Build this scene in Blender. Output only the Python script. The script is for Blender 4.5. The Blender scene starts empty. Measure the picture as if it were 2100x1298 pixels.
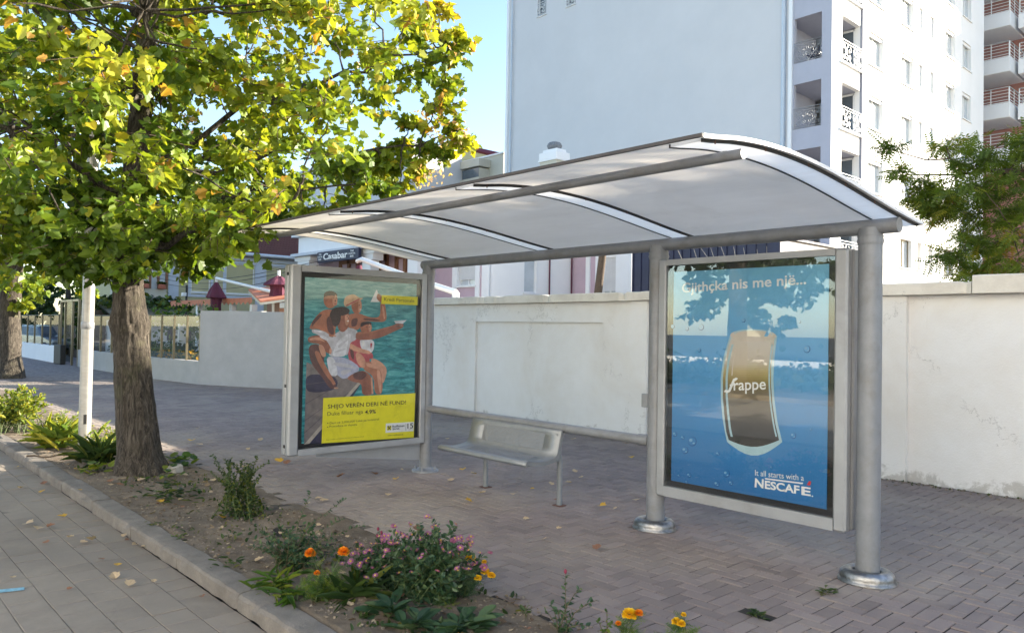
import bpy, math, random
import numpy as np
from mathutils import Vector, Matrix

# ------------------------------------------------------------------ camera, world, sun, exposure
S = bpy.context.scene
F = 1577.0; CX = 1050.0; CY = 649.0; CAMH = 1.6
MR = np.array([[0.6759552743, 0.0014059462, 0.7369413073],
               [0.7367454853, -0.0244195485, -0.6757290697],
               [0.0170457353, 0.9997008097, -0.0175423471]])   # camera axes -> place axes
cam = bpy.data.cameras.new('camera'); camo = bpy.data.objects.new('camera', cam)
S.collection.objects.link(camo); S.camera = camo
cam.sensor_width = 36.0; cam.lens = F / 2100 * 36.0; cam.clip_start = 0.05; cam.clip_end = 2000
mw = Matrix([list(MR[0]) + [0], list(MR[1]) + [0], list(MR[2]) + [CAMH], [0, 0, 0, 1]])
camo.matrix_world = mw

PHI = math.radians(65.0); ELEV = math.radians(20.4)
SUND = Vector((math.cos(PHI) * math.cos(ELEV), math.sin(PHI) * math.cos(ELEV), math.sin(ELEV)))
sl = bpy.data.lights.new('sun', 'SUN'); sl.energy = 5.0; sl.angle = math.radians(0.5); sl.color = (1.0, 0.90, 0.74)
so = bpy.data.objects.new('sun', sl); S.collection.objects.link(so)
so.rotation_euler = SUND.to_track_quat('Z', 'Y').to_euler()
W = bpy.data.worlds.new('World'); S.world = W; W.use_nodes = True
wn = W.node_tree.nodes; wl = W.node_tree.links
sky = wn.new('ShaderNodeTexSky'); sky.sky_type = 'NISHITA'; sky.sun_disc = False
sky.sun_elevation = ELEV; sky.sun_rotation = math.pi / 2 - PHI
sky.air_density = 1.0; sky.dust_density = 0.6; sky.ozone_density = 1.2
bg = wn['Background']; bg.inputs['Strength'].default_value = 0.105
wl.new(sky.outputs[0], bg.inputs[0])
S.view_settings.view_transform = 'Standard'; S.view_settings.look = 'None'
S.view_settings.exposure = 2.0; S.view_settings.gamma = 1.0
S.render.engine = 'CYCLES'
S.cycles.max_bounces = 8; S.cycles.transparent_max_bounces = 16
S.cycles.sample_clamp_indirect = 6.0

R = random.Random(7); NR = np.random.RandomState(11)

# ------------------------------------------------------------------ measuring helpers
def ray(px, py):
    return MR @ np.array([px - CX, CY - py, -F])
def GZ(px, py, z=0.0):
    d = ray(px, py); k = (z - CAMH) / d[2]; return (d[0]*k, d[1]*k, z)
def PY(px, py, y):
    d = ray(px, py); k = y / d[1]; return (d[0]*k, y, CAMH + d[2]*k)
def PX(px, py, x):
    d = ray(px, py); k = x / d[0]; return (x, d[1]*k, CAMH + d[2]*k)
def proj(p):
    c = MR.T @ (np.array(p, float) - np.array([0, 0, CAMH])); return CX + F*c[0]/-c[2], CY - F*c[1]/-c[2]

# ------------------------------------------------------------------ materials
def newmat(name):
    m = bpy.data.materials.new(name); m.use_nodes = True
    nt = m.node_tree; b = nt.nodes['Principled BSDF']
    return m, nt, b
def N(nt, t, **kw):
    n = nt.nodes.new(t)
    for k, v in kw.items():
        if hasattr(n, k): setattr(n, k, v)
        else: n.inputs[k.replace('_', ' ')].default_value = v
    return n
def ramp(nt, src, stops):
    r = nt.nodes.new('ShaderNodeValToRGB'); e = r.color_ramp.elements
    while len(e) < len(stops): e.new(0.5)
    for i, (p, c) in enumerate(stops):
        e[i].position = p; e[i].color = (*c, 1) if len(c) == 3 else c
    nt.links.new(src, r.inputs[0]); return r.outputs[0]
def mixc(nt, fac, a, b, mode='MIX'):
    n = nt.nodes.new('ShaderNodeMix'); n.data_type = 'RGBA'; n.blend_type = mode
    for sock, v in ((n.inputs[0], fac), (n.inputs[6], a), (n.inputs[7], b)):
        if hasattr(v, 'links'): nt.links.new(v, sock)
        elif isinstance(v, (int, float)): sock.default_value = v
        else: sock.default_value = (*v, 1)
    return n.outputs[2]
def coords(nt):
    return nt.nodes.new('ShaderNodeNewGeometry').outputs['Position']
def noise(nt, scale, detail=4, rough=0.6, vec=None, dist=0.0, out=0):
    n = nt.nodes.new('ShaderNodeTexNoise'); n.inputs['Scale'].default_value = scale
    n.inputs['Detail'].default_value = detail; n.inputs['Roughness'].default_value = rough
    n.inputs['Distortion'].default_value = dist
    nt.links.new(vec if vec is not None else coords(nt), n.inputs['Vector']); return n.outputs[out]
def bump(nt, b, h, strength, dist=0.01):
    n = nt.nodes.new('ShaderNodeBump'); n.inputs['Strength'].default_value = strength; n.inputs['Distance'].default_value = dist
    nt.links.new(h, n.inputs['Height']); nt.links.new(n.outputs[0], b.inputs['Normal'])
def stretch(nt, s):
    m = nt.nodes.new('ShaderNodeMapping'); m.inputs['Scale'].default_value = s
    nt.links.new(coords(nt), m.inputs['Vector']); return m.outputs[0]
def plain(name, c, rough=0.7, var=0.12, sc=6.0, metal=0.0, bmp=0.0, bsc=40.0, dirt=None, dirt_amt=0.5, coat=0.0, stretchv=None):
    m, nt, b = newmat(name)
    v = stretch(nt, stretchv) if stretchv else None
    n = noise(nt, sc, 5, 0.65, v)
    lo = tuple(x*(1-var) for x in c); hi = tuple(min(1, x*(1+var)) for x in c)
    col = ramp(nt, n, [(0.3, lo), (0.7, hi)])
    if dirt:
        d = noise(nt, sc*0.37, 6, 0.7, v, 0.4)
        f = ramp(nt, d, [(0.5, (0, 0, 0)), (0.72, (dirt_amt,)*3)])
        col = mixc(nt, f, col, dirt)
    nt.links.new(col, b.inputs['Base Color'])
    b.inputs['Roughness'].default_value = rough; b.inputs['Metallic'].default_value = metal
    if coat: b.inputs['Coat Weight'].default_value = coat; b.inputs['Coat Roughness'].default_value = 0.1
    if bmp: bump(nt, b, noise(nt, bsc, 5, 0.7), bmp)
    return m
def leafmat(name, stops, trans=0.45, rough=0.5, rib=0.0):
    """stops: ramp over the per-leaf random value in attribute Col (red)"""
    m, nt, b = newmat(name)
    a = nt.nodes.new('ShaderNodeAttribute'); a.attribute_name = 'Col'
    s = nt.nodes.new('ShaderNodeSeparateColor'); nt.links.new(a.outputs['Color'], s.inputs[0])
    col = ramp(nt, s.outputs[0], stops)
    n = noise(nt, 60.0, 3, 0.6)
    col = mixc(nt, 0.35, col, mixc(nt, n, (0.55, 0.55, 0.5), (1.2, 1.2, 1.1)), 'MULTIPLY')
    nt.links.new(col, b.inputs['Base Color']); b.inputs['Roughness'].default_value = rough
    t = nt.nodes.new('ShaderNodeBsdfTranslucent')
    tc = mixc(nt, 1.0, col, (1.45, 1.32, 0.6), 'MULTIPLY'); nt.links.new(tc, t.inputs['Color'])
    mx = nt.nodes.new('ShaderNodeMixShader'); mx.inputs[0].default_value = trans
    nt.links.new(b.outputs[0], mx.inputs[1]); nt.links.new(t.outputs[0], mx.inputs[2])
    nt.links.new(mx.outputs[0], nt.nodes['Material Output'].inputs['Surface'])
    return m
def glassmat(name, tint=(1, 1, 1), refl=1.5, rough=0.01, base=0.03, k=1.15):
    m, nt, b = newmat(name); nt.nodes.remove(b)
    tr = nt.nodes.new('ShaderNodeBsdfTransparent'); tr.inputs[0].default_value = (*tint, 1)
    gl = nt.nodes.new('ShaderNodeBsdfGlossy'); gl.inputs['Roughness'].default_value = rough
    fr = nt.nodes.new('ShaderNodeFresnel'); fr.inputs[0].default_value = refl
    mp = nt.nodes.new('ShaderNodeMath'); mp.operation = 'MULTIPLY_ADD'; mp.inputs[1].default_value = k; mp.inputs[2].default_value = base
    mp.use_clamp = True
    nt.links.new(fr.outputs[0], mp.inputs[0])
    mx = nt.nodes.new('ShaderNodeMixShader'); nt.links.new(mp.outputs[0], mx.inputs[0])
    nt.links.new(tr.outputs[0], mx.inputs[1]); nt.links.new(gl.outputs[0], mx.inputs[2])
    nt.links.new(mx.outputs[0], nt.nodes['Material Output'].inputs['Surface'])
    return m

M = {}
M['steel'] = plain('grey_metal_paint', (0.205, 0.215, 0.232), 0.42, 0.12, 9, 0.15, 0.25, 220, (0.13, 0.115, 0.095), 0.5)
M['steel_light'] = plain('pale_grey_paint', (0.31, 0.32, 0.335), 0.42, 0.08, 5, 0.25, 0.12, 160, (0.19, 0.175, 0.155), 0.45)
M['rib'] = plain('brushed_white_steel', (0.95, 0.94, 0.93), 0.32, 0.03, 4, 0.12, 0.01, 90, (0.75, 0.70, 0.64), 0.3, stretchv=(1, 8, 8))
M['dark'] = plain('dark_rubber', (0.018, 0.017, 0.017), 0.6, 0.3, 20)
M['housetrim'] = plain('house_trim', (0.56, 0.60, 0.66), 0.8, 0.05, 4)
M['trim'] = plain('weathered_brown_trim', (0.05, 0.042, 0.040), 0.6, 0.3, 12)
M['rust'] = plain('rust', (0.10, 0.045, 0.03), 0.8, 0.4, 30)
M['chrome'] = plain('worn_chrome', (0.30, 0.30, 0.30), 0.3, 0.35, 16, 1.0, 0.5, 50, (0.07, 0.06, 0.05), 0.9)
M['black'] = plain('black_print', (0.012, 0.012, 0.014), 0.35, 0.2, 10)
M['white_metal'] = plain('white_painted_metal', (0.78, 0.78, 0.77), 0.45, 0.04, 5)
M['paint_white'] = plain('white_render', (0.80, 0.81, 0.82), 0.85, 0.03, 1.2, 0, 0.05, 20)
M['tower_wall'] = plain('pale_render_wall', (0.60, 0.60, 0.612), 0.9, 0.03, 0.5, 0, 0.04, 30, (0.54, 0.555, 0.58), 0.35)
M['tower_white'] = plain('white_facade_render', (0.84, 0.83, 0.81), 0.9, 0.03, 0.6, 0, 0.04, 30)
M['shade_grey'] = plain('shade_grey_render', (0.42, 0.43, 0.50), 0.9, 0.04, 2)  # shade on the loggia faces put into the grey; also a string course
M['pipe'] = plain('pale_blue_pipe', (0.50, 0.57, 0.65), 0.5, 0.05, 4)
M['glass_dark'] = plain('window_glass', (0.10, 0.12, 0.14), 0.06, 0.3, 0.8, 0.0)
M['glass_light'] = plain('curtained_window_glass', (0.50, 0.54, 0.56), 0.08, 0.15, 1.2, 0.0, coat=0.6)
M['shutter'] = plain('white_roller_shutter', (0.62, 0.62, 0.62), 0.6, 0.05, 3)
M['pink'] = plain('pink_render', (0.50, 0.38, 0.44), 0.9, 0.06, 2, 0, 0.04, 30)
M['yellow'] = plain('pale_yellow_render', (0.50, 0.46, 0.27), 0.9, 0.06, 1.2, 0, 0.04, 30, (0.40, 0.37, 0.26), 0.3)
M['cream'] = plain('cream_render', (0.52, 0.50, 0.42), 0.9, 0.06, 1.0, 0, 0.04, 30, (0.42, 0.40, 0.36), 0.4)
M['tile'] = None
M['maroon'] = plain('maroon_canvas', (0.105, 0.022, 0.045), 0.85, 0.15, 5)
M['orange_tile'] = plain('orange_awning', (0.55, 0.20, 0.11), 0.8, 0.15, 8)
M['wood'] = plain('brown_wood', (0.22, 0.10, 0.05), 0.7, 0.3, 12)
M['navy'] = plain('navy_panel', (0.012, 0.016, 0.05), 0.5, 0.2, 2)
M['redwall'] = plain('brick_red_render', (0.40, 0.20, 0.17), 0.9, 0.08, 2)
M['greywall'] = plain('grey_render', (0.40, 0.395, 0.385), 0.92, 0.08, 2.2, 0, 0.25, 45, (0.30, 0.31, 0.31), 0.4)
M['bronze'] = plain('bronze_profile', (0.20, 0.17, 0.11), 0.35, 0.15, 6, 0.7)
M['galv'] = plain('galvanised_steel', (0.42, 0.41, 0.39), 0.5, 0.12, 7, 0.6, 0.1, 60, (0.42, 0.36, 0.28), 0.4, stretchv=(1, 1, 3))
M['terracotta'] = plain('terracotta', (0.40, 0.13, 0.08), 0.8, 0.15, 10)
M['hull_dark'] = plain('dark_car_paint', (0.03, 0.04, 0.06), 0.15, 0.1, 2, 0.3, coat=1.0)
M['hull_blue'] = plain('grey_blue_car_paint', (0.20, 0.26, 0.33), 0.15, 0.1, 2, 0.3, coat=1.0)
M['tyre'] = plain('tyre_rubber', (0.02, 0.02, 0.02), 0.85, 0.2, 20)
M['alu'] = plain('alloy_wheel', (0.5, 0.5, 0.5), 0.3, 0.1, 10, 0.9)
M['blue_mark'] = plain('faded_blue_road_paint', (0.22, 0.42, 0.50), 0.8, 0.25, 30)
M['concrete'] = plain('pale_concrete_road', (0.34, 0.32, 0.29), 0.9, 0.12, 6, 0, 0.3, 90)
M['asphalt'] = plain('asphalt', (0.055, 0.055, 0.058), 0.9, 0.2, 14, 0, 0.4, 120)
M['lightstone'] = plain('pale_stone', (0.38, 0.36, 0.32), 0.85, 0.15, 20, 0, 0.4, 50)
M['stem'] = plain('green_stem', (0.07, 0.10, 0.03), 0.7, 0.25, 30)
M['rosestem'] = plain('brown_green_stem', (0.10, 0.08, 0.04), 0.7, 0.25, 30)
M['rubble'] = plain('grey_brown_clod', (0.22, 0.18, 0.14), 0.95, 0.3, 30, 0, 0.5, 80)

def m_white_wall():
    m, nt, b = newmat('whitewashed_plaster')
    n1 = noise(nt, 0.7, 6, 0.65, None, 0.5); n2 = noise(nt, 5, 6, 0.7)
    col = ramp(nt, n1, [(0.3, (0.67, 0.64, 0.60)), (0.55, (0.735, 0.73, 0.72)), (0.75, (0.78, 0.785, 0.79))])
    col = mixc(nt, 0.3, col, mixc(nt, n2, (0.8, 0.78, 0.74), (1.08, 1.08, 1.08)), 'MULTIPLY')
    # stains with their own shape: flaked patches near the ground and streaks under the coping
    sp = nt.nodes.new('ShaderNodeSeparateXYZ'); nt.links.new(coords(nt), sp.inputs[0])
    low = nt.nodes.new('ShaderNodeMapRange'); low.inputs[1].default_value = 0.55; low.inputs[2].default_value = 0.0
    nt.links.new(sp.outputs[2], low.inputs[0])
    pt = noise(nt, 2.3, 7, 0.75, None, 0.8)
    mu = nt.nodes.new('ShaderNodeMath'); mu.operation = 'MULTIPLY'; nt.links.new(low.outputs[0], mu.inputs[0]); nt.links.new(pt, mu.inputs[1])
    f = ramp(nt, mu.outputs[0], [(0.40, (0, 0, 0)), (0.47, (0.6,)*3)])
    col = mixc(nt, f, col, (0.33, 0.31, 0.28))
    st = noise(nt, 1.0, 5, 0.7, stretch(nt, (9, 9, 0.7)))
    f2 = ramp(nt, st, [(0.66, (0, 0, 0)), (0.8, (0.25,)*3)])
    col = mixc(nt, f2, col, (0.40, 0.38, 0.34))
    # hairline cracks
    v = nt.nodes.new('ShaderNodeTexVoronoi'); v.feature = 'DISTANCE_TO_EDGE'; v.inputs['Scale'].default_value = 0.55
    nn = nt.nodes.new('ShaderNodeVectorMath'); nn.operation = 'ADD'
    wv = noise(nt, 2.5, 6, 0.8, None, 0, 1); nt.links.new(coords(nt), nn.inputs[0]); nt.links.new(wv, nn.inputs[1])
    nt.links.new(nn.outputs[0], v.inputs['Vector'])
    gate = ramp(nt, noise(nt, 0.9, 3), [(0.5, (0, 0, 0)), (0.56, (1, 1, 1))])
    ck = ramp(nt, v.outputs['Distance'], [(0.0, (0.6,)*3), (0.006, (0, 0, 0))])
    ck = mixc(nt, 1.0, ck, gate, 'MULTIPLY')
    col = mixc(nt, ck, col, (0.20, 0.19, 0.18))
    nt.links.new(col, b.inputs['Base Color']); b.inputs['Roughness'].default_value = 0.93
    bump(nt, b, mixc(nt, 0.5, noise(nt, 3, 6, 0.7), noise(nt, 55, 5, 0.7)), 0.5, 0.015)
    return m
M['whitewall'] = m_white_wall()

def m_coping():
    m, nt, b = newmat('flaking_coping')
    col = ramp(nt, noise(nt, 2.0, 6, 0.7), [(0.3, (0.56, 0.51, 0.44)), (0.6, (0.70, 0.66, 0.58))])
    f = ramp(nt, noise(nt, 7, 8, 0.8, None, 0.6), [(0.60, (0, 0, 0)), (0.66, (0.7,)*3)])
    col = mixc(nt, f, col, (0.24, 0.23, 0.21))
    nt.links.new(col, b.inputs['Base Color']); b.inputs['Roughness'].default_value = 0.95
    bump(nt, b, noise(nt, 20, 6, 0.75), 0.6, 0.012); return m
M['coping'] = m_coping()

def m_paver(name, lo, hi, sand, s0, s1, joints=None):
    m, nt, b = newmat(name)
    a = nt.nodes.new('ShaderNodeAttribute'); a.attribute_name = 'Col'
    s = nt.nodes.new('ShaderNodeSeparateColor'); nt.links.new(a.outputs['Color'], s.inputs[0])
    col = ramp(nt, s.outputs[0], [(0, lo), (1, hi)])
    g = noise(nt, 150, 3, 0.8)
    col = mixc(nt, 0.6, col, mixc(nt, g, (0.62, 0.62, 0.62), (1.3, 1.28, 1.25)), 'MULTIPLY')
    big = noise(nt, 0.45, 6, 0.62, None, 0.5)
    f = ramp(nt, big, [(s0, (0, 0, 0)), (s1, (0.9,)*3)])
    fine = noise(nt, 9, 6, 0.75)
    f = mixc(nt, 1.0, f, ramp(nt, fine, [(0.25, (0.35,)*3), (0.6, (1, 1, 1))]), 'MULTIPLY')
    col = mixc(nt, f, col, sand)
    blot = ramp(nt, noise(nt, 2.2, 6, 0.7, None, 1.0), [(0.62, (0, 0, 0)), (0.75, (0.22,)*3)])
    col = mixc(nt, blot, col, tuple(x*0.55 for x in lo))
    nt.links.new(col, b.inputs['Base Color']); b.inputs['Roughness'].default_value = 0.88
    bump(nt, b, mixc(nt, 0.5, noise(nt, 25, 6, 0.8), g), 0.45, 0.006); return m
M['brick'] = m_paver('herringbone_paver', (0.175, 0.142, 0.132), (0.245, 0.200, 0.186), (0.32, 0.270, 0.22), 0.44, 0.62)
M['slab'] = m_paver('pale_paving_slab', (0.195, 0.164, 0.132), (0.245, 0.207, 0.168), (0.30, 0.25, 0.195), 0.42, 0.6)
def m_joint(name, c1, c2):
    m, nt, b = newmat(name)
    col = ramp(nt, noise(nt, 0.45, 6, 0.62, None, 0.5), [(0.5, c1), (0.62, c2)])
    col = mixc(nt, 0.6, col, mixc(nt, noise(nt, 80, 4, 0.8), (0.5, 0.5, 0.5), (1.4, 1.4, 1.4)), 'MULTIPLY')
    nt.links.new(col, b.inputs['Base Color']); b.inputs['Roughness'].default_value = 0.95
    bump(nt, b, noise(nt, 90, 4, 0.8), 0.6, 0.01); return m
M['joint'] = m_joint('sandy_joint', (0.022, 0.019, 0.017), (0.16, 0.13, 0.10))
M['joint_slab'] = m_joint('slab_joint', (0.09, 0.075, 0.06), (0.21, 0.175, 0.135))
def m_soil():
    m, nt, b = newmat('dry_soil')
    col = ramp(nt, noise(nt, 3.0, 8, 0.7), [(0.3, (0.10, 0.075, 0.052)), (0.5, (0.17, 0.135, 0.10)), (0.7, (0.27, 0.22, 0.165))])
    col = mixc(nt, 0.7, col, mixc(nt, noise(nt, 70, 5, 0.8), (0.45, 0.42, 0.4), (1.5, 1.5, 1.45)), 'MULTIPLY')
    nt.links.new(col, b.inputs['Base Color']); b.inputs['Roughness'].default_value = 1.0
    bump(nt, b, mixc(nt, 0.5, noise(nt, 18, 6, 0.8), noise(nt, 120, 4, 0.8)), 0.9, 0.02); return m
M['soil'] = m_soil()
def m_kerb():
    m, nt, b = newmat('worn_kerbstone')
    col = ramp(nt, noise(nt, 4.0, 8, 0.7), [(0.3, (0.14, 0.122, 0.105)), (0.6, (0.225, 0.20, 0.172)), (0.8, (0.30, 0.27, 0.235))])
    col = mixc(nt, 0.6, col, mixc(nt, noise(nt, 110, 4, 0.8), (0.5,)*3, (1.35,)*3), 'MULTIPLY')
    nt.links.new(col, b.inputs['Base Color']); b.inputs['Roughness'].default_value = 0.95
    bump(nt, b, mixc(nt, 0.5, noise(nt, 12, 6, 0.8), noise(nt, 90, 4, 0.8)), 0.9, 0.015); return m
M['kerb'] = m_kerb()
def m_bark():
    m, nt, b = newmat('furrowed_bark')
    v = stretch(nt, (22, 22, 4.2))
    n1 = noise(nt, 1.0, 8, 0.8, v, 1.6); n2 = noise(nt, 25, 5, 0.7)
    col = ramp(nt, n1, [(0.38, (0.012, 0.009, 0.007)), (0.5, (0.062, 0.050, 0.038)), (0.64, (0.17, 0.145, 0.115))])
    moss = ramp(nt, noise(nt, 2.2, 5, 0.7), [(0.56, (0, 0, 0)), (0.72, (0.4,)*3)])
    col = mixc(nt, moss, col, (0.13, 0.135, 0.06))
    col = mixc(nt, 0.5, col, mixc(nt, n2, (0.6,)*3, (1.3,)*3), 'MULTIPLY')
    nt.links.new(col, b.inputs['Base Color']); b.inputs['Roughness'].default_value = 0.95
    bump(nt, b, mixc(nt, 0.3, n1, n2), 1.0, 0.05); return m
M['bark'] = m_bark()
M['twig'] = plain('twig_bark', (0.09, 0.065, 0.045), 0.9, 0.3, 20)
M['rtile'] = plain('brown_roof_tile', (0.17, 0.065, 0.05), 0.85, 0.25, 12, 0, 0.2, 40)
def m_roofsheet():
    m, nt, b = newmat('milky_polycarbonate')
    col = ramp(nt, noise(nt, 1.6, 6, 0.7, stretch(nt, (1, 3, 3)), 0.3), [(0.3, (0.80, 0.77, 0.73)), (0.7, (0.88, 0.85, 0.81))])
    sp = ramp(nt, noise(nt, 14, 6, 0.75), [(0.68, (0, 0, 0)), (0.74, (0.35,)*3)])
    col = mixc(nt, sp, col, (0.38, 0.35, 0.30))
    sm = ramp(nt, noise(nt, 0.9, 6, 0.7, None, 1.5), [(0.55, (0, 0, 0)), (0.8, (0.3,)*3)])
    col = mixc(nt, sm, col, (0.48, 0.44, 0.38))
    nt.links.new(col, b.inputs['Base Color']); b.inputs['Roughness'].default_value = 0.25
    t = nt.nodes.new('ShaderNodeBsdfTranslucent'); nt.links.new(col, t.inputs[0])
    mx = nt.nodes.new('ShaderNodeMixShader'); mx.inputs[0].default_value = 0.66
    nt.links.new(b.outputs[0], mx.inputs[1]); nt.links.new(t.outputs[0], mx.inputs[2])
    nt.links.new(mx.outputs[0], nt.nodes['Material Output'].inputs['Surface']); return m
M['roof'] = m_roofsheet()
def m_rib():
    m, nt, b = newmat('milky_white_rib')
    col = ramp(nt, noise(nt, 3, 6, 0.7, stretch(nt, (1, 6, 6))), [(0.3, (0.90, 0.88, 0.85)), (0.7, (0.96, 0.95, 0.93))])
    sp = ramp(nt, noise(nt, 9, 6, 0.75), [(0.64, (0, 0, 0)), (0.74, (0.3,)*3)]); col = mixc(nt, sp, col, (0.55, 0.50, 0.44))
    nt.links.new(col, b.inputs['Base Color']); b.inputs['Roughness'].default_value = 0.22
    t = nt.nodes.new('ShaderNodeBsdfTranslucent'); nt.links.new(col, t.inputs[0])
    mx = nt.nodes.new('ShaderNodeMixShader'); mx.inputs[0].default_value = 0.86
    nt.links.new(b.outputs[0], mx.inputs[1]); nt.links.new(t.outputs[0], mx.inputs[2])
    nt.links.new(mx.outputs[0], nt.nodes['Material Output'].inputs['Surface']); return m
M['rib'] = m_rib()
M['pglass'] = glassmat('poster_glass', (0.96, 0.97, 0.97), 1.48, 0.010, 0.03)
M['pglass1'] = glassmat('poster_glass_coated', (0.99, 0.99, 0.99), 1.25, 0.012, 0.0)
M['fglass'] = glassmat('fence_glass', (0.80, 0.82, 0.80), 1.45, 0.01, 0.02, 0.22)
def flat(name, c, rough=0.6, var=0.06, sc=14): 
    M[name] = plain(name, c, rough, var, sc); return name
def m_sea():
    m, nt, b = newmat('printed_sea')
    w = noise(nt, 1.0, 6, 0.7, stretch(nt, (1, 5, 26)), 0.6)
    deep = ramp(nt, w, [(0.32, (0.003, 0.085, 0.12)), (0.5, (0.008, 0.22, 0.25)), (0.66, (0.12, 0.46, 0.48))])
    pale = ramp(nt, w, [(0.32, (0.05, 0.28, 0.28)), (0.6, (0.34, 0.56, 0.54))])
    sp = nt.nodes.new('ShaderNodeSeparateXYZ'); nt.links.new(coords(nt), sp.inputs[0])
    mr = nt.nodes.new('ShaderNodeMapRange'); mr.inputs[1].default_value = 1.65; mr.inputs[2].default_value = 2.15
    nt.links.new(sp.outputs[2], mr.inputs[0])
    nt.links.new(mixc(nt, mr.outputs[0], deep, pale), b.inputs['Base Color']); b.inputs['Roughness'].default_value = 0.5
    return m
M['sea'] = m_sea()
def m_blueprint():   # blue sheet, pale at the top and deep at the bottom
    m, nt, b = newmat('printed_blue')
    sp = nt.nodes.new('ShaderNodeSeparateXYZ'); nt.links.new(coords(nt), sp.inputs[0])
    mr = nt.nodes.new('ShaderNodeMapRange'); mr.inputs[1].default_value = 0.4; mr.inputs[2].default_value = 2.1
    nt.links.new(sp.outputs[2], mr.inputs[0])
    col = ramp(nt, mr.outputs[0], [(0, (0.022, 0.17, 0.45)), (0.3, (0.035, 0.235, 0.54)), (0.62, (0.14, 0.41, 0.73)), (1, (0.20, 0.52, 0.78))])
    nt.links.new(col, b.inputs['Base Color']); b.inputs['Roughness'].default_value = 0.5
    return m
M['posterblue'] = m_blueprint()

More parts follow.
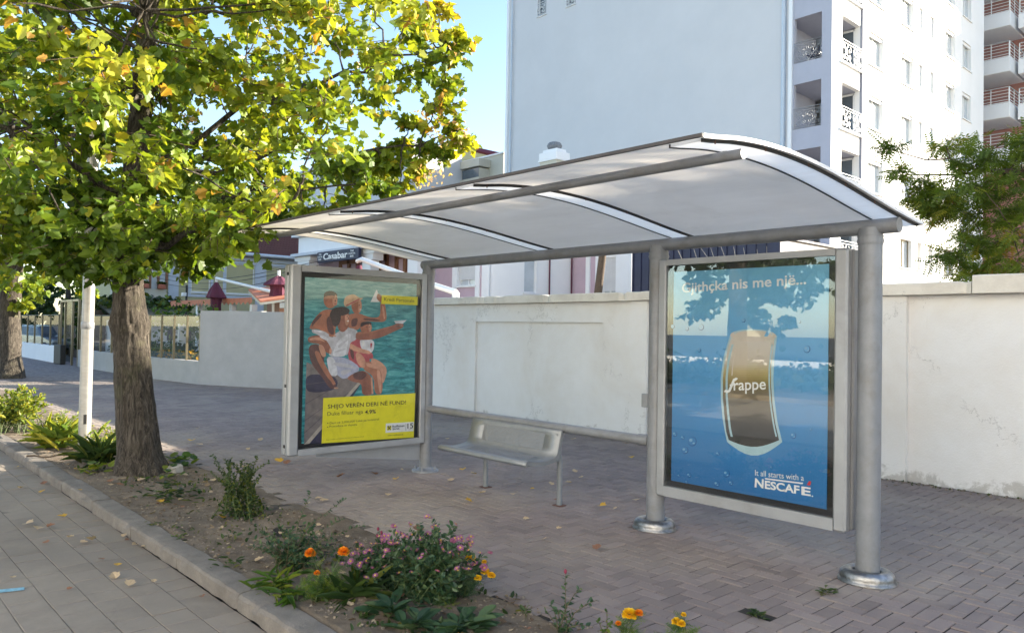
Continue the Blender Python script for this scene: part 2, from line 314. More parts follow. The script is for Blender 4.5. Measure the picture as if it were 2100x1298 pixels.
# ------------------------------------------------------------------ mesh helpers
class MB:
    def __init__(s): s.v = []; s.f = []; s.m = []; s.c = None; s.smooth = set()
    def add(s, vs, fs, mat=0, smooth=False):
        o = len(s.v); s.v += [tuple(map(float, p)) for p in vs]
        for f in fs:
            if smooth: s.smooth.add(len(s.f))
            s.f.append([i + o for i in f]); s.m.append(mat)
    def quad(s, a, b, c, d, mat=0): s.add([a, b, c, d], [(0, 1, 2, 3)], mat)
    def poly(s, pts, mat=0): s.add(pts, [tuple(range(len(pts)))], mat)
    def box(s, x0, x1, y0, y1, z0, z1, mat=0, bev=0.0):
        if x0 > x1: x0, x1 = x1, x0
        if y0 > y1: y0, y1 = y1, y0
        if z0 > z1: z0, z1 = z1, z0
        if bev <= 0:
            s.add([(x0,y0,z0),(x1,y0,z0),(x1,y1,z0),(x0,y1,z0),(x0,y0,z1),(x1,y0,z1),(x1,y1,z1),(x0,y1,z1)],
                  [(0,3,2,1),(4,5,6,7),(0,1,5,4),(1,2,6,5),(2,3,7,6),(3,0,4,7)], mat)
        else:
            b = min(bev, (x1-x0)/2.1, (y1-y0)/2.1, (z1-z0)/2.1)
            vs = []
            for cx, sx in ((x0, 1), (x1, -1)):
                for cy, sy in ((y0, 1), (y1, -1)):
                    for cz, sz in ((z0, 1), (z1, -1)):
                        vs += [(cx, cy+sy*b, cz+sz*b), (cx+sx*b, cy, cz+sz*b), (cx+sx*b, cy+sy*b, cz)]
            def I(a, b_, c, k): return (a*4+b_*2+c)*3+k
            fs = []
            for a in (0, 1): fs.append([I(a,0,0,0), I(a,1,0,0), I(a,1,1,0), I(a,0,1,0)])
            for a in (0, 1): fs.append([I(0,a,0,1), I(1,a,0,1), I(1,a,1,1), I(0,a,1,1)])
            for a in (0, 1): fs.append([I(0,0,a,2), I(1,0,a,2), I(1,1,a,2), I(0,1,a,2)])
            for p in (0, 1):
                for q in (0, 1):
                    fs.append([I(p,q,0,0), I(p,q,1,0), I(p,q,1,1), I(p,q,0,1)])
                    fs.append([I(p,0,q,0), I(p,1,q,0), I(p,1,q,2), I(p,0,q,2)])
                    fs.append([I(0,p,q,1), I(1,p,q,1), I(1,p,q,2), I(0,p,q,2)])
            for a in (0,1):
                for b_ in (0,1):
                    for c in (0,1): fs.append([I(a,b_,c,0), I(a,b_,c,1), I(a,b_,c,2)])
            s.add(vs, fs, mat)
    def tube(s, pts, rads, n=12, mat=0, cap=True, smooth=True, ridge=None):
        pts = [Vector(p) for p in pts]
        if not hasattr(rads, '__len__'): rads = [rads]*len(pts)
        vs = []; prev = None
        for i, p in enumerate(pts):
            t = (pts[min(i+1, len(pts)-1)] - pts[max(i-1, 0)])
            if t.length < 1e-9: t = Vector((0, 0, 1))
            t.normalize()
            if prev is None:
                a = t.orthogonal().normalized()
                if abs(t.z) > 0.8: a = (Vector((1, 0, 0)) - t*t.x).normalized()
            else:
                a = (prev - t*prev.dot(t)); a = a.normalized() if a.length > 1e-6 else t.orthogonal().normalized()
            prev = a; b = t.cross(a)
            for k in range(n):
                an = 2*math.pi*k/n; r = rads[i]*(ridge(i, k) if ridge else 1)
                vs.append(p + a*(math.cos(an)*r) + b*(math.sin(an)*r))
        fs = []
        for i in range(len(pts)-1):
            for k in range(n):
                fs.append((i*n+k, i*n+(k+1) % n, (i+1)*n+(k+1) % n, (i+1)*n+k))
        s.add(vs, fs, mat, smooth)
        if cap:
            s.add(vs[:n], [tuple(range(n))[::-1]], mat); s.add(vs[-n:], [tuple(range(n))], mat)
    def lathe(s, cx, cy, prof, n=24, mat=0, flute=None, smooth=True):
        vs = []
        for j, (r, z) in enumerate(prof):
            for k in range(n):
                a = 2*math.pi*k/n; rr = r*(flute(j, k) if flute else 1)
                vs.append((cx+rr*math.cos(a), cy+rr*math.sin(a), z))
        fs = [(j*n+k, j*n+(k+1) % n, (j+1)*n+(k+1) % n, (j+1)*n+k) for j in range(len(prof)-1) for k in range(n)]
        s.add(vs, fs, mat, smooth)
        s.add(vs[-n:], [tuple(range(n))], mat)
    def build(s, name, mats, parent=None, origin=None, cols=None):
        me = bpy.data.meshes.new(name)
        if origin is None:
            origin = Vector((0, 0, 0)); q = parent
            while q is not None: origin = origin + Vector(q.location); q = q.parent
        else: origin = Vector(origin)
        ox, oy, oz = origin
        me.from_pydata([(x-ox, y-oy, z-oz) for x, y, z in s.v], [], s.f)
        if not isinstance(mats, (list, tuple)): mats = [mats]
        for m in mats: me.materials.append(M[m] if isinstance(m, str) else m)
        me.polygons.foreach_set('material_index', s.m)
        me.polygons.foreach_set('use_smooth', [i in s.smooth for i in range(len(s.f))])
        if cols is not None:
            ca = me.color_attributes.new('Col', 'FLOAT_COLOR', 'POINT')
            arr = np.ones((len(s.v), 4), dtype=np.float32); arr[:, :3] = np.asarray(cols, dtype=np.float32).reshape(-1, 1)
            ca.data.foreach_set('color', arr.ravel())
        me.update()
        o = bpy.data.objects.new(name, me); S.collection.objects.link(o)
        if parent is not None: o.parent = parent
        else: o.location = origin
        return o
def tag(o, label=None, cat=None, group=None, kind=None):
    if label: o['label'] = label
    if cat: o['category'] = cat
    if group: o['group'] = group
    if kind: o['kind'] = kind
    return o
def thing(name, label, cat, loc, group=None):
    o = bpy.data.objects.new(name, None); S.collection.objects.link(o)
    o.empty_display_size = 0.1; o.location = loc
    return tag(o, label, cat, group)
def struct(o): o['kind'] = 'structure'; return o

# text as flat mesh in a unit-free 2D frame
def text2d(txt, bold=0.0, shear=0.0, spacing=1.0, align='LEFT'):
    c = bpy.data.curves.new('t', 'FONT'); c.body = txt; c.offset = bold; c.shear = shear
    c.space_character = spacing; c.resolution_u = 4; c.align_x = align
    o = bpy.data.objects.new('t', c); S.collection.objects.link(o)
    dg = bpy.context.evaluated_depsgraph_get(); dg.update()
    me = o.evaluated_get(dg).to_mesh()
    v = np.array([p.co[:2] for p in me.vertices]); f = [list(p.vertices) for p in me.polygons]
    o.evaluated_get(dg).to_mesh_clear()
    bpy.data.objects.remove(o); bpy.data.curves.remove(c)
    return v, f
def put_text(mb, txt, BL, BR, TL, mat, off, bold=0.0, shear=0.0, spacing=1.0):
    """fit the text's box into the parallelogram BL, BR, TL (3D points), pushed out by off"""
    v, f = text2d(txt, bold, shear, spacing)
    mn = v.min(0); mx = v.max(0); q = (v-mn)/(mx-mn)
    BL, BR, TL, off = map(np.array, (BL, BR, TL, off))
    P = [BL + (BR-BL)*a + (TL-BL)*b + off for a, b in q]
    mb.add(P, f, mat)

# leaf clouds ------------------------------------------------------
def half(pts, fold=0.25, curl=-0.25):
    """outline right half from base (0,0) to tip (0,1) -> two folded faces"""
    v = []; n = len(pts)
    for x, y in pts: v.append((x, y, abs(x)*fold + curl*y*y*0.5))
    for x, y in pts[1:-1]: v.append((-x, y, abs(x)*fold + curl*y*y*0.5))
    right = list(range(n)); left = [0] + [n + i for i in range(n-2)] + [n-1]
    return np.array(v), [right, left[::-1]]
LEAF_LOBED = half([(0, 0), (0.26, -0.12), (0.50, 0.02), (0.42, 0.22), (0.58, 0.42), (0.34, 0.55), (0.26, 0.78), (0, 1.0)], 0.22, -0.35)
LEAF_SIMPLE = half([(0, 0), (0.40, 0.15), (0.42, 0.55), (0, 1.0)], 0.25, -0.3)
LEAF_OVAL = half([(0, 0), (0.22, 0.2), (0.27, 0.5), (0.15, 0.82), (0, 1.0)], 0.3, -0.25)
LEAF_NARROW = half([(0, 0), (0.10, 0.3), (0.09, 0.65), (0, 1.0)], 0.3, -0.3)
LEAF_PINNATE = (np.array([(0, 0, 0)] + [q for k in range(6) for q in
      [(0, .12+.14*k, 0), (.26-.02*k, .22+.14*k, -.05), (.02, .20+.14*k, 0), (-.26+.02*k, .22+.14*k, -.05), (-.02, .20+.14*k, 0)]]),
      [f for k in range(6) for f in ([1+5*k, 2+5*k, 3+5*k], [1+5*k, 5+5*k, 4+5*k])])
LEAF_FROND = (np.array([q for k in range(6) for sg in (1, -1) for q in
      [(0, .08+.15*k, 0), (sg*.16, .07+.15*k, -.02), (sg*(.36-.03*k), .17+.15*k, -.07), (sg*.14, .19+.15*k, -.02)]]),
      [[4*j, 4*j+1, 4*j+2, 4*j+3] for j in range(12)])
def cloud(name, tmpl, pos, dirs, size, mat, parent, cols=None, up=None, upw=0.5, origin=None, extra=None):
    """pos Nx3 leaf base points, dirs Nx3 leaf axis; a leaf faces roughly 'up' blended with noise"""
    tv, tf = tmpl; n = len(pos)
    pos = np.asarray(pos, float); d = np.asarray(dirs, float); d /= np.linalg.norm(d, axis=1, keepdims=True) + 1e-9
    nr = NR.normal(size=(n, 3)); nr /= np.linalg.norm(nr, axis=1, keepdims=True)
    upv = np.array([0, 0, 1.0]) if up is None else np.asarray(up, float)
    nn = upv*upw + nr*(1-upw)
    nn -= d*np.sum(nn*d, axis=1, keepdims=True); nn /= np.linalg.norm(nn, axis=1, keepdims=True) + 1e-9
    rt = np.cross(d, nn)
    size = np.asarray(size, float).reshape(-1, 1, 1)
    V = (tv[None, :, 0:1]*rt[:, None, :] + tv[None, :, 1:2]*d[:, None, :] + tv[None, :, 2:3]*nn[:, None, :])*size + pos[:, None, :]
    k = len(tv); mb = MB()
    mb.v = [tuple(p) for p in V.reshape(-1, 3)]
    off = 0
    for i in range(n):
        for f in tf: mb.f.append([j+off for j in f])
        off += k
    mb.m = [0]*len(mb.f)
    if cols is None: cols = NR.rand(n)
    c = np.repeat(np.asarray(cols), k)
    return mb.build(name, mat, parent, origin, cols=c)
def rdirs(n, bias=(0, 0, 0), w=0.0):
    d = NR.normal(size=(n, 3)); d /= np.linalg.norm(d, axis=1, keepdims=True)
    return d*(1-w) + np.array(bias)*w

#==MAIN==
# ------------------------------------------------------------------ SETTING: ground, pavements, kerb, soil
mb = MB(); mb.box(-600, 600, -500, 700, -0.6, -0.13); struct(mb.build('ground', 'asphalt'))
mb = MB(); mb.box(-80, 60, -8.2, -1.25, -0.125, -0.12); struct(mb.build('road', 'concrete'))
mb = MB(); mb.box(-80, 60, -9.6, -8.2, -0.128, 0.0); struct(mb.build('far_pavement', 'slab'))
mb = MB(); mb.box(-80, 60, -1.25, -1.05, -0.128, -0.075, bev=0.01); struct(mb.build('road_kerb', 'kerb'))

def brickfield(name, bricks, mat, top, bev, thick=0.05, tilt=0.0012):
    n = len(bricks); A = np.array(bricks)   # x0,x1,y0,y1
    x0, x1, y0, y1 = A.T
    j = NR.normal(0, 1, (n, 3))
    t0 = top + j[:, 0]*0.0010
    b = bev
    def cor(xx, yy, zz): return np.stack([xx, yy, zz], 1)
    tx = j[:, 1]*tilt; ty = j[:, 2]*tilt
    V = np.stack([cor(x0, y0, t0-thick), cor(x1, y0, t0-thick), cor(x1, y1, t0-thick), cor(x0, y1, t0-thick),
                  cor(x0, y0, t0-b-tx-ty), cor(x1, y0, t0-b+tx-ty), cor(x1, y1, t0-b+tx+ty), cor(x0, y1, t0-b-tx+ty),
                  cor(x0+b, y0+b, t0-tx-ty), cor(x1-b, y0+b, t0+tx-ty), cor(x1-b, y1-b, t0+tx+ty), cor(x0+b, y1-b, t0-tx+ty)], 1)
    V = V.reshape(-1, 3)
    base = np.array([(0,1,5,4),(1,2,6,5),(2,3,7,6),(3,0,4,7),(4,5,9,8),(5,6,10,9),(6,7,11,10),(7,4,8,11),(8,9,10,11)])
    Fc = (base[None] + (np.arange(n)*12)[:, None, None]).reshape(-1, 4)
    me = bpy.data.meshes.new(name); me.from_pydata(V.tolist(), [], Fc.tolist())
    me.materials.append(M[mat])
    ca = me.color_attributes.new('Col', 'FLOAT_COLOR', 'POINT')
    c = np.repeat(np.clip(NR.normal(0.5, 0.25, n), 0, 1), 12)
    arr = np.ones((len(V), 4), dtype=np.float32); arr[:, :3] = c[:, None]; ca.data.foreach_set('color', arr.ravel())
    o = bpy.data.objects.new(name, me); S.collection.objects.link(o); return struct(o)
def soil_far(x):   # where the planting strip ends and the brick pavement begins
    return 3.02 + 0.30*max(0.0, min(1.0, (-x-3.4)/2.2)) + 0.035*math.sin(x*3.1) + 0.02*math.sin(x*9.7+1)
bs = []; w = 0.1; g = 0.0036
XA, XB, YA, YB = -24.0, 4.5, 2.9, 9.0
for k in range(-400, 400):
    for m in range(-250, 250):
        ox = (k + 2*m)*w; oy = (-k + 2*m)*w
        if XA < ox < XB and YA < oy < YB:
            if oy + 0.05 > soil_far(ox+0.1): 
                bs.append((ox+g, ox+0.2-g, oy+g, min(oy+0.1-g, 8.99)))
        ox2 = ox + 0.2
        if XA < ox2 < XB and YA < oy < YB - 0.02:
            if oy + 0.1 > soil_far(ox2+0.05):
                bs.append((ox2+g, ox2+0.1-g, oy+g, min(oy+0.2-g, 8.99)))
# a few bricks are missing (two weedy holes)
H1 = GZ(1695, 1218); H2 = GZ(1555, 1265)
def near(b, h, r): return abs((b[0]+b[1])/2-h[0]) < r and abs((b[2]+b[3])/2-h[1]) < r*0.6
bs = [b for b in bs if not (near(b, H1, 0.09) or near(b, H2, 0.09))]
brickfield('brick_pavement', bs, 'brick', 0.0, 0.004, 0.05, 0.0009)
mb = MB(); mb.box(-24, 4.5, 2.7, 9.3, -0.10, -0.006); struct(mb.build('pavement_sand_bed', 'joint'))
m_, nt_, b_ = newmat('far_brick_pavement')
bt = nt_.nodes.new('ShaderNodeTexBrick'); bt.inputs['Scale'].default_value = 1.0
bt.inputs['Brick Width'].default_value = 0.2; bt.inputs['Row Height'].default_value = 0.1; bt.inputs['Mortar Size'].default_value = 0.006
bt.inputs['Color1'].default_value = (0.15, 0.125, 0.13, 1); bt.inputs['Color2'].default_value = (0.23, 0.2, 0.2, 1); bt.inputs['Mortar'].default_value = (0.09, 0.08, 0.07, 1)
nt_.links.new(coords(nt_), bt.inputs['Vector']); nt_.links.new(bt.outputs[0], b_.inputs['Base Color']); b_.inputs['Roughness'].default_value = 0.9
M['brick_far'] = m_
mb = MB(); mb.box(-90, -24, 2.15, 12, -0.10, -0.003); struct(mb.build('distant_pavement', 'brick_far'))
mb = MB(); mb.box(4.5, 60, 2.15, 9.3, -0.10, -0.003); struct(mb.build('side_pavement', 'brick_far'))
# land behind the walls
mb = MB(); mb.box(-90, 60, 12, 80, -0.10, -0.02); mb.box(-24, 60, 9.3, 12, -0.10, -0.021); struct(mb.build('yard_ground', 'joint_slab'))

# near pavement of long pale slabs
bs = []; y = 1.912; row = 0; rr = random.Random(5)
while y > -1.05:
    h = 0.2
    x = -30.0 + rr.random()*0.4
    while x < 4.5:
        L = rr.choice([0.2, 0.3, 0.2, 0.4])
        bs.append((x+0.0028, x+L-0.0028, y-h+0.0028, y-0.0028)); x += L
    y -= h; row += 1
brickfield('near_pavement', bs, 'slab', -0.085, 0.0022, 0.04, 0.0008)
mb = MB(); mb.box(-80, 60, -1.05, 1.9, -0.127, -0.0885); struct(mb.build('near_pavement_bed', 'joint_slab'))
mb = MB(); mb.box(-80, -30, -1.05, 1.9, -0.088, -0.084); struct(mb.build('far_near_pavement', 'slab'))
p0 = GZ(-60, 1214, -0.08); p1 = GZ(50, 1203, -0.08); p2_ = GZ(50, 1209, -0.08); p3_ = GZ(-60, 1221, -0.08)
mb = MB(); mb.poly([p3_, p2_, p1, p0]); struct(mb.build('blue_painted_mark', 'blue_mark'))

# kerb stones with worn, chipped arrises
from mathutils import noise as mnoise
mb = MB(); x = -40.0; kr = random.Random(3)
while x < 5:
    L = 0.98 + kr.uniform(-0.1, 0.15); x1 = x+L-0.008; nx = max(6, int(L/0.03)) if x > -14 else 4
    yf = 1.915+kr.uniform(-.006, .006); yb = 2.085; zt = 0.012+kr.uniform(-.006, .006)
    prof = [(0, -0.10), (0, -0.05), (0, -0.018), (0.012, -0.004), (0.035, 0), (0.09, 0), (yb-yf-0.01, 0), (yb-yf, -0.01), (yb-yf, -0.06)]
    vs = []; npf = len(prof)
    for i in range(nx+1):
        xx = x + (x1-x)*i/nx
        for j, (dy, dz) in enumerate(prof):
            q = Vector((xx*2.2, j*0.21, 3.1)); nz = mnoise.fractal(q*3.0, 0.8, 2.2, 5)
            chip = max(0, mnoise.noise(Vector((xx*1.4, 4.2, 0)))-0.12)*0.16 if j in (2, 3, 4) else 0
            if j in (2,3,4): chip += max(0, mnoise.noise(Vector((xx*7, 9.2, 0)))-0.15)*0.05
            if i in (0, nx): chip += 0.004
            vs.append((xx, yf+dy+nz*0.006+chip*(0.8 if j < 4 else 0.2), zt+dz+nz*0.004-(chip*0.5 if j > 1 else 0)))
    fs = [(i*npf+j, (i+1)*npf+j, (i+1)*npf+j+1, i*npf+j+1) for i in range(nx) for j in range(npf-1)]
    mb.add(vs, fs, 0, False)
    mb.add(vs[:npf], [tuple(range(npf))], 0); mb.add(vs[-npf:], [tuple(range(npf))[::-1]], 0)
    x = x + L
struct(mb.build('kerb', 'kerb'))

# soil strip
mb = MB(); nx, ny = 620, 48; xa, xb = -16.0, 4.5; vs = []
def soilz(x, y):
    q = Vector((x, y, 0.3))
    return 0.006 + 0.02*mnoise.fractal(q*1.6, 0.7, 2.1, 3) + 0.012*mnoise.fractal(q*9, 0.6, 2.2, 4) + 0.03*math.exp(-((x+8.8)**2+(y-2.66)**2)/0.25) + 0.035*math.exp(-((x+3.75)**2+(y-2.65)**2)/0.25)
for i in range(nx+1):
    x = xa + (xb-xa)*i/nx; ye = soil_far(x)+0.12
    for j in range(ny+1):
        y = 2.07 + (ye-2.07)*j/ny; z = soilz(x, y)
        if j == 0: z = -0.02
        if j > ny-5: z = z*0.3 - 0.006*(j-(ny-5))
        vs.append((x, y, z))
fs = [(i*(ny+1)+j, (i+1)*(ny+1)+j, (i+1)*(ny+1)+j+1, i*(ny+1)+j+1) for i in range(nx) for j in range(ny)]
mb.add(vs, fs, 0, True); struct(mb.build('soil_bed', 'soil'))
mb = MB(); mb.box(-90, -16, 2.07, 3.4, -0.1, 0.004); struct(mb.build('distant_soil_bed', 'soil'))

# litter: crumbs, clods, dry fragments (nobody could count them)
n = 4200; xs = NR.uniform(-11, 1.5, n); ys = 2.1 + NR.rand(n)**0.9*1.05
pos = np.array([(x, y, soilz(x, y)+0.002) for x, y in zip(xs, ys)])
tag(cloud('soil_litter', LEAF_SIMPLE, pos, rdirs(n, (0, 0, 0.0))*np.array([1, 1, 0.25]), NR.uniform(0.008, 0.03, n)*np.where(NR.rand(n) < .08, 1.9, 1), leafmat('dry_fragments', [(0, (0.10, 0.06, 0.035)), (0.5, (0.22, 0.16, 0.10)), (1, (0.42, 0.34, 0.24))], 0.1, 0.8), None, upw=0.7), kind='stuff')
mb = MB(); 
ICO = None
def lump(mb, c, r, mat=0, sq=0.7, n=6):
    vs = []; fs = []
    rings = 3
    vs.append((c[0], c[1], c[2]+r*sq))
    for i in range(1, rings):
        a = math.pi*i/rings
        for k in range(n):
            b = 2*math.pi*k/n + i*0.5; rr = r*R.uniform(0.75, 1.15)
            vs.append((c[0]+rr*math.sin(a)*math.cos(b), c[1]+rr*math.sin(a)*math.sin(b), c[2]+rr*sq*math.cos(a)))
    vs.append((c[0], c[1], c[2]-r*sq))
    for k in range(n): fs.append((0, 1+k, 1+(k+1) % n))
    for i in range(rings-2):
        for k in range(n): fs.append((1+i*n+k, 1+(i+1)*n+k, 1+(i+1)*n+(k+1) % n, 1+i*n+(k+1) % n))
    L = len(vs)-1; o = 1+(rings-2)*n
    for k in range(n): fs.append((L, o+(k+1) % n, o+k))
    mb.add(vs, fs, mat)
for i in range(2200):
    x = R.uniform(-10.5, 1.5); y = 2.1+R.random()*1.1; lump(mb, (x, y, soilz(x, y)+0.001), R.choice([.004, .005, .006, .009, .013]))
for i in range(500):    # grit at the edge of the pavement and at the foot of the wall
    x = R.uniform(-9, 3); y = soil_far(x)+R.expovariate(9); lump(mb, (x, y, 0.002), R.choice([.003, .004, .005]))
for i in range(900):
    x = R.uniform(-12, 3); y = 8.98-R.expovariate(12); lump(mb, (x, y, 0.004), R.choice([.006, .01, .016, .02]))
tag(mb.build('soil_clods', 'rubble'), kind='stuff')

# ------------------------------------------------------------------ white boundary wall
t = thing('boundary_wall', 'long whitewashed masonry wall with flat coping and recessed panel behind the shelter', 'wall', (-8, 9, 0))
mb = MB()
Y0 = 9.0; XL = -18.45; XR = 8.0; zt = 2.055
# front face pieces at slightly different depths (pilasters, recess)
def seg(x0, x1, y, z0=-0.12, z1=zt): mb.box(x0, x1, y, 9.28, z0, z1)
seg(XL, -13.3, Y0); seg(-13.3, -12.95, Y0-0.035); seg(-12.95, -10.8, Y0)
seg(-10.8, -7.75, Y0+0.045, -0.12, 1.74); seg(-10.8, -7.75, Y0, 1.74, zt)
seg(-7.75, -7.19, Y0); seg(-7.19, -6.88, Y0-0.04); seg(-6.88, -3.65, Y0)
seg(-3.65, -3.32, Y0-0.04); seg(-3.32, 0.6, Y0+0.03); seg(0.6, 0.95, Y0-0.04); seg(0.95, XR, Y0+0.03)
mb.build('wall_body', 'whitewall', t)
def coping(x0, x1, y, z0, z1, nm='coping'):
    mb = MB(); n = max(2, int((x1-x0)/0.05)); prof = [(0.02, z0), (0, z0+0.004), (0, z1-0.012), (0.012, z1), (0.40, z1), (0.40, z0)]
    vs = []
    for i in range(n+1):
        xx = x0+(x1-x0)*i/n
        for j, (dy, z) in enumerate(prof):
            nz = mnoise.fractal(Vector((xx*3, j*0.4, 1.7)), 0.8, 2.1, 5)
            chip = max(0, mnoise.noise(Vector((xx*5+3, 0.2, 7)))-0.25)*0.12 if j in (1, 2, 3) else 0
            vs.append((xx, y+dy+nz*0.004+chip, z+nz*0.005-(chip*0.6 if j in (2, 3) else -chip*0.5)))
    k = len(prof)
    mb.add(vs, [(i*k+j, (i+1)*k+j, (i+1)*k+(j+1) % k, i*k+(j+1) % k) for i in range(n) for j in range(k)], 0)
    mb.add(vs[:k], [tuple(range(k))], 0); mb.add(vs[-k:], [tuple(range(k))[::-1]], 0)
    return mb.build(nm, 'coping', t)
coping(XL-0.05, -2.66, Y0-0.10, 2.058, 2.19)
coping(-2.645, XR, Y0-0.12, 2.058, 2.25)
# moss and dirt line at the foot of the wall
n = 700; xs = NR.uniform(-9, 3, n); pos = np.stack([xs, 8.95-NR.exponential(0.05, n), np.full(n, 0.003)], 1)
tag(cloud('moss_growth', LEAF_SIMPLE, pos, rdirs(n, (0, 0, 1), 0.3), NR.uniform(0.01, 0.03, n), leafmat('moss', [(0, (0.03, 0.05, 0.012)), (1, (0.09, 0.11, 0.03))], 0.2, 0.9), None, upw=0.3), kind='stuff')

# ------------------------------------------------------------------ bus shelter
PYc = 5.163
sh = thing('bus_shelter', 'grey tubular steel bus shelter with curved milky roof and two poster cases', 'bus shelter', (-4.6, PYc, 0))
PXs = [-7.03, -3.852, -2.141]
for i, x in enumerate(PXs):
    r = 0.067 if i == 0 else 0.075
    mb = MB(); mb.tube([(x, PYc, 0.0), (x, PYc, 0.6), (x, PYc, 1.4), (x, PYc, 2.31)], r, 28)
    post = mb.build('post', 'steel', sh)
    mb = MB()   # weld bead and corroded band where the post meets the beam
    mb.lathe(x, PYc, [(r+0.002, 2.20), (r+0.009, 2.225), (r+0.003, 2.245), (r+0.007, 2.262)], 20)
    mb.build('weld_collar', 'steel', post)
    mb = MB()
    if i == 0:
        mb.lathe(x, PYc, [(0.15, 0), (0.15, 0.018), (0.14, 0.024), (0.085, 0.026), (0.072, 0.05)], 24)
        for k in range(4):
            a = k*math.pi/2+0.6; mb.lathe(x+0.115*math.cos(a), PYc+0.115*math.sin(a), [(0.014, 0.02), (0.014, 0.045), (0.006, 0.062)], 8)
        mb.build('base_flange', 'steel', post)
    else:
        rr = 0.158
        ov = lambda j, k: 1.0+0.06*math.cos(2*(2*math.pi*k/36)-0.6)
        mb.lathe(x, PYc-0.01, [(rr+0.012, 0.0), (rr+0.014, 0.010), (rr, 0.014), (rr+0.004, 0.035), (rr-0.004, 0.06), (rr-0.024, 0.078), (rr-0.05, 0.083), (0.085, 0.075), (0.079, 0.06)], 36, flute=ov)
        mb.build('base_collar', 'chrome', post)
def beam(name, p0, p1, r, parent=sh, mat='steel'):
    mb = MB(); mb.tube([p0, tuple((np.array(p0)+np.array(p1))/2), p1], r, 28); return mb.build(name, mat, parent)
BZ = 2.31
rb = beam('rear_beam', (-7.13, PYc, BZ+.008), (-1.958, PYc, BZ+.008), 0.05)
FY, FZ = 3.285, 2.462
fb = beam('front_beam', (-7.03, FY, FZ), (-1.962, FY, FZ), 0.026)
beam('back_rail', (-6.97, PYc, 0.705), (-3.92, PYc, 0.705), 0.041)
mb = MB(); mb.tube([(-4.03, PYc, 0.705), (-3.925, PYc, 0.705)], 0.048, 20); mb.build('rail_sleeve', 'steel', sh)
mb = MB(); mb.box(-3.99, -3.925, PYc-0.03, PYc+0.03, 0.98, 1.09, bev=0.004); mb.build('junction_box', 'steel', sh)
# roof profile (y, z)
RP = [(2.92, 2.478), (3.1, 2.512), (3.3, 2.536), (3.55, 2.548), (3.8, 2.546), (4.05, 2.532), (4.3, 2.508), (4.55, 2.478), (4.8, 2.445), (5.05, 2.413), (5.3, 2.388), (5.52, 2.368)]
ya = np.array([p[0] for p in RP]); za = np.array([p[1] for p in RP])
def rz(y): return float(np.interp(y, ya, za))
ys = np.linspace(2.92, 5.52, 40)
zs = np.array([rz(y) for y in ys]); zs = np.convolve(np.pad(zs, 2, 'edge'), np.ones(5)/5, 'valid')
RX0, RX1 = -7.32, -1.95
RIBX = [-6.84, -5.24, -3.665, -2.06]; RHW = 0.083
spans = [(RX0, RIBX[0]-RHW)] + [(RIBX[i]+RHW, RIBX[i+1]-RHW) for i in range(3)] + [(RIBX[3]+RHW, RX1)]
mb = MB(); ny_ = len(ys)
for xa, xb in spans:
    nxs = max(1, int((xb-xa)/.2)); vs = []; fs = []
    for i in range(nxs+1):
        x = xa+(xb-xa)*i/nxs
        for y, z in zip(ys, zs):
            wv = 0.0018*math.sin(x*7+y*3); vs.append((x, y, z+wv)); vs.append((x, y, z+wv-0.010))
    k = 2*ny_
    for i in range(nxs):
        for j in range(ny_-1):
            a = i*k+2*j; b = (i+1)*k+2*j; fs.append((a, b, b+2, a+2)); fs.append((a+1, a+3, b+3, b+1))
    mb.add(vs, fs, 0, True)
roof = mb.build('roof_sheet', 'roof', sh)
mb = MB()    # aluminium trims round the sheet
def trim(x0, x1, y0, y1, zc, h, mat=0): mb.box(x0, x1, y0, y1, zc-h/2, zc+h/2, mat)
trim(RX0-0.006, RX1+0.006, 2.908, 2.925, zs[0]-0.004, 0.016)
mb.build('front_edge_trim', 'trim', roof)
mb = MB(); trim(RX0-0.006, RX1+0.006, 5.515, 5.535, zs[-1]-0.006, 0.024); mb.build('rear_edge_trim', 'dark', roof)
for x in (RX1, RX0):
    mb = MB(); vs = []
    for y, z in zip(ys, zs):
        for dx, dz in ((-0.012, 0.004), (0.008, 0.004), (0.008, -0.016), (-0.012, -0.016)): vs.append((x+dx, y, z+dz))
    mb.add(vs, [(4*j+a, 4*(j+1)+a, 4*(j+1)+(a+1) % 4, 4*j+(a+1) % 4) for j in range(len(ys)-1) for a in range(4)]+[(0, 1, 2, 3), tuple(len(vs)-4+q for q in (3, 2, 1, 0))], 0)
    mb.build('side_edge_trim', 'white_metal', roof)
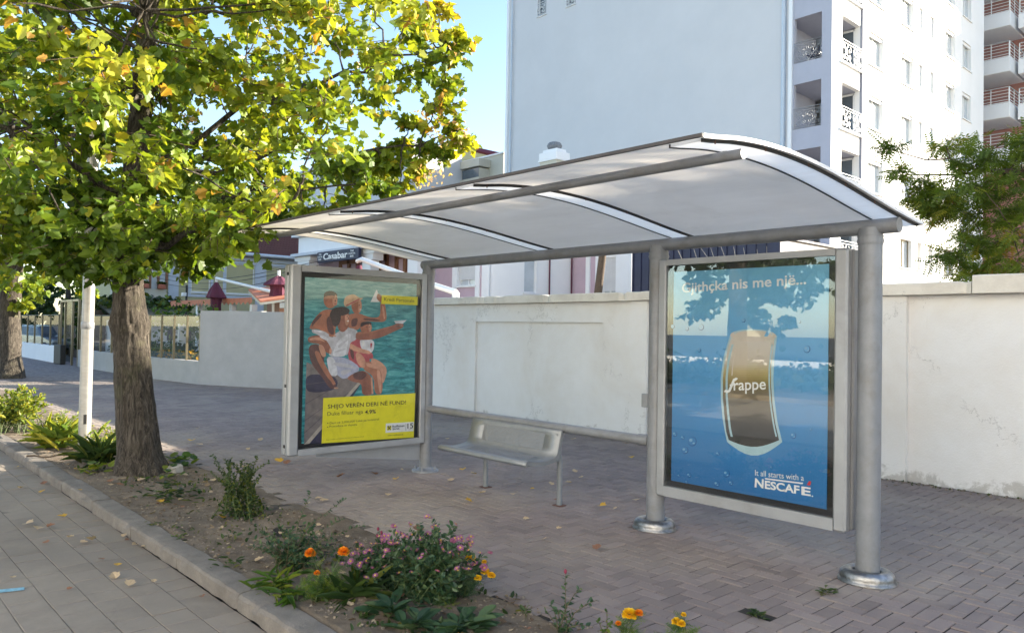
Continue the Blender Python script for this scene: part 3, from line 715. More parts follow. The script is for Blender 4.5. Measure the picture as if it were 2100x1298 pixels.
for x in RIBX:
    mb = MB(); y0r, y1r = 2.95, 5.50; yy = np.linspace(y0r, y1r, 34); hw = 0.083; vs = []
    for y in yy:
        z = float(np.interp(y, ys, zs)) 
        for dx, dz in ((-hw, 0.006), (hw, 0.006), (hw, -0.024), (-hw, -0.024)): vs.append((x+dx, y, z+dz))
    mb.add(vs, [(4*j+a, 4*j+(a+1) % 4, 4*(j+1)+(a+1) % 4, 4*(j+1)+a) for j in range(len(yy)-1) for a in range(4)]+[(0, 3, 2, 1), tuple(len(vs)-4+q for q in (0, 1, 2, 3))], 0)
    rib = mb.build('roof_rib', 'rib', sh)
    for sx in (-1, 1):     # dark rubber lips along both edges
        mb = MB(); vs = []; xx = x+sx*(hw+.004)
        for y in yy:
            z = float(np.interp(y, ys, zs))
            for dx, dz in ((-.005, -.011), (.005, -.011), (.005, -.029), (-.005, -.029)): vs.append((xx+dx, y, z+dz))
        mb.add(vs, [(4*j+a, 4*j+(a+1) % 4, 4*(j+1)+(a+1) % 4, 4*(j+1)+a) for j in range(len(yy)-1) for a in range(4)]+[(0, 3, 2, 1), tuple(len(vs)-4+q for q in (0, 1, 2, 3))], 0)
        mb.build('sealing_strip', 'dark', rib)
    for y in (3.05, 3.5, 3.95, 4.4, 4.8):
        z = float(np.interp(y, ys, zs)) - 0.020; mb = MB()
        mb.tube([(x+hw+0.009, y, z+0.004), (x+hw+0.009, y, z-0.014)], 0.004, 6)
        mb.build('bolt', 'rust', rib)
    mb = MB(); mb.tube([(x, FY, FZ+0.015), (x, FY, float(np.interp(FY, ys, zs))-0.045)], 0.02, 8); mb.build('beam_bracket', 'steel_light', rib)

# ---- poster cases
def case(face, a0, a1, z0, z1, pos, thick, bl, br, bt, bb):
    """face 'y': case in the plane y=pos facing -y, a = x;  face 'x': plane x=pos facing +x, a = y"""
    def P(a, z, d):  # d = distance behind the front face
        return (a, pos+d, z) if face == 'y' else (pos-d, a, z)
    def bx(mb, a, b, zz0, zz1, d0, d1, mat=0, bev=0):
        p = P(a, zz0, d0); q = P(b, zz1, d1)
        mb.box(p[0], q[0], p[1], q[1], p[2], q[2], mat, bev)
    return P, bx
# case 2: blue drink poster, between the second and third posts
yF = 5.075
P2, bx2 = case('y', 0, 0, 0, 0, yF, 0, 0, 0, 0, 0)
c2 = MB(); A0, A1, Z0, Z1 = -3.785, -2.252, 0.297, 2.185
I0, I1, J0, J1 = -3.718, -2.342, 0.377, 2.138
bx2(c2, A0, I0, Z0, Z1, 0, 0.075, 0, 0.008); bx2(c2, I1, A1, Z0, Z1, 0.001, 0.075, 0, 0.014)
bx2(c2, I0-0.004, I1+0.004, J1, Z1-0.001, 0.0015, 0.075); bx2(c2, I0-0.004, I1+0.004, Z0+0.001, J0, 0.0015, 0.075)
bx2(c2, I0, I1, J0, J1, 0.06, 0.075)
bx2(c2, A0+0.005, A1+0.006, Z0+0.005, Z1-0.005, 0.087, 0.165, 0, 0.008)
case2 = c2.build('poster_case', 'steel_light', sh); case2['label'] = 'poster case with the blue cold coffee poster'
mb = MB(); bx2(mb, A0+0.012, A1-0.012, Z0+0.012, Z1-0.012, 0.075, 0.087); mb.build('dark_gap_fill', 'dark', case2)  # black sheet standing for the shade in the gap between both shells
pb = MB(); K = 0.052
bx2(pb, I0, I1, J0, J1, 0.045, 0.052); pb.build('black_border', 'black', case2)
def q2(px, py, d=0.0):   # a pixel of the poster, straightened on to its sheet
    p = PY(px, py, yF+0.04); return (p[0], yF+0.04-d, p[2])
mats2 = ['posterblue']
def mi(lst, name):
    if name not in lst: lst.append(name)
    return lst.index(name)
flat('p_white', (0.92, 0.93, 0.94)); flat('p_red', (0.62, 0.03, 0.03)); flat('p_brown', (0.035, 0.028, 0.025)); flat('p_tan', (0.40, 0.31, 0.22))
flat('p_gold', (0.52, 0.36, 0.08)); flat('p_foam', (0.66, 0.58, 0.50)); flat('p_bub', (0.22, 0.44, 0.66)); flat('p_bubd', (0.01, 0.10, 0.30)); flat('p_mid', (0.10, 0.085, 0.05)); flat('p_glassedge', (0.42, 0.60, 0.68))
B0, B1, D0, D1 = I0+K, I1-K*1.05, J0+K*0.9, J1-K
mb = MB(); mb.box(B0, B1, yF+0.04, yF+0.044, D0, D1, 0)
# the glass of iced coffee
def band(pts_l, pts_r, mat, d):
    mb.poly([q2(*p, d) for p in pts_l] + [q2(*p, d) for p in pts_r[::-1]], mi(mats2, mat))
Lx = [(1499, 688), (1490, 715), (1483, 745), (1480, 775), (1480, 815), (1483, 850), (1487, 885), (1493, 905)]
Rx = [(1592, 690), (1587, 725), (1584, 755), (1584, 790), (1587, 830), (1593, 870), (1600, 900), (1606, 916)]
def at(lst, y):
    for (xa, ya_), (xb, yb_) in zip(lst, lst[1:]):
        if ya_ <= y <= yb_: return (xa+(xb-xa)*(y-ya_)/(yb_-ya_), y)
    return (lst[0][0], y) if y < lst[0][1] else (lst[-1][0], y)
def slab(y0, y1, mat, d, inset=0, bulge=0):
    yy = np.linspace(y0, y1, 6); l = [at(Lx, y) for y in yy]; r = [at(Rx, y) for y in yy]
    l = [(a+inset, b) for a, b in l]; r = [(a-inset, b) for a, b in r]
    bot = [(l[-1][0]+(r[-1][0]-l[-1][0])*t_, y1+bulge*math.sin(math.pi*t_)+(r[-1][1]-l[-1][1])*t_) for t_ in np.linspace(0.1, 0.9, 8)] if bulge else []
    mb.poly([q2(*p, d) for p in l+bot+r[::-1]], mi(mats2, mat))
def ell(cx, cy, rx, ry, mat, d, rot=0, n=22):
    mb.poly([q2(cx+rx*math.cos(a)*math.cos(rot)-ry*math.sin(a)*math.sin(rot), cy+rx*math.cos(a)*math.sin(rot)+ry*math.sin(a)*math.cos(rot), d) for a in np.linspace(0, 2*math.pi, n, endpoint=False)][::-1], mi(mats2, mat))
slab(688, 906, 'p_glassedge', 0.0006, -2, 28)
NB = 44; stops_ = [(0, (0.66, 0.60, 0.54)), (.25, (0.60, 0.52, 0.43)), (.33, (0.50, 0.40, 0.20)), (.42, (0.30, 0.22, 0.08)), (.5, (0.17, 0.13, 0.06)), (.65, (0.13, 0.10, 0.06)), (.8, (0.09, 0.07, 0.05)), (1, (0.035, 0.028, 0.025))]
for q in range(NB):    # the printed drink grades from foam to coffee
    t_ = q/(NB-1); cc_ = tuple(float(np.interp(t_, [a for a, _ in stops_], [c[i] for _, c in stops_])) for i in range(3)); nm_ = 'p_drink%d' % q
    m_d, nt_d, b_d = newmat('printed_drink'); b_d.inputs['Base Color'].default_value = (*cc_, 1); b_d.inputs['Roughness'].default_value = .5; M[nm_] = m_d
    slab(692+q*4.75, 692+(q+1)*4.75 if q < NB-1 else 902, nm_, 0.0010, 2.5, 14 if q == NB-1 else 0)
def vstreak(dx, w_, mat, y0=706, y1=895, d=.0016):
    L_, R_ = [], []
    for y in np.linspace(y0, y1, 12): a = at(Lx, y); b = at(Rx, y); x = a[0]+(b[0]-a[0])*dx; L_.append((x-w_, y)); R_.append((x+w_, y))
    mb.poly([q2(*p, d) for p in L_+R_[::-1]], mi(mats2, mat))
vstreak(.10, 2.2, 'p_glassedge'); vstreak(.94, 1.6, 'p_glassedge'); vstreak(.2, 1.2, 'p_foam', 716, 770)
ell(1545, 688, 47, 13, 'p_foam', 0.0024, 0.02); ell(1545, 684, 40, 9, 'p_glassedge', 0.0026, 0.02); ell(1545, 686, 38, 8, 'p_foam', 0.0028)
mb.poly([q2(x, y, 0.003) for x, y in [(1567, 690), (1575, 690), (1612, 622), (1606, 620)]], mi(mats2, 'posterblue'))
for (x, y, r_) in [(1438, 671, 6), (1655, 716, 7), (1409, 674, 4), (1525, 657, 4), (1434, 718, 4), (1420, 905, 9), (1405, 923, 7), (1490, 971, 7), (1400, 897, 4), (1413, 974, 5), (1499, 990, 5), (1470, 992, 6), (1627, 893, 6), (1408, 988, 3), (1472, 930, 4), (1380, 670, 4), (1663, 880, 3), (1384, 890, 5), (1392, 975, 3), (1582, 958, 3), (1450, 735, 3), (1640, 660, 3)]:
    ell(x, y, r_, r_*1.1, 'p_bubd', 0.0006, n=14); ell(x-0.6, y-0.6, r_*0.86, r_*0.95, 'posterblue', 0.0009, n=14); ell(x-r_*.35, y-r_*.3, r_*0.4, r_*0.38, 'p_bub', 0.0012, n=10)
    ell(x+r_*.3, y+r_*.4, r_*0.3, r_*0.2, 'p_bub', 0.0012, n=8)
E3 = (0, -0.0035, 0)
put_text(mb, 'Gjithçka nis me një...', q2(1399, 607), q2(1654, 590), q2(1399, 581), mi(mats2, 'p_white'), E3, bold=0.018)
put_text(mb, 'rappe', q2(1505, 808), q2(1571, 806), q2(1505, 785), mi(mats2, 'p_white'), E3, bold=0.012)
fpts = [(1492, 806), (1485, 803), (1488, 799), (1494, 800), (1500, 786), (1504, 777), (1510, 774), (1514, 776), (1510, 780), (1507, 782), (1503, 792), (1498, 803)]
mb.poly([q2(x, y, 0.0035) for x, y in fpts][::-1], mi(mats2, 'p_white'))
mb.poly([q2(x, y, 0.0037) for x, y in [(1497, 791), (1512, 789), (1512, 787), (1497, 788)]], mi(mats2, 'p_white'))
put_text(mb, 'It all starts with a', q2(1549, 974.5), q2(1649, 985.5), q2(1549, 963), mi(mats2, 'p_white'), E3)
put_text(mb, 'N', q2(1548, 998.5), q2(1566, 1001), q2(1549, 980), mi(mats2, 'p_white'), E3, bold=0.03)
put_text(mb, 'ESCAF', q2(1569, 1001.5), q2(1640, 1013), q2(1569, 984.5), mi(mats2, 'p_white'), E3, bold=0.03)
put_text(mb, 'E', q2(1644, 1014), q2(1663, 1017), q2(1644, 996.5), mi(mats2, 'p_white'), E3, bold=0.03)
put_text(mb, '.', q2(1665, 1018), q2(1668, 1018.5), q2(1665, 1015), mi(mats2, 'p_white'), E3)
mb.poly([q2(x, y, 0.0036) for x, y in [(1569, 979.5), (1570, 982.5), (1646, 992.3), (1648, 989.3)]], mi(mats2, 'p_white'))
mb.poly([q2(x, y, 0.0037) for x, y in [(1655, 994), (1662, 995), (1664, 986), (1659, 986)]], mi(mats2, 'p_red'))
mb.build('printed_poster', [M[m] for m in mats2], case2)
mb = MB(); bx2(mb, I0, I1, J0, J1, 0.018, 0.022); mb.build('glass_pane', 'pglass', case2)

# case 1: bank poster, standing out from the first post towards the kerb
xF = -6.965
def P1(y, z, d): return (xF-d, y, z)
def bx1(mb, a, b, z0, z1, d0, d1, mat=0, bev=0): mb.box(xF-d1, xF-d0, a, b, z0, z1, mat, bev)
s1 = abs(xF)/7.03; sz = lambda z: 1.6+(z-1.6)*s1
a0, a1 = 3.50*s1, 5.098; zz0, zz1 = sz(0.318), sz(2.213)
i0, i1, j0, j1 = 3.613*s1, 5.078*s1, sz(0.381), sz(2.146)
mb = MB()
bx1(mb, a0, i0, zz0, zz1, 0, 0.07, 0, 0.016); bx1(mb, i1, a1, zz0, zz1, 0.001, 0.07, 0, 0.006)
bx1(mb, i0-0.004, i1+0.004, j1, zz1-0.001, 0.0015, 0.07); bx1(mb, i0-0.004, i1+0.004, zz0+0.001, j0, 0.0015, 0.07)
bx1(mb, i0, i1, j0, j1, 0.055, 0.07)
bx1(mb, a0+0.006, a1, zz0+0.004, zz1-0.004, 0.085, 0.165, 0, 0.012)
# plate hanging below the case at the post side
vs = [(xF-0.082, a0+0.35, zz0+0.02), (xF-0.082, 5.13, zz0+0.02), (xF-0.082, 5.13, 0.13), (xF-0.082, 5.0, 0.14), (xF-0.082, a0+0.35, 0.29)]
mb.poly(vs); mb.poly([(x-0.004, y, z) for x, y, z in vs][::-1])
case1 = mb.build('poster_case', 'steel_light', sh); case1['label'] = 'poster case with the yellow bank poster'
mb = MB(); bx1(mb, a0+0.012, a1-0.012, zz0+0.012, zz1-0.012, 0.07, 0.085); mb.build('dark_gap_fill', 'dark', case1)  # dark fill for the shaded slot between front and back shells
mb = MB(); bx1(mb, i0, i1, j0, j1, 0.045, 0.052); mb.build('black_border', 'black', case1)
def q1(px, py, d=0.0):
    p = PX(px, py, xF-0.04); return (p[0]+d, p[1], p[2])
def z1(X, Y, d=0.0): return q1(600+X/3.507, 560+Y/3.507, d)    # coordinates of the enlarged view
def flatv(nm, c): M[nm] = plain(nm, c, .55, .26 if nm.startswith(('k_skin', 'k_s', 'k_hair', 'k_dock', 'k_hat', 'k_pink')) else .05, 13, 0, 0, 40, tuple(x*.45 for x in c), .35)
for nm, c in dict(k_skin=(0.40, 0.155, 0.09), k_skin2=(0.30, 0.11, 0.07), k_skind=(0.12, 0.05, 0.045), k_hair=(0.05, 0.032, 0.03), k_shirt=(0.50, 0.50, 0.55), k_shirt2=(0.66, 0.67, 0.72),
                  k_short=(0.42, 0.44, 0.58), k_hat=(0.62, 0.42, 0.26), k_pink=(0.45, 0.08, 0.10), k_dock=(0.20, 0.17, 0.165), k_dockd=(0.10, 0.085, 0.10), k_dockl=(0.44, 0.38, 0.32),
                  k_shadow=(0.035, 0.03, 0.07), k_yel=(0.80, 0.72, 0.02), k_blk=(0.015, 0.015, 0.015), k_wh=(0.8, 0.8, 0.8), k_grey=(0.4, 0.4, 0.4), k_skinl=(0.58, 0.30, 0.20), k_seal=(0.10, 0.42, 0.42), k_sead=(0.004, 0.09, 0.12)).items(): flatv(nm, c)
mats1 = ['sea']; mb = MB(); K1 = 0.052
mb.box(xF-0.044, xF-0.04, i0+K1, i1-K1, j0+K1, j1-K1, 0)
LD = [0.0005]
def sp(pts, mat, smooth=2):
    """closed smooth outline (Chaikin) in the enlarged coordinates"""
    P = [np.array(p, float) for p in pts]
    for _ in range(smooth):
        Q = []
        for i in range(len(P)):
            a, b = P[i], P[(i+1) % len(P)]; Q += [a*0.78+b*0.22, a*0.22+b*0.78]
        P = Q
    LD[0] += 0.00008
    mb.poly([z1(x, y, LD[0]) for x, y in P], mi(mats1, mat))
def el(cx, cy, rx, ry, mat, rot=0):
    LD[0] += 0.00008
    mb.poly([z1(cx+rx*math.cos(a)*math.cos(rot)-ry*math.sin(a)*math.sin(rot), cy+rx*math.cos(a)*math.sin(rot)+ry*math.sin(a)*math.cos(rot), LD[0]) for a in np.linspace(0, 2*math.pi, 24, endpoint=False)], mi(mats1, mat))
def ln(a, b, w, mat):
    a = np.array(a, float); b = np.array(b, float); n_ = b-a; n_ = np.array([-n_[1], n_[0]])/np.linalg.norm(n_)*w/2
    LD[0] += 0.00005; mb.poly([z1(*p, LD[0]) for p in (a-n_, b-n_, b+n_, a+n_)], mi(mats1, mat))
# dock
sp([(82, 1232), (100, 640), (250, 700), (490, 780), (485, 800), (120, 1215)], 'k_dock', 0)
sp([(96, 720), (300, 740), (330, 790), (300, 840), (180, 860), (94, 850)], 'k_shadow')
for a, b in [((94, 800), (330, 770)), ((92, 940), (250, 850)), ((88, 1060), (330, 890)), ((84, 1150), (400, 860))]: ln(a, b, 4, 'k_dockd')
sp([(470, 785), (492, 790), (120, 1225), (82, 1232)], 'k_dockl', 0); sp([(492, 792), (470, 830), (210, 1225), (120, 1225)], 'k_shadow', 0)
# woman with hat, arm up with paper boat
sp([(560, 208), (604, 118), (628, 170), (622, 208)], 'k_wh', 0); sp([(612, 145), (640, 160), (655, 200), (635, 215), (600, 180)], 'k_skin')
sp([(630, 200), (660, 195), (680, 330), (655, 352), (600, 350), (500, 345), (480, 410), (400, 410), (390, 300), (470, 285), (560, 322), (632, 318)], 'k_skin')
sp([(430, 195), (492, 190), (500, 250), (480, 292), (440, 290), (420, 240)], 'k_skin')
sp([(365, 215), (380, 165), (440, 150), (480, 178), (510, 178), (495, 192), (440, 215), (380, 250)], 'k_hat'); ln((385, 235), (480, 188), 9, 'k_pink')
# woman's body, girl on her lap
sp([(400, 470), (510, 470), (560, 620), (540, 690), (400, 660)], 'k_pink')
sp([(520, 630), (600, 645), (640, 690), (650, 870), (588, 872), (585, 740), (500, 690)], 'k_skin'); sp([(570, 605), (640, 640), (682, 690), (660, 780), (640, 795), (640, 700), (560, 650)], 'k_skinl')
sp([(480, 470), (590, 478), (582, 560), (540, 590), (490, 540)], 'k_shirt2'); sp([(505, 560), (575, 570), (580, 620), (520, 610)], 'k_pink')
el(528, 392, 42, 44, 'k_skin'); sp([(486, 390), (490, 352), (560, 348), (572, 372), (530, 368), (500, 385)], 'k_hair')
sp([(450, 575), (480, 570), (525, 620), (522, 680), (495, 680), (460, 640)], 'k_skinl'); sp([(410, 500), (480, 540), (560, 560), (560, 585), (470, 570), (405, 545)], 'k_skinl')
# boy
sp([(118, 392), (160, 320), (220, 262), (300, 262), (335, 330), (300, 420), (322, 455), (290, 462), (220, 420), (180, 400), (130, 405)], 'k_skin')
el(270, 192, 48, 62, 'k_skin'); sp([(222, 180), (226, 140), (272, 124), (318, 144), (322, 178), (290, 160), (240, 165)], 'k_hair'); sp([(282, 175), (322, 180), (318, 225), (290, 240)], 'k_skinl')
# man: arm, shirt, head, shorts, legs
sp([(135, 400), (240, 420), (285, 470), (300, 440), (380, 388), (470, 408), (462, 478), (410, 500), (385, 600), (250, 602), (278, 520), (180, 440), (140, 430)], 'k_shirt')
sp([(290, 560), (330, 480), (420, 420), (412, 500), (388, 600), (285, 600)], 'k_shirt2')
sp([(455, 420), (560, 425), (640, 400), (735, 372), (765, 348), (798, 362), (795, 392), (750, 410), (640, 462), (560, 480), (450, 482)], 'k_skin2'); sp([(730, 345), (820, 338), (790, 365), (740, 362)], 'k_shirt2', 0)
sp([(330, 290), (400, 275), (412, 330), (400, 395), (360, 430), (320, 400)], 'k_skin2'); sp([(262, 300), (290, 250), (370, 240), (412, 262), (405, 290), (350, 310), (335, 370), (300, 390), (272, 350)], 'k_hair'); sp([(372, 300), (408, 300), (404, 370), (380, 380)], 'k_skinl')
sp([(232, 600), (385, 604), (505, 690), (372, 768), (330, 740), (270, 690)], 'k_short'); sp([(240, 600), (300, 604), (330, 740), (265, 740)], 'k_shirt2')
sp([(380, 752), (500, 690), (572, 742), (582, 876), (498, 880), (496, 790), (430, 782)], 'k_skin2'); ln((566, 750), (574, 868), 12, 'k_skinl')
sp([(106, 460), (190, 442), (250, 490), (285, 560), (262, 582), (225, 560), (200, 510), (112, 500)], 'k_skin2')
sp([(108, 520), (190, 505), (232, 590), (220, 640), (280, 740), (320, 820), (270, 838), (205, 740), (130, 650)], 'k_skind'); sp([(180, 510), (222, 520), (245, 600), (208, 604)], 'k_skinl'); ln((200, 620), (300, 800), 22, 'k_skin')
# second tones: light from the right on limbs and cloth, faces, hair
for pts, m_n in [([(300, 150), (322, 165), (320, 225), (304, 240)], 'k_skinl'), ([(470, 200), (492, 198), (498, 250), (484, 285), (472, 280)], 'k_skinl'), ([(640, 235), (652, 232), (668, 320), (655, 338)], 'k_skinl'), ([(500, 325), (600, 330), (640, 345), (520, 340)], 'k_skind'),
               ([(545, 360), (568, 380), (560, 425), (545, 430)], 'k_skinl'), ([(470, 440), (560, 432), (640, 408), (740, 380), (742, 372), (640, 398), (560, 422), (470, 425)], 'k_skin'), ([(140, 340), (200, 290), (215, 300), (150, 370), (135, 390)], 'k_skind'),
               ([(240, 330), (270, 300), (300, 420), (290, 450), (250, 420)], 'k_skind'), ([(600, 690), (632, 700), (640, 860), (622, 866)], 'k_skinl'), ([(520, 640), (600, 660), (625, 690), (600, 690), (530, 670)], 'k_skinl'), ([(430, 720), (500, 700), (540, 730), (500, 770), (440, 760)], 'k_skind'),
               ([(400, 420), (415, 500), (395, 590), (380, 590), (398, 500)], 'k_shirt'), ([(300, 470), (350, 430), (340, 450), (300, 520)], 'k_shirt'), ([(320, 520), (400, 470), (400, 478), (330, 545)], 'k_shirt'), ([(300, 560), (380, 540), (380, 550), (300, 575)], 'k_shirt'),
               ([(290, 640), (400, 650), (470, 690), (400, 680), (300, 665)], 'k_shirt'), ([(340, 700), (430, 690), (400, 720), (350, 740)], 'k_shirt'), ([(200, 440), (260, 470), (250, 490), (190, 460)], 'k_shirt2'), ([(150, 408), (220, 418), (200, 428), (150, 420)], 'k_shirt2'),
               ([(120, 470), (190, 455), (240, 500), (190, 480), (120, 485)], 'k_skinl'), ([(150, 560), (190, 560), (220, 650), (290, 780), (270, 780), (190, 660)], 'k_skin'), ([(420, 330), (470, 320), (460, 380), (420, 390)], 'k_skind'), ([(410, 540), (440, 560), (440, 630), (415, 600)], 'k_skind'), ([(500, 480), (520, 500), (500, 540)], 'k_wh'), ([(555, 500), (575, 505), (560, 550)], 'k_pink')]: sp(pts, m_n)
for (x, y, rx, ry, m_n) in [(292, 178, 7, 3, 'k_skind'), (312, 180, 5, 3, 'k_skind'), (305, 222, 10, 3, 'k_pink'), (305, 200, 4, 8, 'k_skind'), (478, 232, 6, 3, 'k_skind'), (486, 262, 7, 3, 'k_wh'), (392, 312, 7, 3, 'k_skind'), (396, 345, 8, 4, 'k_wh'), (400, 325, 3, 8, 'k_skind'), (530, 388, 5, 3, 'k_skind'), (552, 388, 5, 3, 'k_skind'), (542, 415, 8, 3, 'k_pink'), (352, 318, 8, 13, 'k_skin'), (778, 378, 14, 4, 'k_skinl'), (280, 450, 22, 9, 'k_skin'), (300, 452, 12, 5, 'k_skinl'), (270, 560, 9, 22, 'k_skinl'), (310, 826, 16, 6, 'k_skinl')]: el(x, y, rx, ry, m_n)
for q in range(46):
    X_, Y_ = R.uniform(500, 880), R.uniform(60, 860)
    if X_ > 690 or Y_ < 110 or (Y_ > 500 and X_ > 660): ln((X_-R.uniform(8, 26), Y_), (X_+R.uniform(8, 26), Y_+R.uniform(-3, 3)), R.uniform(1.5, 3.5), R.choice(['k_seal', 'k_sead']))
# yellow boxes
LD[0] += 0.0003
mb.poly([z1(x, y, LD[0]) for x, y in [(218, 897), (880, 862), (868, 1180), (205, 1222)]], mi(mats1, 'k_yel'))
mb.poly([z1(x, y, LD[0]) for x, y in [(638, 158), (897, 172), (895, 232), (635, 222)]], mi(mats1, 'k_yel'))
LD[0] += 0.0003
def tx(s, BL, BR, TL, mat='k_blk', **kw): put_text(mb, s, z1(*BL), z1(*BR), z1(*TL), mi(mats1, mat), (LD[0], 0, 0), **kw)
tx('Kredi Personale', (656, 200), (872, 212), (656, 176))
tx('SHIJO VERËN DERI NË FUND!', (250, 983), (812, 950), (250, 938), bold=0.012)
tx('Duke filluar nga', (247, 1034), (503, 1016), (247, 998)); tx('4.9%', (518, 1014), (596, 1008), (518, 984), bold=0.02)
el(250, 1078, 4, 4, 'k_blk'); el(249, 1106, 4, 4, 'k_blk')
tx('Deri në 2,000,000 Lekë pa kolateral', (264, 1090), (618, 1060), (264, 1070)); tx('Procedura të shpejta', (262, 1114), (460, 1098), (262, 1094))
tx('Deri vetëm e vlefshme për më 31 Dhjetor 2019', (240, 1202), (508, 1178), (240, 1194)); tx('www.raiffeisen.al', (680, 1170), (790, 1162), (680, 1160))
LD[0] += 0.0002
mb.poly([z1(x, y, LD[0]) for x, y in [(668, 1080), (870, 1068), (866, 1134), (665, 1147)]], mi(mats1, 'k_wh'))
LD[0] += 0.0002
mb.poly([z1(x, y, LD[0]) for x, y in [(676, 1098), (708, 1095), (707, 1127), (675, 1130)]], mi(mats1, 'k_yel'))
LD[0] += 0.0002; ln((680, 1100), (704, 1126), 6, 'k_blk'); ln((704, 1100), (680, 1126), 6, 'k_blk'); ln((680, 1101), (690, 1098), 5, 'k_blk'); ln((694, 1098), (704, 1101), 5, 'k_blk')
tx('Raiffeisen', (714, 1110), (802, 1103), (714, 1093), bold=0.02); tx('BANK', (716, 1127), (768, 1123), (716, 1113), bold=0.02)
ln((812, 1080), (811, 1130), 2.5, 'k_blk'); tx('15', (822, 1117), (864, 1113), (822, 1080), bold=0.02); tx('VJET', (824, 1124), (862, 1121), (824, 1119))
mb.build('printed_poster', [M[m] for m in mats1], case1)
mb = MB(); bx1(mb, i0, i1, j0, j1, 0.018, 0.022); mb.build('glass_pane', 'pglass1', case1)
for z in (zz0+0.08, 1.0, 2.1): mb = MB(); mb.box(xF-0.10, xF-0.055, a0-0.002, a0+0.004, z, z+0.03); mb.build('hinge', 'dark', case1)

# ------------------------------------------------------------------ bench
bn = thing('bench', 'grey perforated steel bench under the shelter between its first two posts', 'bench', (-5.45, 4.95, 0))
m_, nt_, b_ = newmat('perforated_steel')
col_ = ramp(nt_, noise(nt_, 6, 5, 0.7), [(0.3, (0.19, 0.205, 0.22)), (0.7, (0.24, 0.255, 0.27))])
nt_.links.new(col_, b_.inputs['Base Color']); b_.inputs['Roughness'].default_value = 0.4; b_.inputs['Metallic'].default_value = 0.2
M['benchsteel'] = m_
m_, nt_, b_ = newmat('perforated_area')   # round holes in a hexagonal grid, really see-through
uv = nt_.nodes.new('ShaderNodeAttribute'); uv.attribute_name = 'HoleUV'
v_ = nt_.nodes.new('ShaderNodeTexVoronoi'); v_.inputs['Scale'].default_value = 1.0; v_.inputs['Randomness'].default_value = 0.0
nt_.links.new(uv.outputs['Vector'], v_.inputs['Vector'])
f_ = ramp(nt_, v_.outputs['Distance'], [(0.30, (1, 1, 1)), (0.34, (0, 0, 0))])
tr = nt_.nodes.new('ShaderNodeBsdfTransparent'); mx = nt_.nodes.new('ShaderNodeMixShader')
b_.inputs['Base Color'].default_value = (0.21, 0.225, 0.24, 1); b_.inputs['Roughness'].default_value = 0.42
nt_.links.new(f_, mx.inputs[0]); nt_.links.new(b_.outputs[0], mx.inputs[1]); nt_.links.new(tr.outputs[0], mx.inputs[2])
nt_.links.new(mx.outputs[0], nt_.nodes['Material Output'].inputs['Surface']); M['perf'] = m_
def prof_bench():
    pts = [(4.655, 0.405), (4.648, 0.425), (4.66, 0.445), (4.69, 0.452)]
    for t_ in np.linspace(0, 1, 9)[1:]: pts.append((4.69+t_*0.29, 0.452-0.018*math.sin(t_*math.pi)-0.008*t_))
    for a in np.linspace(0, 75, 8)[1:]: r_ = 0.07; pts.append((4.98+r_*math.sin(math.radians(a)), 0.444+r_-r_*math.cos(math.radians(a))))
    y, z = pts[-1]
    for t_ in np.linspace(0, 1, 8)[1:]: pts.append((y+0.045*t_, z+0.175*t_))
    y, z = pts[-1]
    for a in (25, 60, 100, 140): pts.append((y+0.022*(1-math.cos(math.radians(a))), z+0.022*math.sin(math.radians(a))))
    return pts
bp = prof_bench(); BX0, BX1 = -6.13, -4.86
perf_rows = set(range(5, 11)) | set(range(18, 24))
mb = MB(); hole = []
xs = [BX0, BX0+0.2, BX1-0.2, BX1]; th = 0.004
vs = []; 
for x in xs:
    for y, z in bp: vs.append((x, y, z))
npb = len(bp); arc = np.concatenate([[0], np.cumsum([math.dist(a, b) for a, b in zip(bp, bp[1:])])])
fs_s, fs_p = [], []
for i in range(3):
    for j in range(npb-1):
        f = (i*npb+j, (i+1)*npb+j, (i+1)*npb+j+1, i*npb+j+1)
        (fs_p if (i == 1 and j in perf_rows) else fs_s).append(f)
mb.add(vs, fs_s, 0, True)
vs2 = [(x, y+0.0, z-0.004) for x, y, z in vs]
seat = mb.build('seat_and_back', 'benchsteel', bn)
so_ = seat.modifiers.new('s', 'SOLIDIFY'); so_.thickness = 0.004
mbp = MB(); mbp.add(vs, fs_p, 0, True); pp = mbp.build('perforated_panel', 'perf', bn)
at_ = pp.data.attributes.new('HoleUV', 'FLOAT_VECTOR', 'POINT')
data = []
for x in xs:
    for k_ in range(npb): data += [x/0.0125, arc[k_]/0.0125, 0.0]
at_.data.foreach_set('vector', data)
for x in (BX0, BX1):     # folded end cheeks
    mb = MB()
    for j in range(npb-3):
        (y0_, z0_), (y1_, z1_) = bp[j], bp[j+1]
        dy, dz = y1_-y0_, z1_-z0_; L_ = math.hypot(dy, dz); ny, nz = dz/L_*0.035, -dy/L_*0.035
        if j > 0:
            py_, pz_ = bp[j-1]; d0 = (y1_-py_, z1_-pz_); L0 = math.hypot(*d0); n0 = (d0[1]/L0*0.035, -d0[0]/L0*0.035)
        else: n0 = (ny, nz)
        ny2, nz2 = bp[j+2]; d1 = (ny2-y0_, nz2-z0_); L1 = math.hypot(*d1); n1 = (d1[1]/L1*0.035, -d1[0]/L1*0.035)
        mb.quad((x, y0_, z0_), (x, y1_, z1_), (x, y1_+n1[0], z1_+n1[1]), (x, y0_+n0[0], z0_+n0[1]))
    mb.build('end_cheek', 'benchsteel', bn)
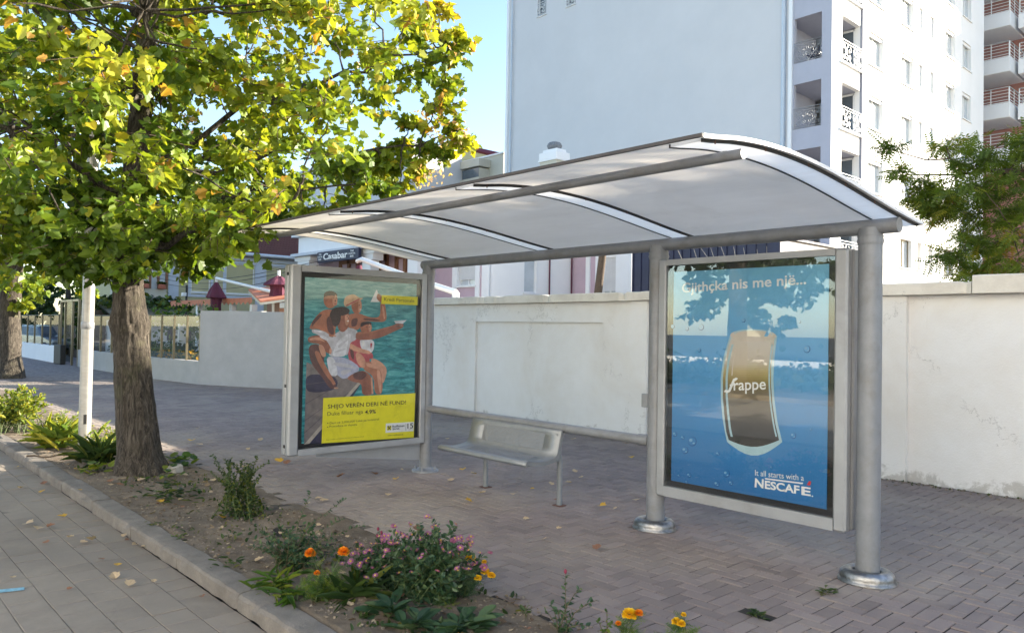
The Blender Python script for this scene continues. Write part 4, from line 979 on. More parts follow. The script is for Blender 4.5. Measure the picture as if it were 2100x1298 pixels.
for x in (-5.945, -4.905):
    mb = MB(); mb.tube([(x, 5.125, 0.0), (x, 5.125, 0.40), (x, 5.105, 0.47), (x, 5.11, 0.66)], 0.026, 14)
    mb.tube([(x, 5.1, 0.42), (x, 4.72, 0.415)], 0.018, 10)
    lg = mb.build('leg', 'benchsteel', bn)
    mb = MB(); mb.box(x-0.05, x+0.05, 5.08, 5.17, 0.0, 0.008, bev=0.002); mb.build('foot_plate', 'rust', lg)
# ------------------------------------------------------------------ trees
M['leafA'] = leafmat('lime_leaf', [(0, (0.050, 0.105, 0.014)), (0.25, (0.115, 0.195, 0.020)), (0.5, (0.24, 0.305, 0.026)), (0.76, (0.40, 0.40, 0.035)), (0.93, (0.52, 0.41, 0.035)), (1, (0.45, 0.26, 0.06))], 0.45, 0.42)
M['leafB'] = leafmat('green_leaf', [(0, (0.018, 0.042, 0.012)), (0.6, (0.045, 0.085, 0.018)), (1, (0.14, 0.15, 0.02))], 0.35, 0.5)
M['leafC'] = leafmat('feathery_leaf', [(0, (0.055, 0.10, 0.016)), (0.5, (0.13, 0.20, 0.022)), (0.8, (0.30, 0.31, 0.03)), (1, (0.34, 0.19, 0.04))], 0.45, 0.5)
def trunk_mesh(name, path, rads, parent, mat='bark', n=72, burl=None, seed=1):
    P = [Vector(p) for p in path]; dense = []; rd = []
    steps = 22
    for i in range(len(P)-1):
        for k in range(steps):
            t_ = k/steps; dense.append(P[i].lerp(P[i+1], t_)); s_ = t_*t_*(3-2*t_); rd.append(rads[i]*(1-s_)+rads[i+1]*s_)
    dense.append(P[-1]); rd.append(rads[-1])
    def ridge(i, k):
        a = 2*math.pi*k/n; z = dense[i].z
        q = Vector((math.cos(a)*2.4+seed, math.sin(a)*2.4, z*1.1))
        v = 1+0.09*mnoise.noise(q*1.2)+0.07*mnoise.noise(Vector((math.cos(a)*5, math.sin(a)*5+seed, z*1.6)))-0.085*abs(mnoise.noise(Vector((math.cos(a)*8, math.sin(a)*8+seed, z*2.2))))+0.03*mnoise.noise(Vector((math.cos(a)*20, math.sin(a)*20+seed, z*9)))
        if burl:
            bz, amp, w_ = burl; g_ = math.exp(-((z-bz)/w_)**2); v += g_*amp*(0.6+0.8*mnoise.noise(Vector((math.cos(a)*6, math.sin(a)*6, z*9))))
        if z < 0.35 and parent is not None: v += (0.35-max(z, 0))*0.9*(0.35+max(0, math.sin(a*5+seed)))*0.6
        return v
    mb = MB(); mb.tube(dense, rd, n, 0, ridge=ridge); return mb.build(name, mat, parent)
def limb(mb, a, b, r0, r1, rnd, segs=7, wob=0.10, n=8, sag=0.0):
    a = Vector(a); b = Vector(b); pts = []; rs = []; L = (b-a).length
    for i in range(segs+1):
        t_ = i/segs; p = a.lerp(b, t_)
        if 0 < i < segs: p = p + Vector((rnd.uniform(-1, 1), rnd.uniform(-1, 1), rnd.uniform(-1, 1)))*wob*L*0.35
        p.z += sag*math.sin(math.pi*t_)*L
        pts.append(p); rs.append(r0+(r1-r0)*t_)
    mb.tube(pts, rs, n); return pts
def inpoly(x, y, poly):
    c = False; j = len(poly)-1
    for i in range(len(poly)):
        xi, yi = poly[i]; xj, yj = poly[j]
        if (yi > y) != (yj > y) and x < (xj-xi)*(y-yi)/(yj-yi+1e-9)+xi: c = not c
        j = i
    return c
def crown(parent, origins, clumps, nleaf, lsize, mat, tmpl, rnd, twig=True, squash=0.6, name='crown', colf=None, up=None, upw=0.45, tw=0.006):
    """clumps: (x, y, z, r).  Sprays of leaves along short twigs that hang from each clump"""
    pos = []; dr = []; sz = []; cl = []; tb = MB()
    for (x, y, z, r) in clumps:
        c = Vector((x, y, z)); o = min(origins, key=lambda q: (Vector(q)-c).length*(1.0 if q[2] < z+0.4 else 1.7)); o = Vector(o)
        out = (c-o); out = out.normalized() if out.length > 0.01 else Vector((0, 0, 1))
        base = rnd.betavariate(1.6, 1.9)
        ns = max(3, int(nleaf/9))
        for s_ in range(ns):
            d = (out*0.5+Vector((rnd.gauss(0, 1), rnd.gauss(0, 1), rnd.gauss(-0.05, 0.55)))).normalized()
            st = c + Vector((rnd.gauss(0, .28), rnd.gauss(0, .28), rnd.gauss(0, .25*squash)))*r
            L = r*rnd.uniform(0.5, 1.05); ep = st+d*L; ep.z -= 0.12*L
            if twig and rnd.random() < 0.55: tb.tube([st, st.lerp(ep, .5)+Vector((0, 0, .03*L)), ep], [tw, tw*.7, tw*.3], 4, cap=False)
            k = max(3, int(nleaf/ns))
            for q in range(k):
                t_ = (q+rnd.random())/k; p = st.lerp(ep, t_)
                side = Vector((rnd.gauss(0, 1), rnd.gauss(0, 1), rnd.gauss(-0.35, 0.7))).normalized()
                ld = (d*0.5+side).normalized()
                pos.append(tuple(p+side*0.02)); dr.append(tuple(ld)); sz.append(lsize*rnd.uniform(0.55, 1.25))
                v = base*0.55+0.45*rnd.betavariate(1.3, 2.2)
                cl.append(colf(p, v, rnd) if colf else v)
    o = cloud(name, tmpl, pos, dr, sz, mat, parent, cols=cl, up=up, upw=upw)
    if twig: tag(tb.build('twigs', 'twig', o), kind='stuff')
    return o

# the near broadleaf tree
T1 = (-8.78, 2.655, 0.0)
tr1 = thing('street_tree', 'large broadleaf tree with yellow-green leaves and burled trunk, nearest beside the pale pole', 'tree', T1)
path = [(-8.72, 2.66, -0.08), (-8.76, 2.65, 0.25), (-8.83, 2.62, 0.9), (-8.92, 2.58, 1.55), (-8.98, 2.56, 2.1), (-8.94, 2.60, 3.2), (-8.88, 2.66, 4.6), (-8.8, 2.7, 6.2), (-8.75, 2.7, 7.6)]
trunk = trunk_mesh('trunk', path, [0.27, 0.205, 0.19, 0.175, 0.155, 0.125, 0.10, 0.075, 0.03], tr1, burl=(1.60, 0.26, 0.13))
SIL1 = [(-900, -1500), (960, -1500), (905, -300), (880, 0), (860, 70), (885, 100), (850, 130), (862, 180), (835, 225), (880, 255), (905, 270), (880, 300), (850, 330), (790, 365), (700, 390),
        (640, 405), (600, 400), (540, 430), (500, 470), (440, 500), (400, 525), (370, 510), (320, 480), (280, 520), (235, 545), (150, 520), (0, 500), (-900, 520)]
HOLE1 = [[(405, 20), (500, 20), (520, 110), (480, 120), (420, 60)], [(500, 190), (560, 180), (560, 220), (505, 230)], [(640, 262), (720, 262), (735, 300), (660, 310)]]
rnd = random.Random(21); cl1 = []; tries = 0
while len(cl1) < 335 and tries < 40000:
    tries += 1
    a = rnd.uniform(0, 2*math.pi); u = rnd.random()**0.6; ph = rnd.uniform(-1, 1)
    x = -8.75+3.1*u*math.cos(a)*math.sqrt(max(0, 1-ph*ph*0.85)); y = 2.75+3.3*u*math.sin(a)*math.sqrt(max(0, 1-ph*ph*0.85)); z = 4.7+2.9*ph
    px, py = proj((x, y, z)); hd = math.hypot(x+8.9, y-2.6)
    if hd < 0.35: continue
    if not inpoly(px, py, SIL1): continue
    if any(inpoly(px, py, h) for h in HOLE1): continue
    if x > -6.6 and z < 2.9: continue
    if y < 2.9 and inpoly(px, py, [(225, 190), (300, 190), (300, 345), (225, 345)]): continue
    if y < 2.9 and inpoly(px, py, [(245, -60), (310, -60), (300, 70), (250, 70)]): continue
    r = rnd.uniform(0.30, 0.52)
    if all((x-q[0])**2+(y-q[1])**2+(z-q[2])**2 > (0.235)**2 for q in cl1): cl1.append((x, y, z, r))
# drooping edge sprays that reach over the shelter roof and to the street
for px, py, yy, r in [(905, 120, 5.4, .30), (925, 70, 5.4, .22), (900, 30, 5.2, .28), (915, 170, 5.5, .25), (900, 215, 5.3, .28), (930, 265, 5.6, .20), (870, 300, 5.4, .25), (905, 310, 5.5, .18), (860, 345, 5.2, .15), (935, 90, 5.6, .2), (880, 150, 5.6, .25), (850, 60, 5.6, .28), (945, 290, 5.6, .16), (830, 300, 5.3, .22), (780, 330, 5.0, .22), (730, 360, 4.7, .22), (690, 330, 4.4, .25), (600, 380, 4.0, .25), (550, 400, 3.8, .25), (480, 440, 3.4, .25), (820, 375, 4.9, .20), (770, 380, 4.6, .25),
                      (720, 410, 4.3, .25), (665, 430, 4.2, .22), (620, 425, 3.9, .28), (560, 440, 3.7, .25), (530, 470, 3.6, .22), (490, 490, 3.5, .22), (440, 515, 3.4, .22), (400, 545, 3.3, .20), (380, 520, 3.2, .22), (800, 330, 5.0, .2), (840, 260, 5.2, .25),
                      (100, 120, 1.9, .35), (60, 230, 1.8, .35), (150, 300, 2.0, .35), (220, 60, 2.2, .35), (230, 420, 2.4, .3), (290, 470, 2.5, .28), (330, 440, 2.8, .3), (250, 500, 2.4, .22), (60, 400, 1.7, .3), (120, 480, 1.9, .25), (30, 330, 1.6, .3), (20, 450, 1.6, .3), (80, 440, 1.8, .3), (170, 440, 2.1, .3), (200, 500, 2.2, .26), (150, 540, 2.0, .2), (255, 545, 2.35, .18), (310, 520, 2.7, .22), (350, 490, 2.9, .25), (420, 470, 3.1, .25), (210, 560, 2.2, .16), (40, 510, 1.7, .25), (100, 530, 1.9, .2), (140, 380, 2.0, .3), (330, 380, 2.7, .3), (400, 420, 3.0, .28), (270, 380, 2.4, .3)]:
    p = PY(px, py, yy); cl1.append((p[0], p[1], p[2], r))
Tb = Vector((-8.92, 2.6, 0)); nodes = [(-8.95, 2.6, z) for z in (2.3, 2.7, 3.1, 3.5, 4.0, 4.5, 5.1, 5.8, 6.6)]
br = MB(); mains = []
for k in range(15):
    a = k*2.4+0.3; z0 = 2.35+k*0.30; L = rnd.uniform(1.7, 2.5)*(1-0.035*k)
    st = (-8.95+0.08*math.cos(a), 2.6+0.08*math.sin(a), z0); en = (st[0]+L*math.cos(a), st[1]+L*math.sin(a), z0+L*rnd.uniform(0.10, 0.45))
    pts = limb(br, st, en, 0.042-0.0015*k, 0.011, rnd, 9, 0.12, 9, 0.03); mains += [tuple(p) for p in pts[2:]]
for a_, b_2 in [((-8.9, 2.65, 3.0), PY(860, 300, 5.3)), ((-8.9, 2.65, 3.3), PY(905, 100, 5.3)), ((-8.9, 2.62, 2.7), PY(700, 380, 4.3)), ((-8.93, 2.6, 2.4), PY(480, 470, 3.5)), ((-8.95, 2.55, 2.6), PY(90, 250, 1.8))]:
    pts = limb(br, a_, b_2, 0.036, 0.008, rnd, 11, 0.08, 9, 0.05); mains += [tuple(p) for p in pts[2:]]
for c in cl1:
    if rnd.random() < 0.8:
        o = min(mains, key=lambda q: (q[0]-c[0])**2+(q[1]-c[1])**2+(q[2]-c[2])**2)
        limb(br, o, c[:3], 0.013, 0.005, rnd, 5, 0.12, 5)
br.build('branches', 'bark', tr1)
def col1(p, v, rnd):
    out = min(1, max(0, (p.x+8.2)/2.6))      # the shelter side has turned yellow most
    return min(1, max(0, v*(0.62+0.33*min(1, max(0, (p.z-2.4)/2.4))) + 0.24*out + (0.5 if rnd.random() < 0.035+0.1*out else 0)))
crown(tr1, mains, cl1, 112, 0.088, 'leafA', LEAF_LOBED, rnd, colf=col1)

# pale dry bract clusters on the shelter-side tips
pos = []; dr = []
for px, py, yy in [(905, 250, 5.5), (930, 255, 5.6), (945, 275, 5.6), (920, 290, 5.6), (890, 275, 5.5), (870, 235, 5.4), (900, 300, 5.4), (860, 345, 5.2), (875, 370, 5.2), (900, 355, 5.3), (560, 60, 4.6), (290, 90, 2.9), (310, 110, 2.9), (285, 65, 2.8), (750, 130, 5.2), (925, 100, 5.5), (260, 120, 2.7), (390, 240, 3.0), (480, 130, 4.0)]:
    for q in range(26): p = PY(px+rnd.gauss(0, 13), py+rnd.gauss(0, 11), yy+rnd.gauss(0, .12)); pos.append(p); dr.append((rnd.gauss(0, 1), rnd.gauss(0, 1), rnd.gauss(-.6, .6)))
M['bract'] = leafmat('dry_bract', [(0, (.50, .30, .20)), (.6, (.66, .48, .33)), (1, (.55, .42, .12))], .4, .7)
tag(cloud('dry_bracts', LEAF_OVAL, np.array(pos), np.array(dr), NR.uniform(.03, .065, len(pos)), 'bract', tr1, upw=.3), kind='stuff')
# the second street tree farther along
T2 = (-25.67, 4.28, 0)
tr2 = thing('street_tree', 'broadleaf tree at the left edge, farther along the planting strip, with pale sunlit forked trunk', 'tree', T2)
tk2 = trunk_mesh('trunk', [(-25.67, 4.28, -0.1), (-25.7, 4.26, 0.8), (-25.8, 4.25, 1.8), (-25.75, 4.27, 2.6), (-25.4, 4.3, 3.6), (-25.0, 4.4, 5.0), (-24.9, 4.4, 7.0)], [0.36, 0.30, 0.28, 0.26, 0.22, 0.16, 0.06], tr2, n=28, seed=5)
rnd = random.Random(4); cl2 = []; SIL2 = [(-900, -300), (500, -300), (420, 200), (330, 300), (250, 400), (230, 470), (215, 560), (200, 600), (170, 560), (120, 540), (95, 600), (60, 590), (30, 575), (0, 560), (-900, 540)]
while len(cl2) < 110:
    a = rnd.uniform(0, 2*math.pi); u = rnd.random()**0.5; ph = rnd.uniform(-1, 1)
    x = -25.4+4.6*u*math.cos(a)*math.sqrt(1-ph*ph*.8); y = 4.4+4.2*u*math.sin(a)*math.sqrt(1-ph*ph*.8); z = 6.0+3.6*ph
    px, py = proj((x, y, z))
    if inpoly(px, py, SIL2): cl2.append((x, y, z, rnd.uniform(.5, .9)))
for px, py, yy, r in [(20, 560, 4.3, .35), (70, 585, 4.4, .4), (160, 560, 5.6, .35), (175, 590, 5.8, .3), (130, 530, 5.0, .5), (40, 620, 4.4, .25), (215, 560, 6.2, .35), (150, 480, 5.4, .6), (225, 480, 6.2, .5), (100, 540, 4.6, .4)]:
    p = PY(px, py, yy); cl2.append((p[0], p[1], p[2], r))
br = MB(); mains2 = []
pts = limb(br, (-25.8, 4.25, 2.4), (-27.2, 3.8, 5.0), 0.24, 0.08, rnd, 6, .08, 12); mains2 += [tuple(p) for p in pts]
for k in range(10):
    a = k*2.4; z0 = 3.0+k*.35; st = (-25.2, 4.35, z0); en = (st[0]+3*math.cos(a), st[1]+3*math.sin(a), z0+1.2)
    pts = limb(br, st, en, .09, .02, rnd, 7, .1, 8); mains2 += [tuple(p) for p in pts[2:]]
br.build('branches', 'bark', tr2)
crown(tr2, mains2, cl2, 62, 0.19, 'leafA', LEAF_SIMPLE, rnd, twig=False, colf=lambda p, v, r: min(1, v*0.9+0.08+(0.35 if r.random() < .07 else 0)))

# feathery tree behind the wall on the right
T3 = (-0.9, 12.6, 0)
tr3 = thing('feathery_tree', 'dark green feathery-leaved tree reaching over the wall at the right edge', 'tree', T3)
trunk_mesh('trunk', [(-0.9, 12.6, -0.1), (-1.0, 12.5, 1.5), (-1.1, 12.4, 3.2), (-0.9, 12.4, 5.0)], [0.16, 0.13, 0.10, 0.05], tr3, n=20, seed=9)
rnd = random.Random(8); SIL3 = [(1845, 350), (1880, 340), (1930, 300), (1985, 310), (2040, 275), (2100, 262), (2900, 200), (2900, 640), (2100, 560), (2050, 575), (1990, 560), (1945, 520), (1935, 480), (1900, 440), (1870, 400), (1845, 375)]
HOLE3 = [[(1930, 480), (2010, 450), (2030, 490), (1990, 520), (1940, 510)], [(1890, 330), (1940, 300), (1945, 330)]]
cl3 = []
while len(cl3) < 112:
    x = rnd.uniform(-4.6, 2.0); y = rnd.uniform(10.4, 14.2); z = rnd.uniform(2.4, 6.4); px, py = proj((x, y, z))
    if math.hypot(x+0.9, y-12.5) > 3.8: continue
    if px < 2180 or (py > 200 and py < 640):
        if not inpoly(px, py, SIL3) or any(inpoly(px, py, h) for h in HOLE3): continue
    cl3.append((x, y, z, rnd.uniform(.22, .42)))
for px, py, yy, r in [(1828, 302, 11.2, .14), (1850, 352, 11.2, .16), (1865, 400, 11.3, .16), (1895, 370, 11.3, .22), (1900, 420, 11.4, .2), (1940, 300, 11.4, .16), (1925, 440, 11.3, .2), (1960, 330, 11.3, .25), (1995, 560, 11.0, .2), (1950, 520, 11.0, .16), (2060, 300, 11.2, .35), (2085, 420, 11.1, .4), (2040, 500, 11.0, .35), (2090, 540, 11.0, .35), (2000, 370, 11.2, .3), (1965, 400, 11.2, .28), (2030, 400, 11.2, .3), (1990, 440, 11.2, .25), (2070, 360, 11.2, .3), (1930, 385, 11.3, .22), (2085, 300, 11.1, .3), (2060, 450, 11.0, .3), (2090, 480, 11.0, .3), (2030, 540, 11.0, .25), (2000, 500, 11.1, .2), (1975, 475, 11.2, .18), (2020, 320, 11.2, .25)]:
    p = PY(px, py, yy); cl3.append((p[0], p[1], p[2], r))
br = MB(); mains3 = []
for e_, r_ in [(PY(1835, 310, 11.2), .03), (PY(1850, 360, 11.3), .03), (PY(1960, 520, 11.0), .025), (PY(2060, 290, 11.3), .03), ((-3, 14, 5.5), .03), ((1, 13.8, 6), .04), ((1.2, 11.2, 4.6), .03), (PY(2080, 470, 11), .03)]:
    pts = limb(br, (-1.05, 12.4, rnd.uniform(2.4, 3.6)), e_, .045, .006, rnd, 10, .07, 8, .04); mains3 += [tuple(p) for p in pts[3:]]
for c in cl3:
    o = min(mains3, key=lambda q: (q[0]-c[0])**2+(q[1]-c[1])**2+(q[2]-c[2])**2); limb(br, o, c[:3], .009, .004, rnd, 4, .1, 5)
br.build('branches', 'twig', tr3)
crown(tr3, mains3, cl3, 62, 0.19, 'leafC', LEAF_FROND, rnd, squash=.5, colf=lambda p, v, r: min(1, v+(.35 if r.random() < .06 else 0)), upw=.6)

# dark evergreen mass behind the glass fence
def far_tree(loc, R_, H0, H1, label, mat='leafB', n=60, seed=1, ls=.28, name='dense_tree', col=None, grp=None):
    t_ = thing(name, label, 'tree', loc, grp); rr = random.Random(seed)
    trunk_mesh('trunk', [(loc[0], loc[1], -.1), (loc[0], loc[1], H0+.5), (loc[0]+.2, loc[1], (H0+H1)/2), (loc[0], loc[1], H1-.5)], [.3, .25, .18, .05], t_, n=14, seed=seed)
    cl = []
    while len(cl) < n:
        p = Vector((rr.gauss(0, 1), rr.gauss(0, 1), rr.gauss(0, 1))).normalized()*rr.random()**.35
        cl.append((loc[0]+p.x*R_, loc[1]+p.y*R_, (H0+H1)/2+p.z*(H1-H0)/2, rr.uniform(.5, .8)*R_*.35))
    crown(t_, [(loc[0], loc[1], (H0+H1)/2)], cl, 60, ls, mat, LEAF_SIMPLE, rr, twig=False, colf=col)
    return t_
far_tree((-52, 11.5, 0), 4.2, 0.4, 5.2, 'dark evergreen tree behind the glass fence, left of the yellow bay window', seed=3, n=70)
far_tree((-60, 7.5, 0), 4.5, 0.2, 5.5, 'dark bushy tree beyond the parked car at the left edge', seed=5, n=70)
far_tree((-45, 14.2, 0), 2.0, 0.3, 2.4, 'low dark bush under the yellow bay window', seed=6, n=36, ls=.2, name='dense_bush')

# ------------------------------------------------------------------ pole, beside the big tree
pl = thing('pole', 'pale galvanised round pole with small opening near its foot, left of the big tree', 'pole', (-10.8, 2.62, 0))
mb = MB(); mb.tube([(-10.8, 2.62, -0.05), (-10.79, 2.62, 1.6), (-10.76, 2.62, 3.2), (-10.72, 2.62, 5.2)], [0.073, 0.071, 0.069, 0.066], 28); mb.build('shaft', 'galv', pl)
mb = MB(); mb.lathe(-10.79, 2.62, [(.071, 1.52), (.076, 1.525), (.076, 1.60), (.071, 1.61)], 28); mb.build('joint_band', 'steel_light', pl)
mb = MB()
cdir = np.array([0-(-10.8), 0-2.62]); cdir = cdir/np.linalg.norm(cdir); cc = (-10.8+cdir[0]*.078, 2.62+cdir[1]*.078); tx_ = (-cdir[1], cdir[0])
mb.add([(cc[0]+cdir[0]*.004+tx_[0]*a, cc[1]+cdir[1]*.004+tx_[1]*a, z) for a, z in [(-.018, .33), (.018, .33), (.018, .45), (-.018, .45)]] , [(0, 1, 2, 3)])
mb.build('cable_opening', 'dark', pl)

# ------------------------------------------------------------------ garden plants
M['leafP'] = leafmat('bluish_green_leaf', [(0, (0.020, 0.055, 0.028)), (0.6, (0.045, 0.10, 0.045)), (1, (0.10, 0.15, 0.06))], .3, .5)
M['leafQ'] = leafmat('bright_green_leaf', [(0, (0.035, 0.085, 0.015)), (0.6, (0.08, 0.16, 0.025)), (1, (0.20, 0.24, 0.03))], .4, .5)
M['leafR'] = leafmat('yellow_green_leaf', [(0, (0.09, 0.16, 0.02)), (0.6, (0.22, 0.28, 0.03)), (1, (0.38, 0.34, 0.04))], .4, .5)
M['petal_p'] = leafmat('purple_petal', [(0, (0.24, 0.035, 0.15)), (1, (0.48, 0.19, 0.42))], .3, .6)
M['petal_y'] = leafmat('yellow_petal', [(0, (0.75, 0.42, 0.01)), (1, (0.85, 0.62, 0.02))], .25, .6)
M['petal_o'] = leafmat('orange_petal', [(0, (0.75, 0.20, 0.01)), (1, (0.85, 0.36, 0.015))], .25, .6)
M['petal_c'] = plain('yellow_flower_centre', (0.6, 0.42, 0.05), .8, .2, 60)
M['bud_r'] = plain('dark_red_bud', (0.20, 0.02, 0.05), .7, .2, 60)
def G(px, py, z=0.0): return Vector(GZ(px, py, z))
def stems_plant(name, label, cat, base, stems, leaf, lmat, lsz, lpm, rnd, group=None, smat='stem', sr=.0035, upw=.3, whorl=False, spread=.03, tip_only=0.0):
    """stems: list of (dx, dy, dz, bend) tips relative to the base"""
    t_ = thing(name, label, cat, tuple(base), group); mb = MB(); pos = []; dr = []; sz = []; tips = []
    for (dx, dy, dz) in stems:
        b = Vector(base)+Vector((rnd.gauss(0, spread), rnd.gauss(0, spread), -.01)); e = Vector(base)+Vector((dx, dy, dz))
        m = b.lerp(e, .5)+Vector((-dx*.18, -dy*.18, dz*.10)); L = (e-b).length
        pts = [b, b.lerp(m, .5)+Vector((0, 0, .01)), m, m.lerp(e, .55)+Vector((0, 0, .01)), e]
        mb.tube(pts, [sr, sr*.9, sr*.75, sr*.6, sr*.35], 5, cap=False); tips.append(e)
        k = max(3, int(L*lpm))
        for q in range(k):
            t2 = tip_only+(1-tip_only)*(q+.5*rnd.random())/k; ft = t2*4; i = min(3, int(ft)); p = pts[i].lerp(pts[i+1], ft-i)
            ax = (e-b).normalized(); sd = Vector((rnd.gauss(0, 1), rnd.gauss(0, 1), rnd.gauss(.1, .5))); sd = (sd-ax*sd.dot(ax)).normalized()
            pos.append(p); dr.append(sd+ax*rnd.uniform(.2, .9)); sz.append(lsz*rnd.uniform(.6, 1.25)*(1-.35*t2))
    mb.build('stems', smat, t_)
    if pos: cloud('foliage', leaf, np.array(pos), np.array(dr), sz, lmat, t_, upw=upw)
    return t_, tips
def rstems(rnd, n, r, h, hmin=.6, ax=1.0, ay=1.0):
    out = []
    for _ in range(n):
        a = rnd.uniform(0, 6.283); q = math.sqrt(rnd.random()); out.append((r*q*math.cos(a)*ax, r*q*math.sin(a)*ay, h*rnd.uniform(hmin, 1)*(1-.35*q*q)))
    return out
def pompon(parent, c, r, mat, rnd, name='flower', k=90):
    pos = []; dr = []; sz = []
    for q in range(k):
        t2 = q/k; el_ = math.asin(max(-.35, min(1, 1-1.35*t2))); a = q*2.39996
        d = Vector((math.cos(a)*math.cos(el_), math.sin(a)*math.cos(el_), math.sin(el_)*.8)); pos.append(Vector(c)+d*r*.35); dr.append(d+Vector((0, 0, .1))); sz.append(r*.72*rnd.uniform(.85, 1.15))
    fl = cloud(name, PETALW, np.array(pos), np.array(dr), sz, mat, parent, upw=.75)
    mb = MB(); mb.lathe(c[0], c[1], [(r*.12, c[2]-r*.75), (r*.3, c[2]-r*.3), (r*.28, c[2])], 8); mb.build('calyx', 'stem', fl); return fl
PETALW = half([(0, 0), (.28, .4), (.42, .85), (.2, 1.0), (0, .95)], .3, -.4)
PETALN = half([(0, 0), (.10, .3), (.10, .85), (0, 1.0)], .2, -.2)
def daisy_mesh(mat='petal_p'):
    pos = []; dr = []
    for ring, n_, ln_ in ((0, 14, 1.0), (1, 10, .8)):
        for q in range(n_):
            a = 2*math.pi*q/n_+ring*.2; pos.append((0, 0, .002*ring)); dr.append((math.cos(a), math.sin(a), .15+.25*ring))
    return pos, dr
rnd = random.Random(12)
# purple asters
AB = G(880, 1235)
st_ = rstems(rnd, 84, .34, .50, .5, 1.2, .75)
ast, tips = stems_plant('aster_clump', 'tall clump of purple asters in flower, tallest plant of the bed', 'flowering plant', AB, st_, LEAF_OVAL, 'leafP', .050, 95, rnd, spread=.08)
AB2 = G(790, 1215)
ast2, tips2 = stems_plant('aster_clump', 'lower clump of purple asters leaning left of the tall clump', 'flowering plant', AB2, rstems(rnd, 56, .28, .30, .5, 1.2, .8), LEAF_OVAL, 'leafP', .050, 100, rnd, spread=.06)
def put_daisies(parent, tips, group, rnd, per=1.5):
    proto = None; cnt = 0; mx_ = 90
    for e in tips:
        for q in range(1 if rnd.random() > per-1 else 2):
            if cnt >= mx_: return
            p = e+Vector((rnd.gauss(0, .022), rnd.gauss(0, .022), .008+rnd.uniform(0, .02)))
            if proto is None:
                pos, dr = daisy_mesh(); proto = cloud('flower', PETALN, pos, dr, np.full(len(pos), .018), 'petal_p', None, upw=.9)
                mb = MB(); mb.lathe(0, 0, [(.002, 0), (.006, .002), (.005, .006), (.002, .008)], 8); ce = mb.build('flower_centre', 'petal_c', None); ce.parent = proto
                o = proto; cpy = ce
            else:
                o = proto.copy(); S.collection.objects.link(o); cpy = ce.copy(); S.collection.objects.link(cpy); cpy.parent = o
            o.parent = parent; o.location = p-Vector(parent.location); s_ = rnd.uniform(.8, 1.25); o.scale = (s_,)*3
            tilt = (rnd.uniform(-.6, .9), rnd.uniform(-.2, .9), rnd.uniform(0, 6)); o.rotation_euler = tilt; cnt += 1
put_daisies(ast, [e for e in tips if e.z > .24], None, rnd, 1.9); put_daisies(ast2, [e for e in tips2 if e.z > .15], None, rnd, 1.6)
def buds(parent, tips, k, rnd, r=.007, mat='bud_r', name='bud'):
    for e in tips[:k]:
        mb = MB(); mb.lathe(e.x, e.y, [(r*.3, e.z-.002), (r, e.z+r), (r*.8, e.z+2*r), (r*.2, e.z+2.7*r)], 8); mb.build(name, mat, parent)
t_, tp = stems_plant('aster_sprig', 'single upright aster sprig with dark red buds left of the tall asters', 'flowering plant', G(775, 1185), [(-.01, 0, .30), (.015, .01, .28), (0, -.01, .26)], LEAF_OVAL, 'leafP', .035, 110, rnd, spread=.008); buds(t_, tp, 3, rnd, .009)

# marigolds: (name pixel base, stems tips given by flower pixels)
def marigold(label, base, flowers, rnd, extra=8, h=.22, r=.12, lm='leafQ'):
    stl = [tuple(Vector(f[0])-Vector(base)) for f in flowers]+rstems(rnd, extra, r, h, .5)
    t_, tp = stems_plant('marigold', label, 'flowering plant', base, stl, LEAF_PINNATE, lm, .085, 95, rnd, spread=.03, upw=.4)
    for f, (p, rr_, mt) in zip(tp, flowers): pompon(t_, tuple(p), rr_, mt, rnd)
    return t_
def at_y(px, py, y): return Vector(PY(px, py, y))
marigold('feathery marigold with three orange flower heads, at the left of the asters', G(665, 1235), [(at_y(636, 1135, 2.32), .033, 'petal_o'), (at_y(705, 1132, 2.36), .033, 'petal_o'), (at_y(650, 1175, 2.22), .018, 'petal_o')], rnd, 26, .2, .17)
marigold('marigold with bright yellow flower heads, at the right of the tall asters', G(950, 1225), [(at_y(965, 1145, 2.86), .030, 'petal_y'), (at_y(995, 1172, 2.86), .024, 'petal_y'), (at_y(1008, 1180, 2.88), .022, 'petal_y'), (at_y(980, 1185, 2.8), .020, 'petal_y'), (at_y(993, 1152, 2.86), .014, 'petal_y')], rnd, 8, .24, .12, 'leafP')
marigold('small marigold with yellow and orange heads at the bottom edge, left one of two', G(1285, 1330), [(at_y(1291, 1260, 3.02), .034, 'petal_y'), (at_y(1310, 1257, 3.05), .020, 'petal_o'), (at_y(1268, 1278, 3.0), .015, 'petal_o')], rnd, 8, .12, .12)
marigold('small marigold with three yellow heads at the bottom edge, right one of two', G(1392, 1340), [(at_y(1387, 1275, 3.1), .022, 'petal_y'), (at_y(1397, 1279, 3.1), .020, 'petal_y'), (at_y(1402, 1260, 3.12), .013, 'petal_y')], rnd, 8, .12, .14)
marigold('tiny marigold with one low yellow head beside the asters', G(912, 1252), [(at_y(914, 1240, 2.9), .014, 'petal_y')], rnd, 3, .06, .05)
marigold('sparse marigold stem with small orange bud under the purple flowers', G(850, 1160), [(at_y(852, 1136, 2.75), .018, 'petal_o'), (at_y(922, 1142, 2.85), .018, 'petal_o')], rnd, 2, .2, .06, 'leafP')

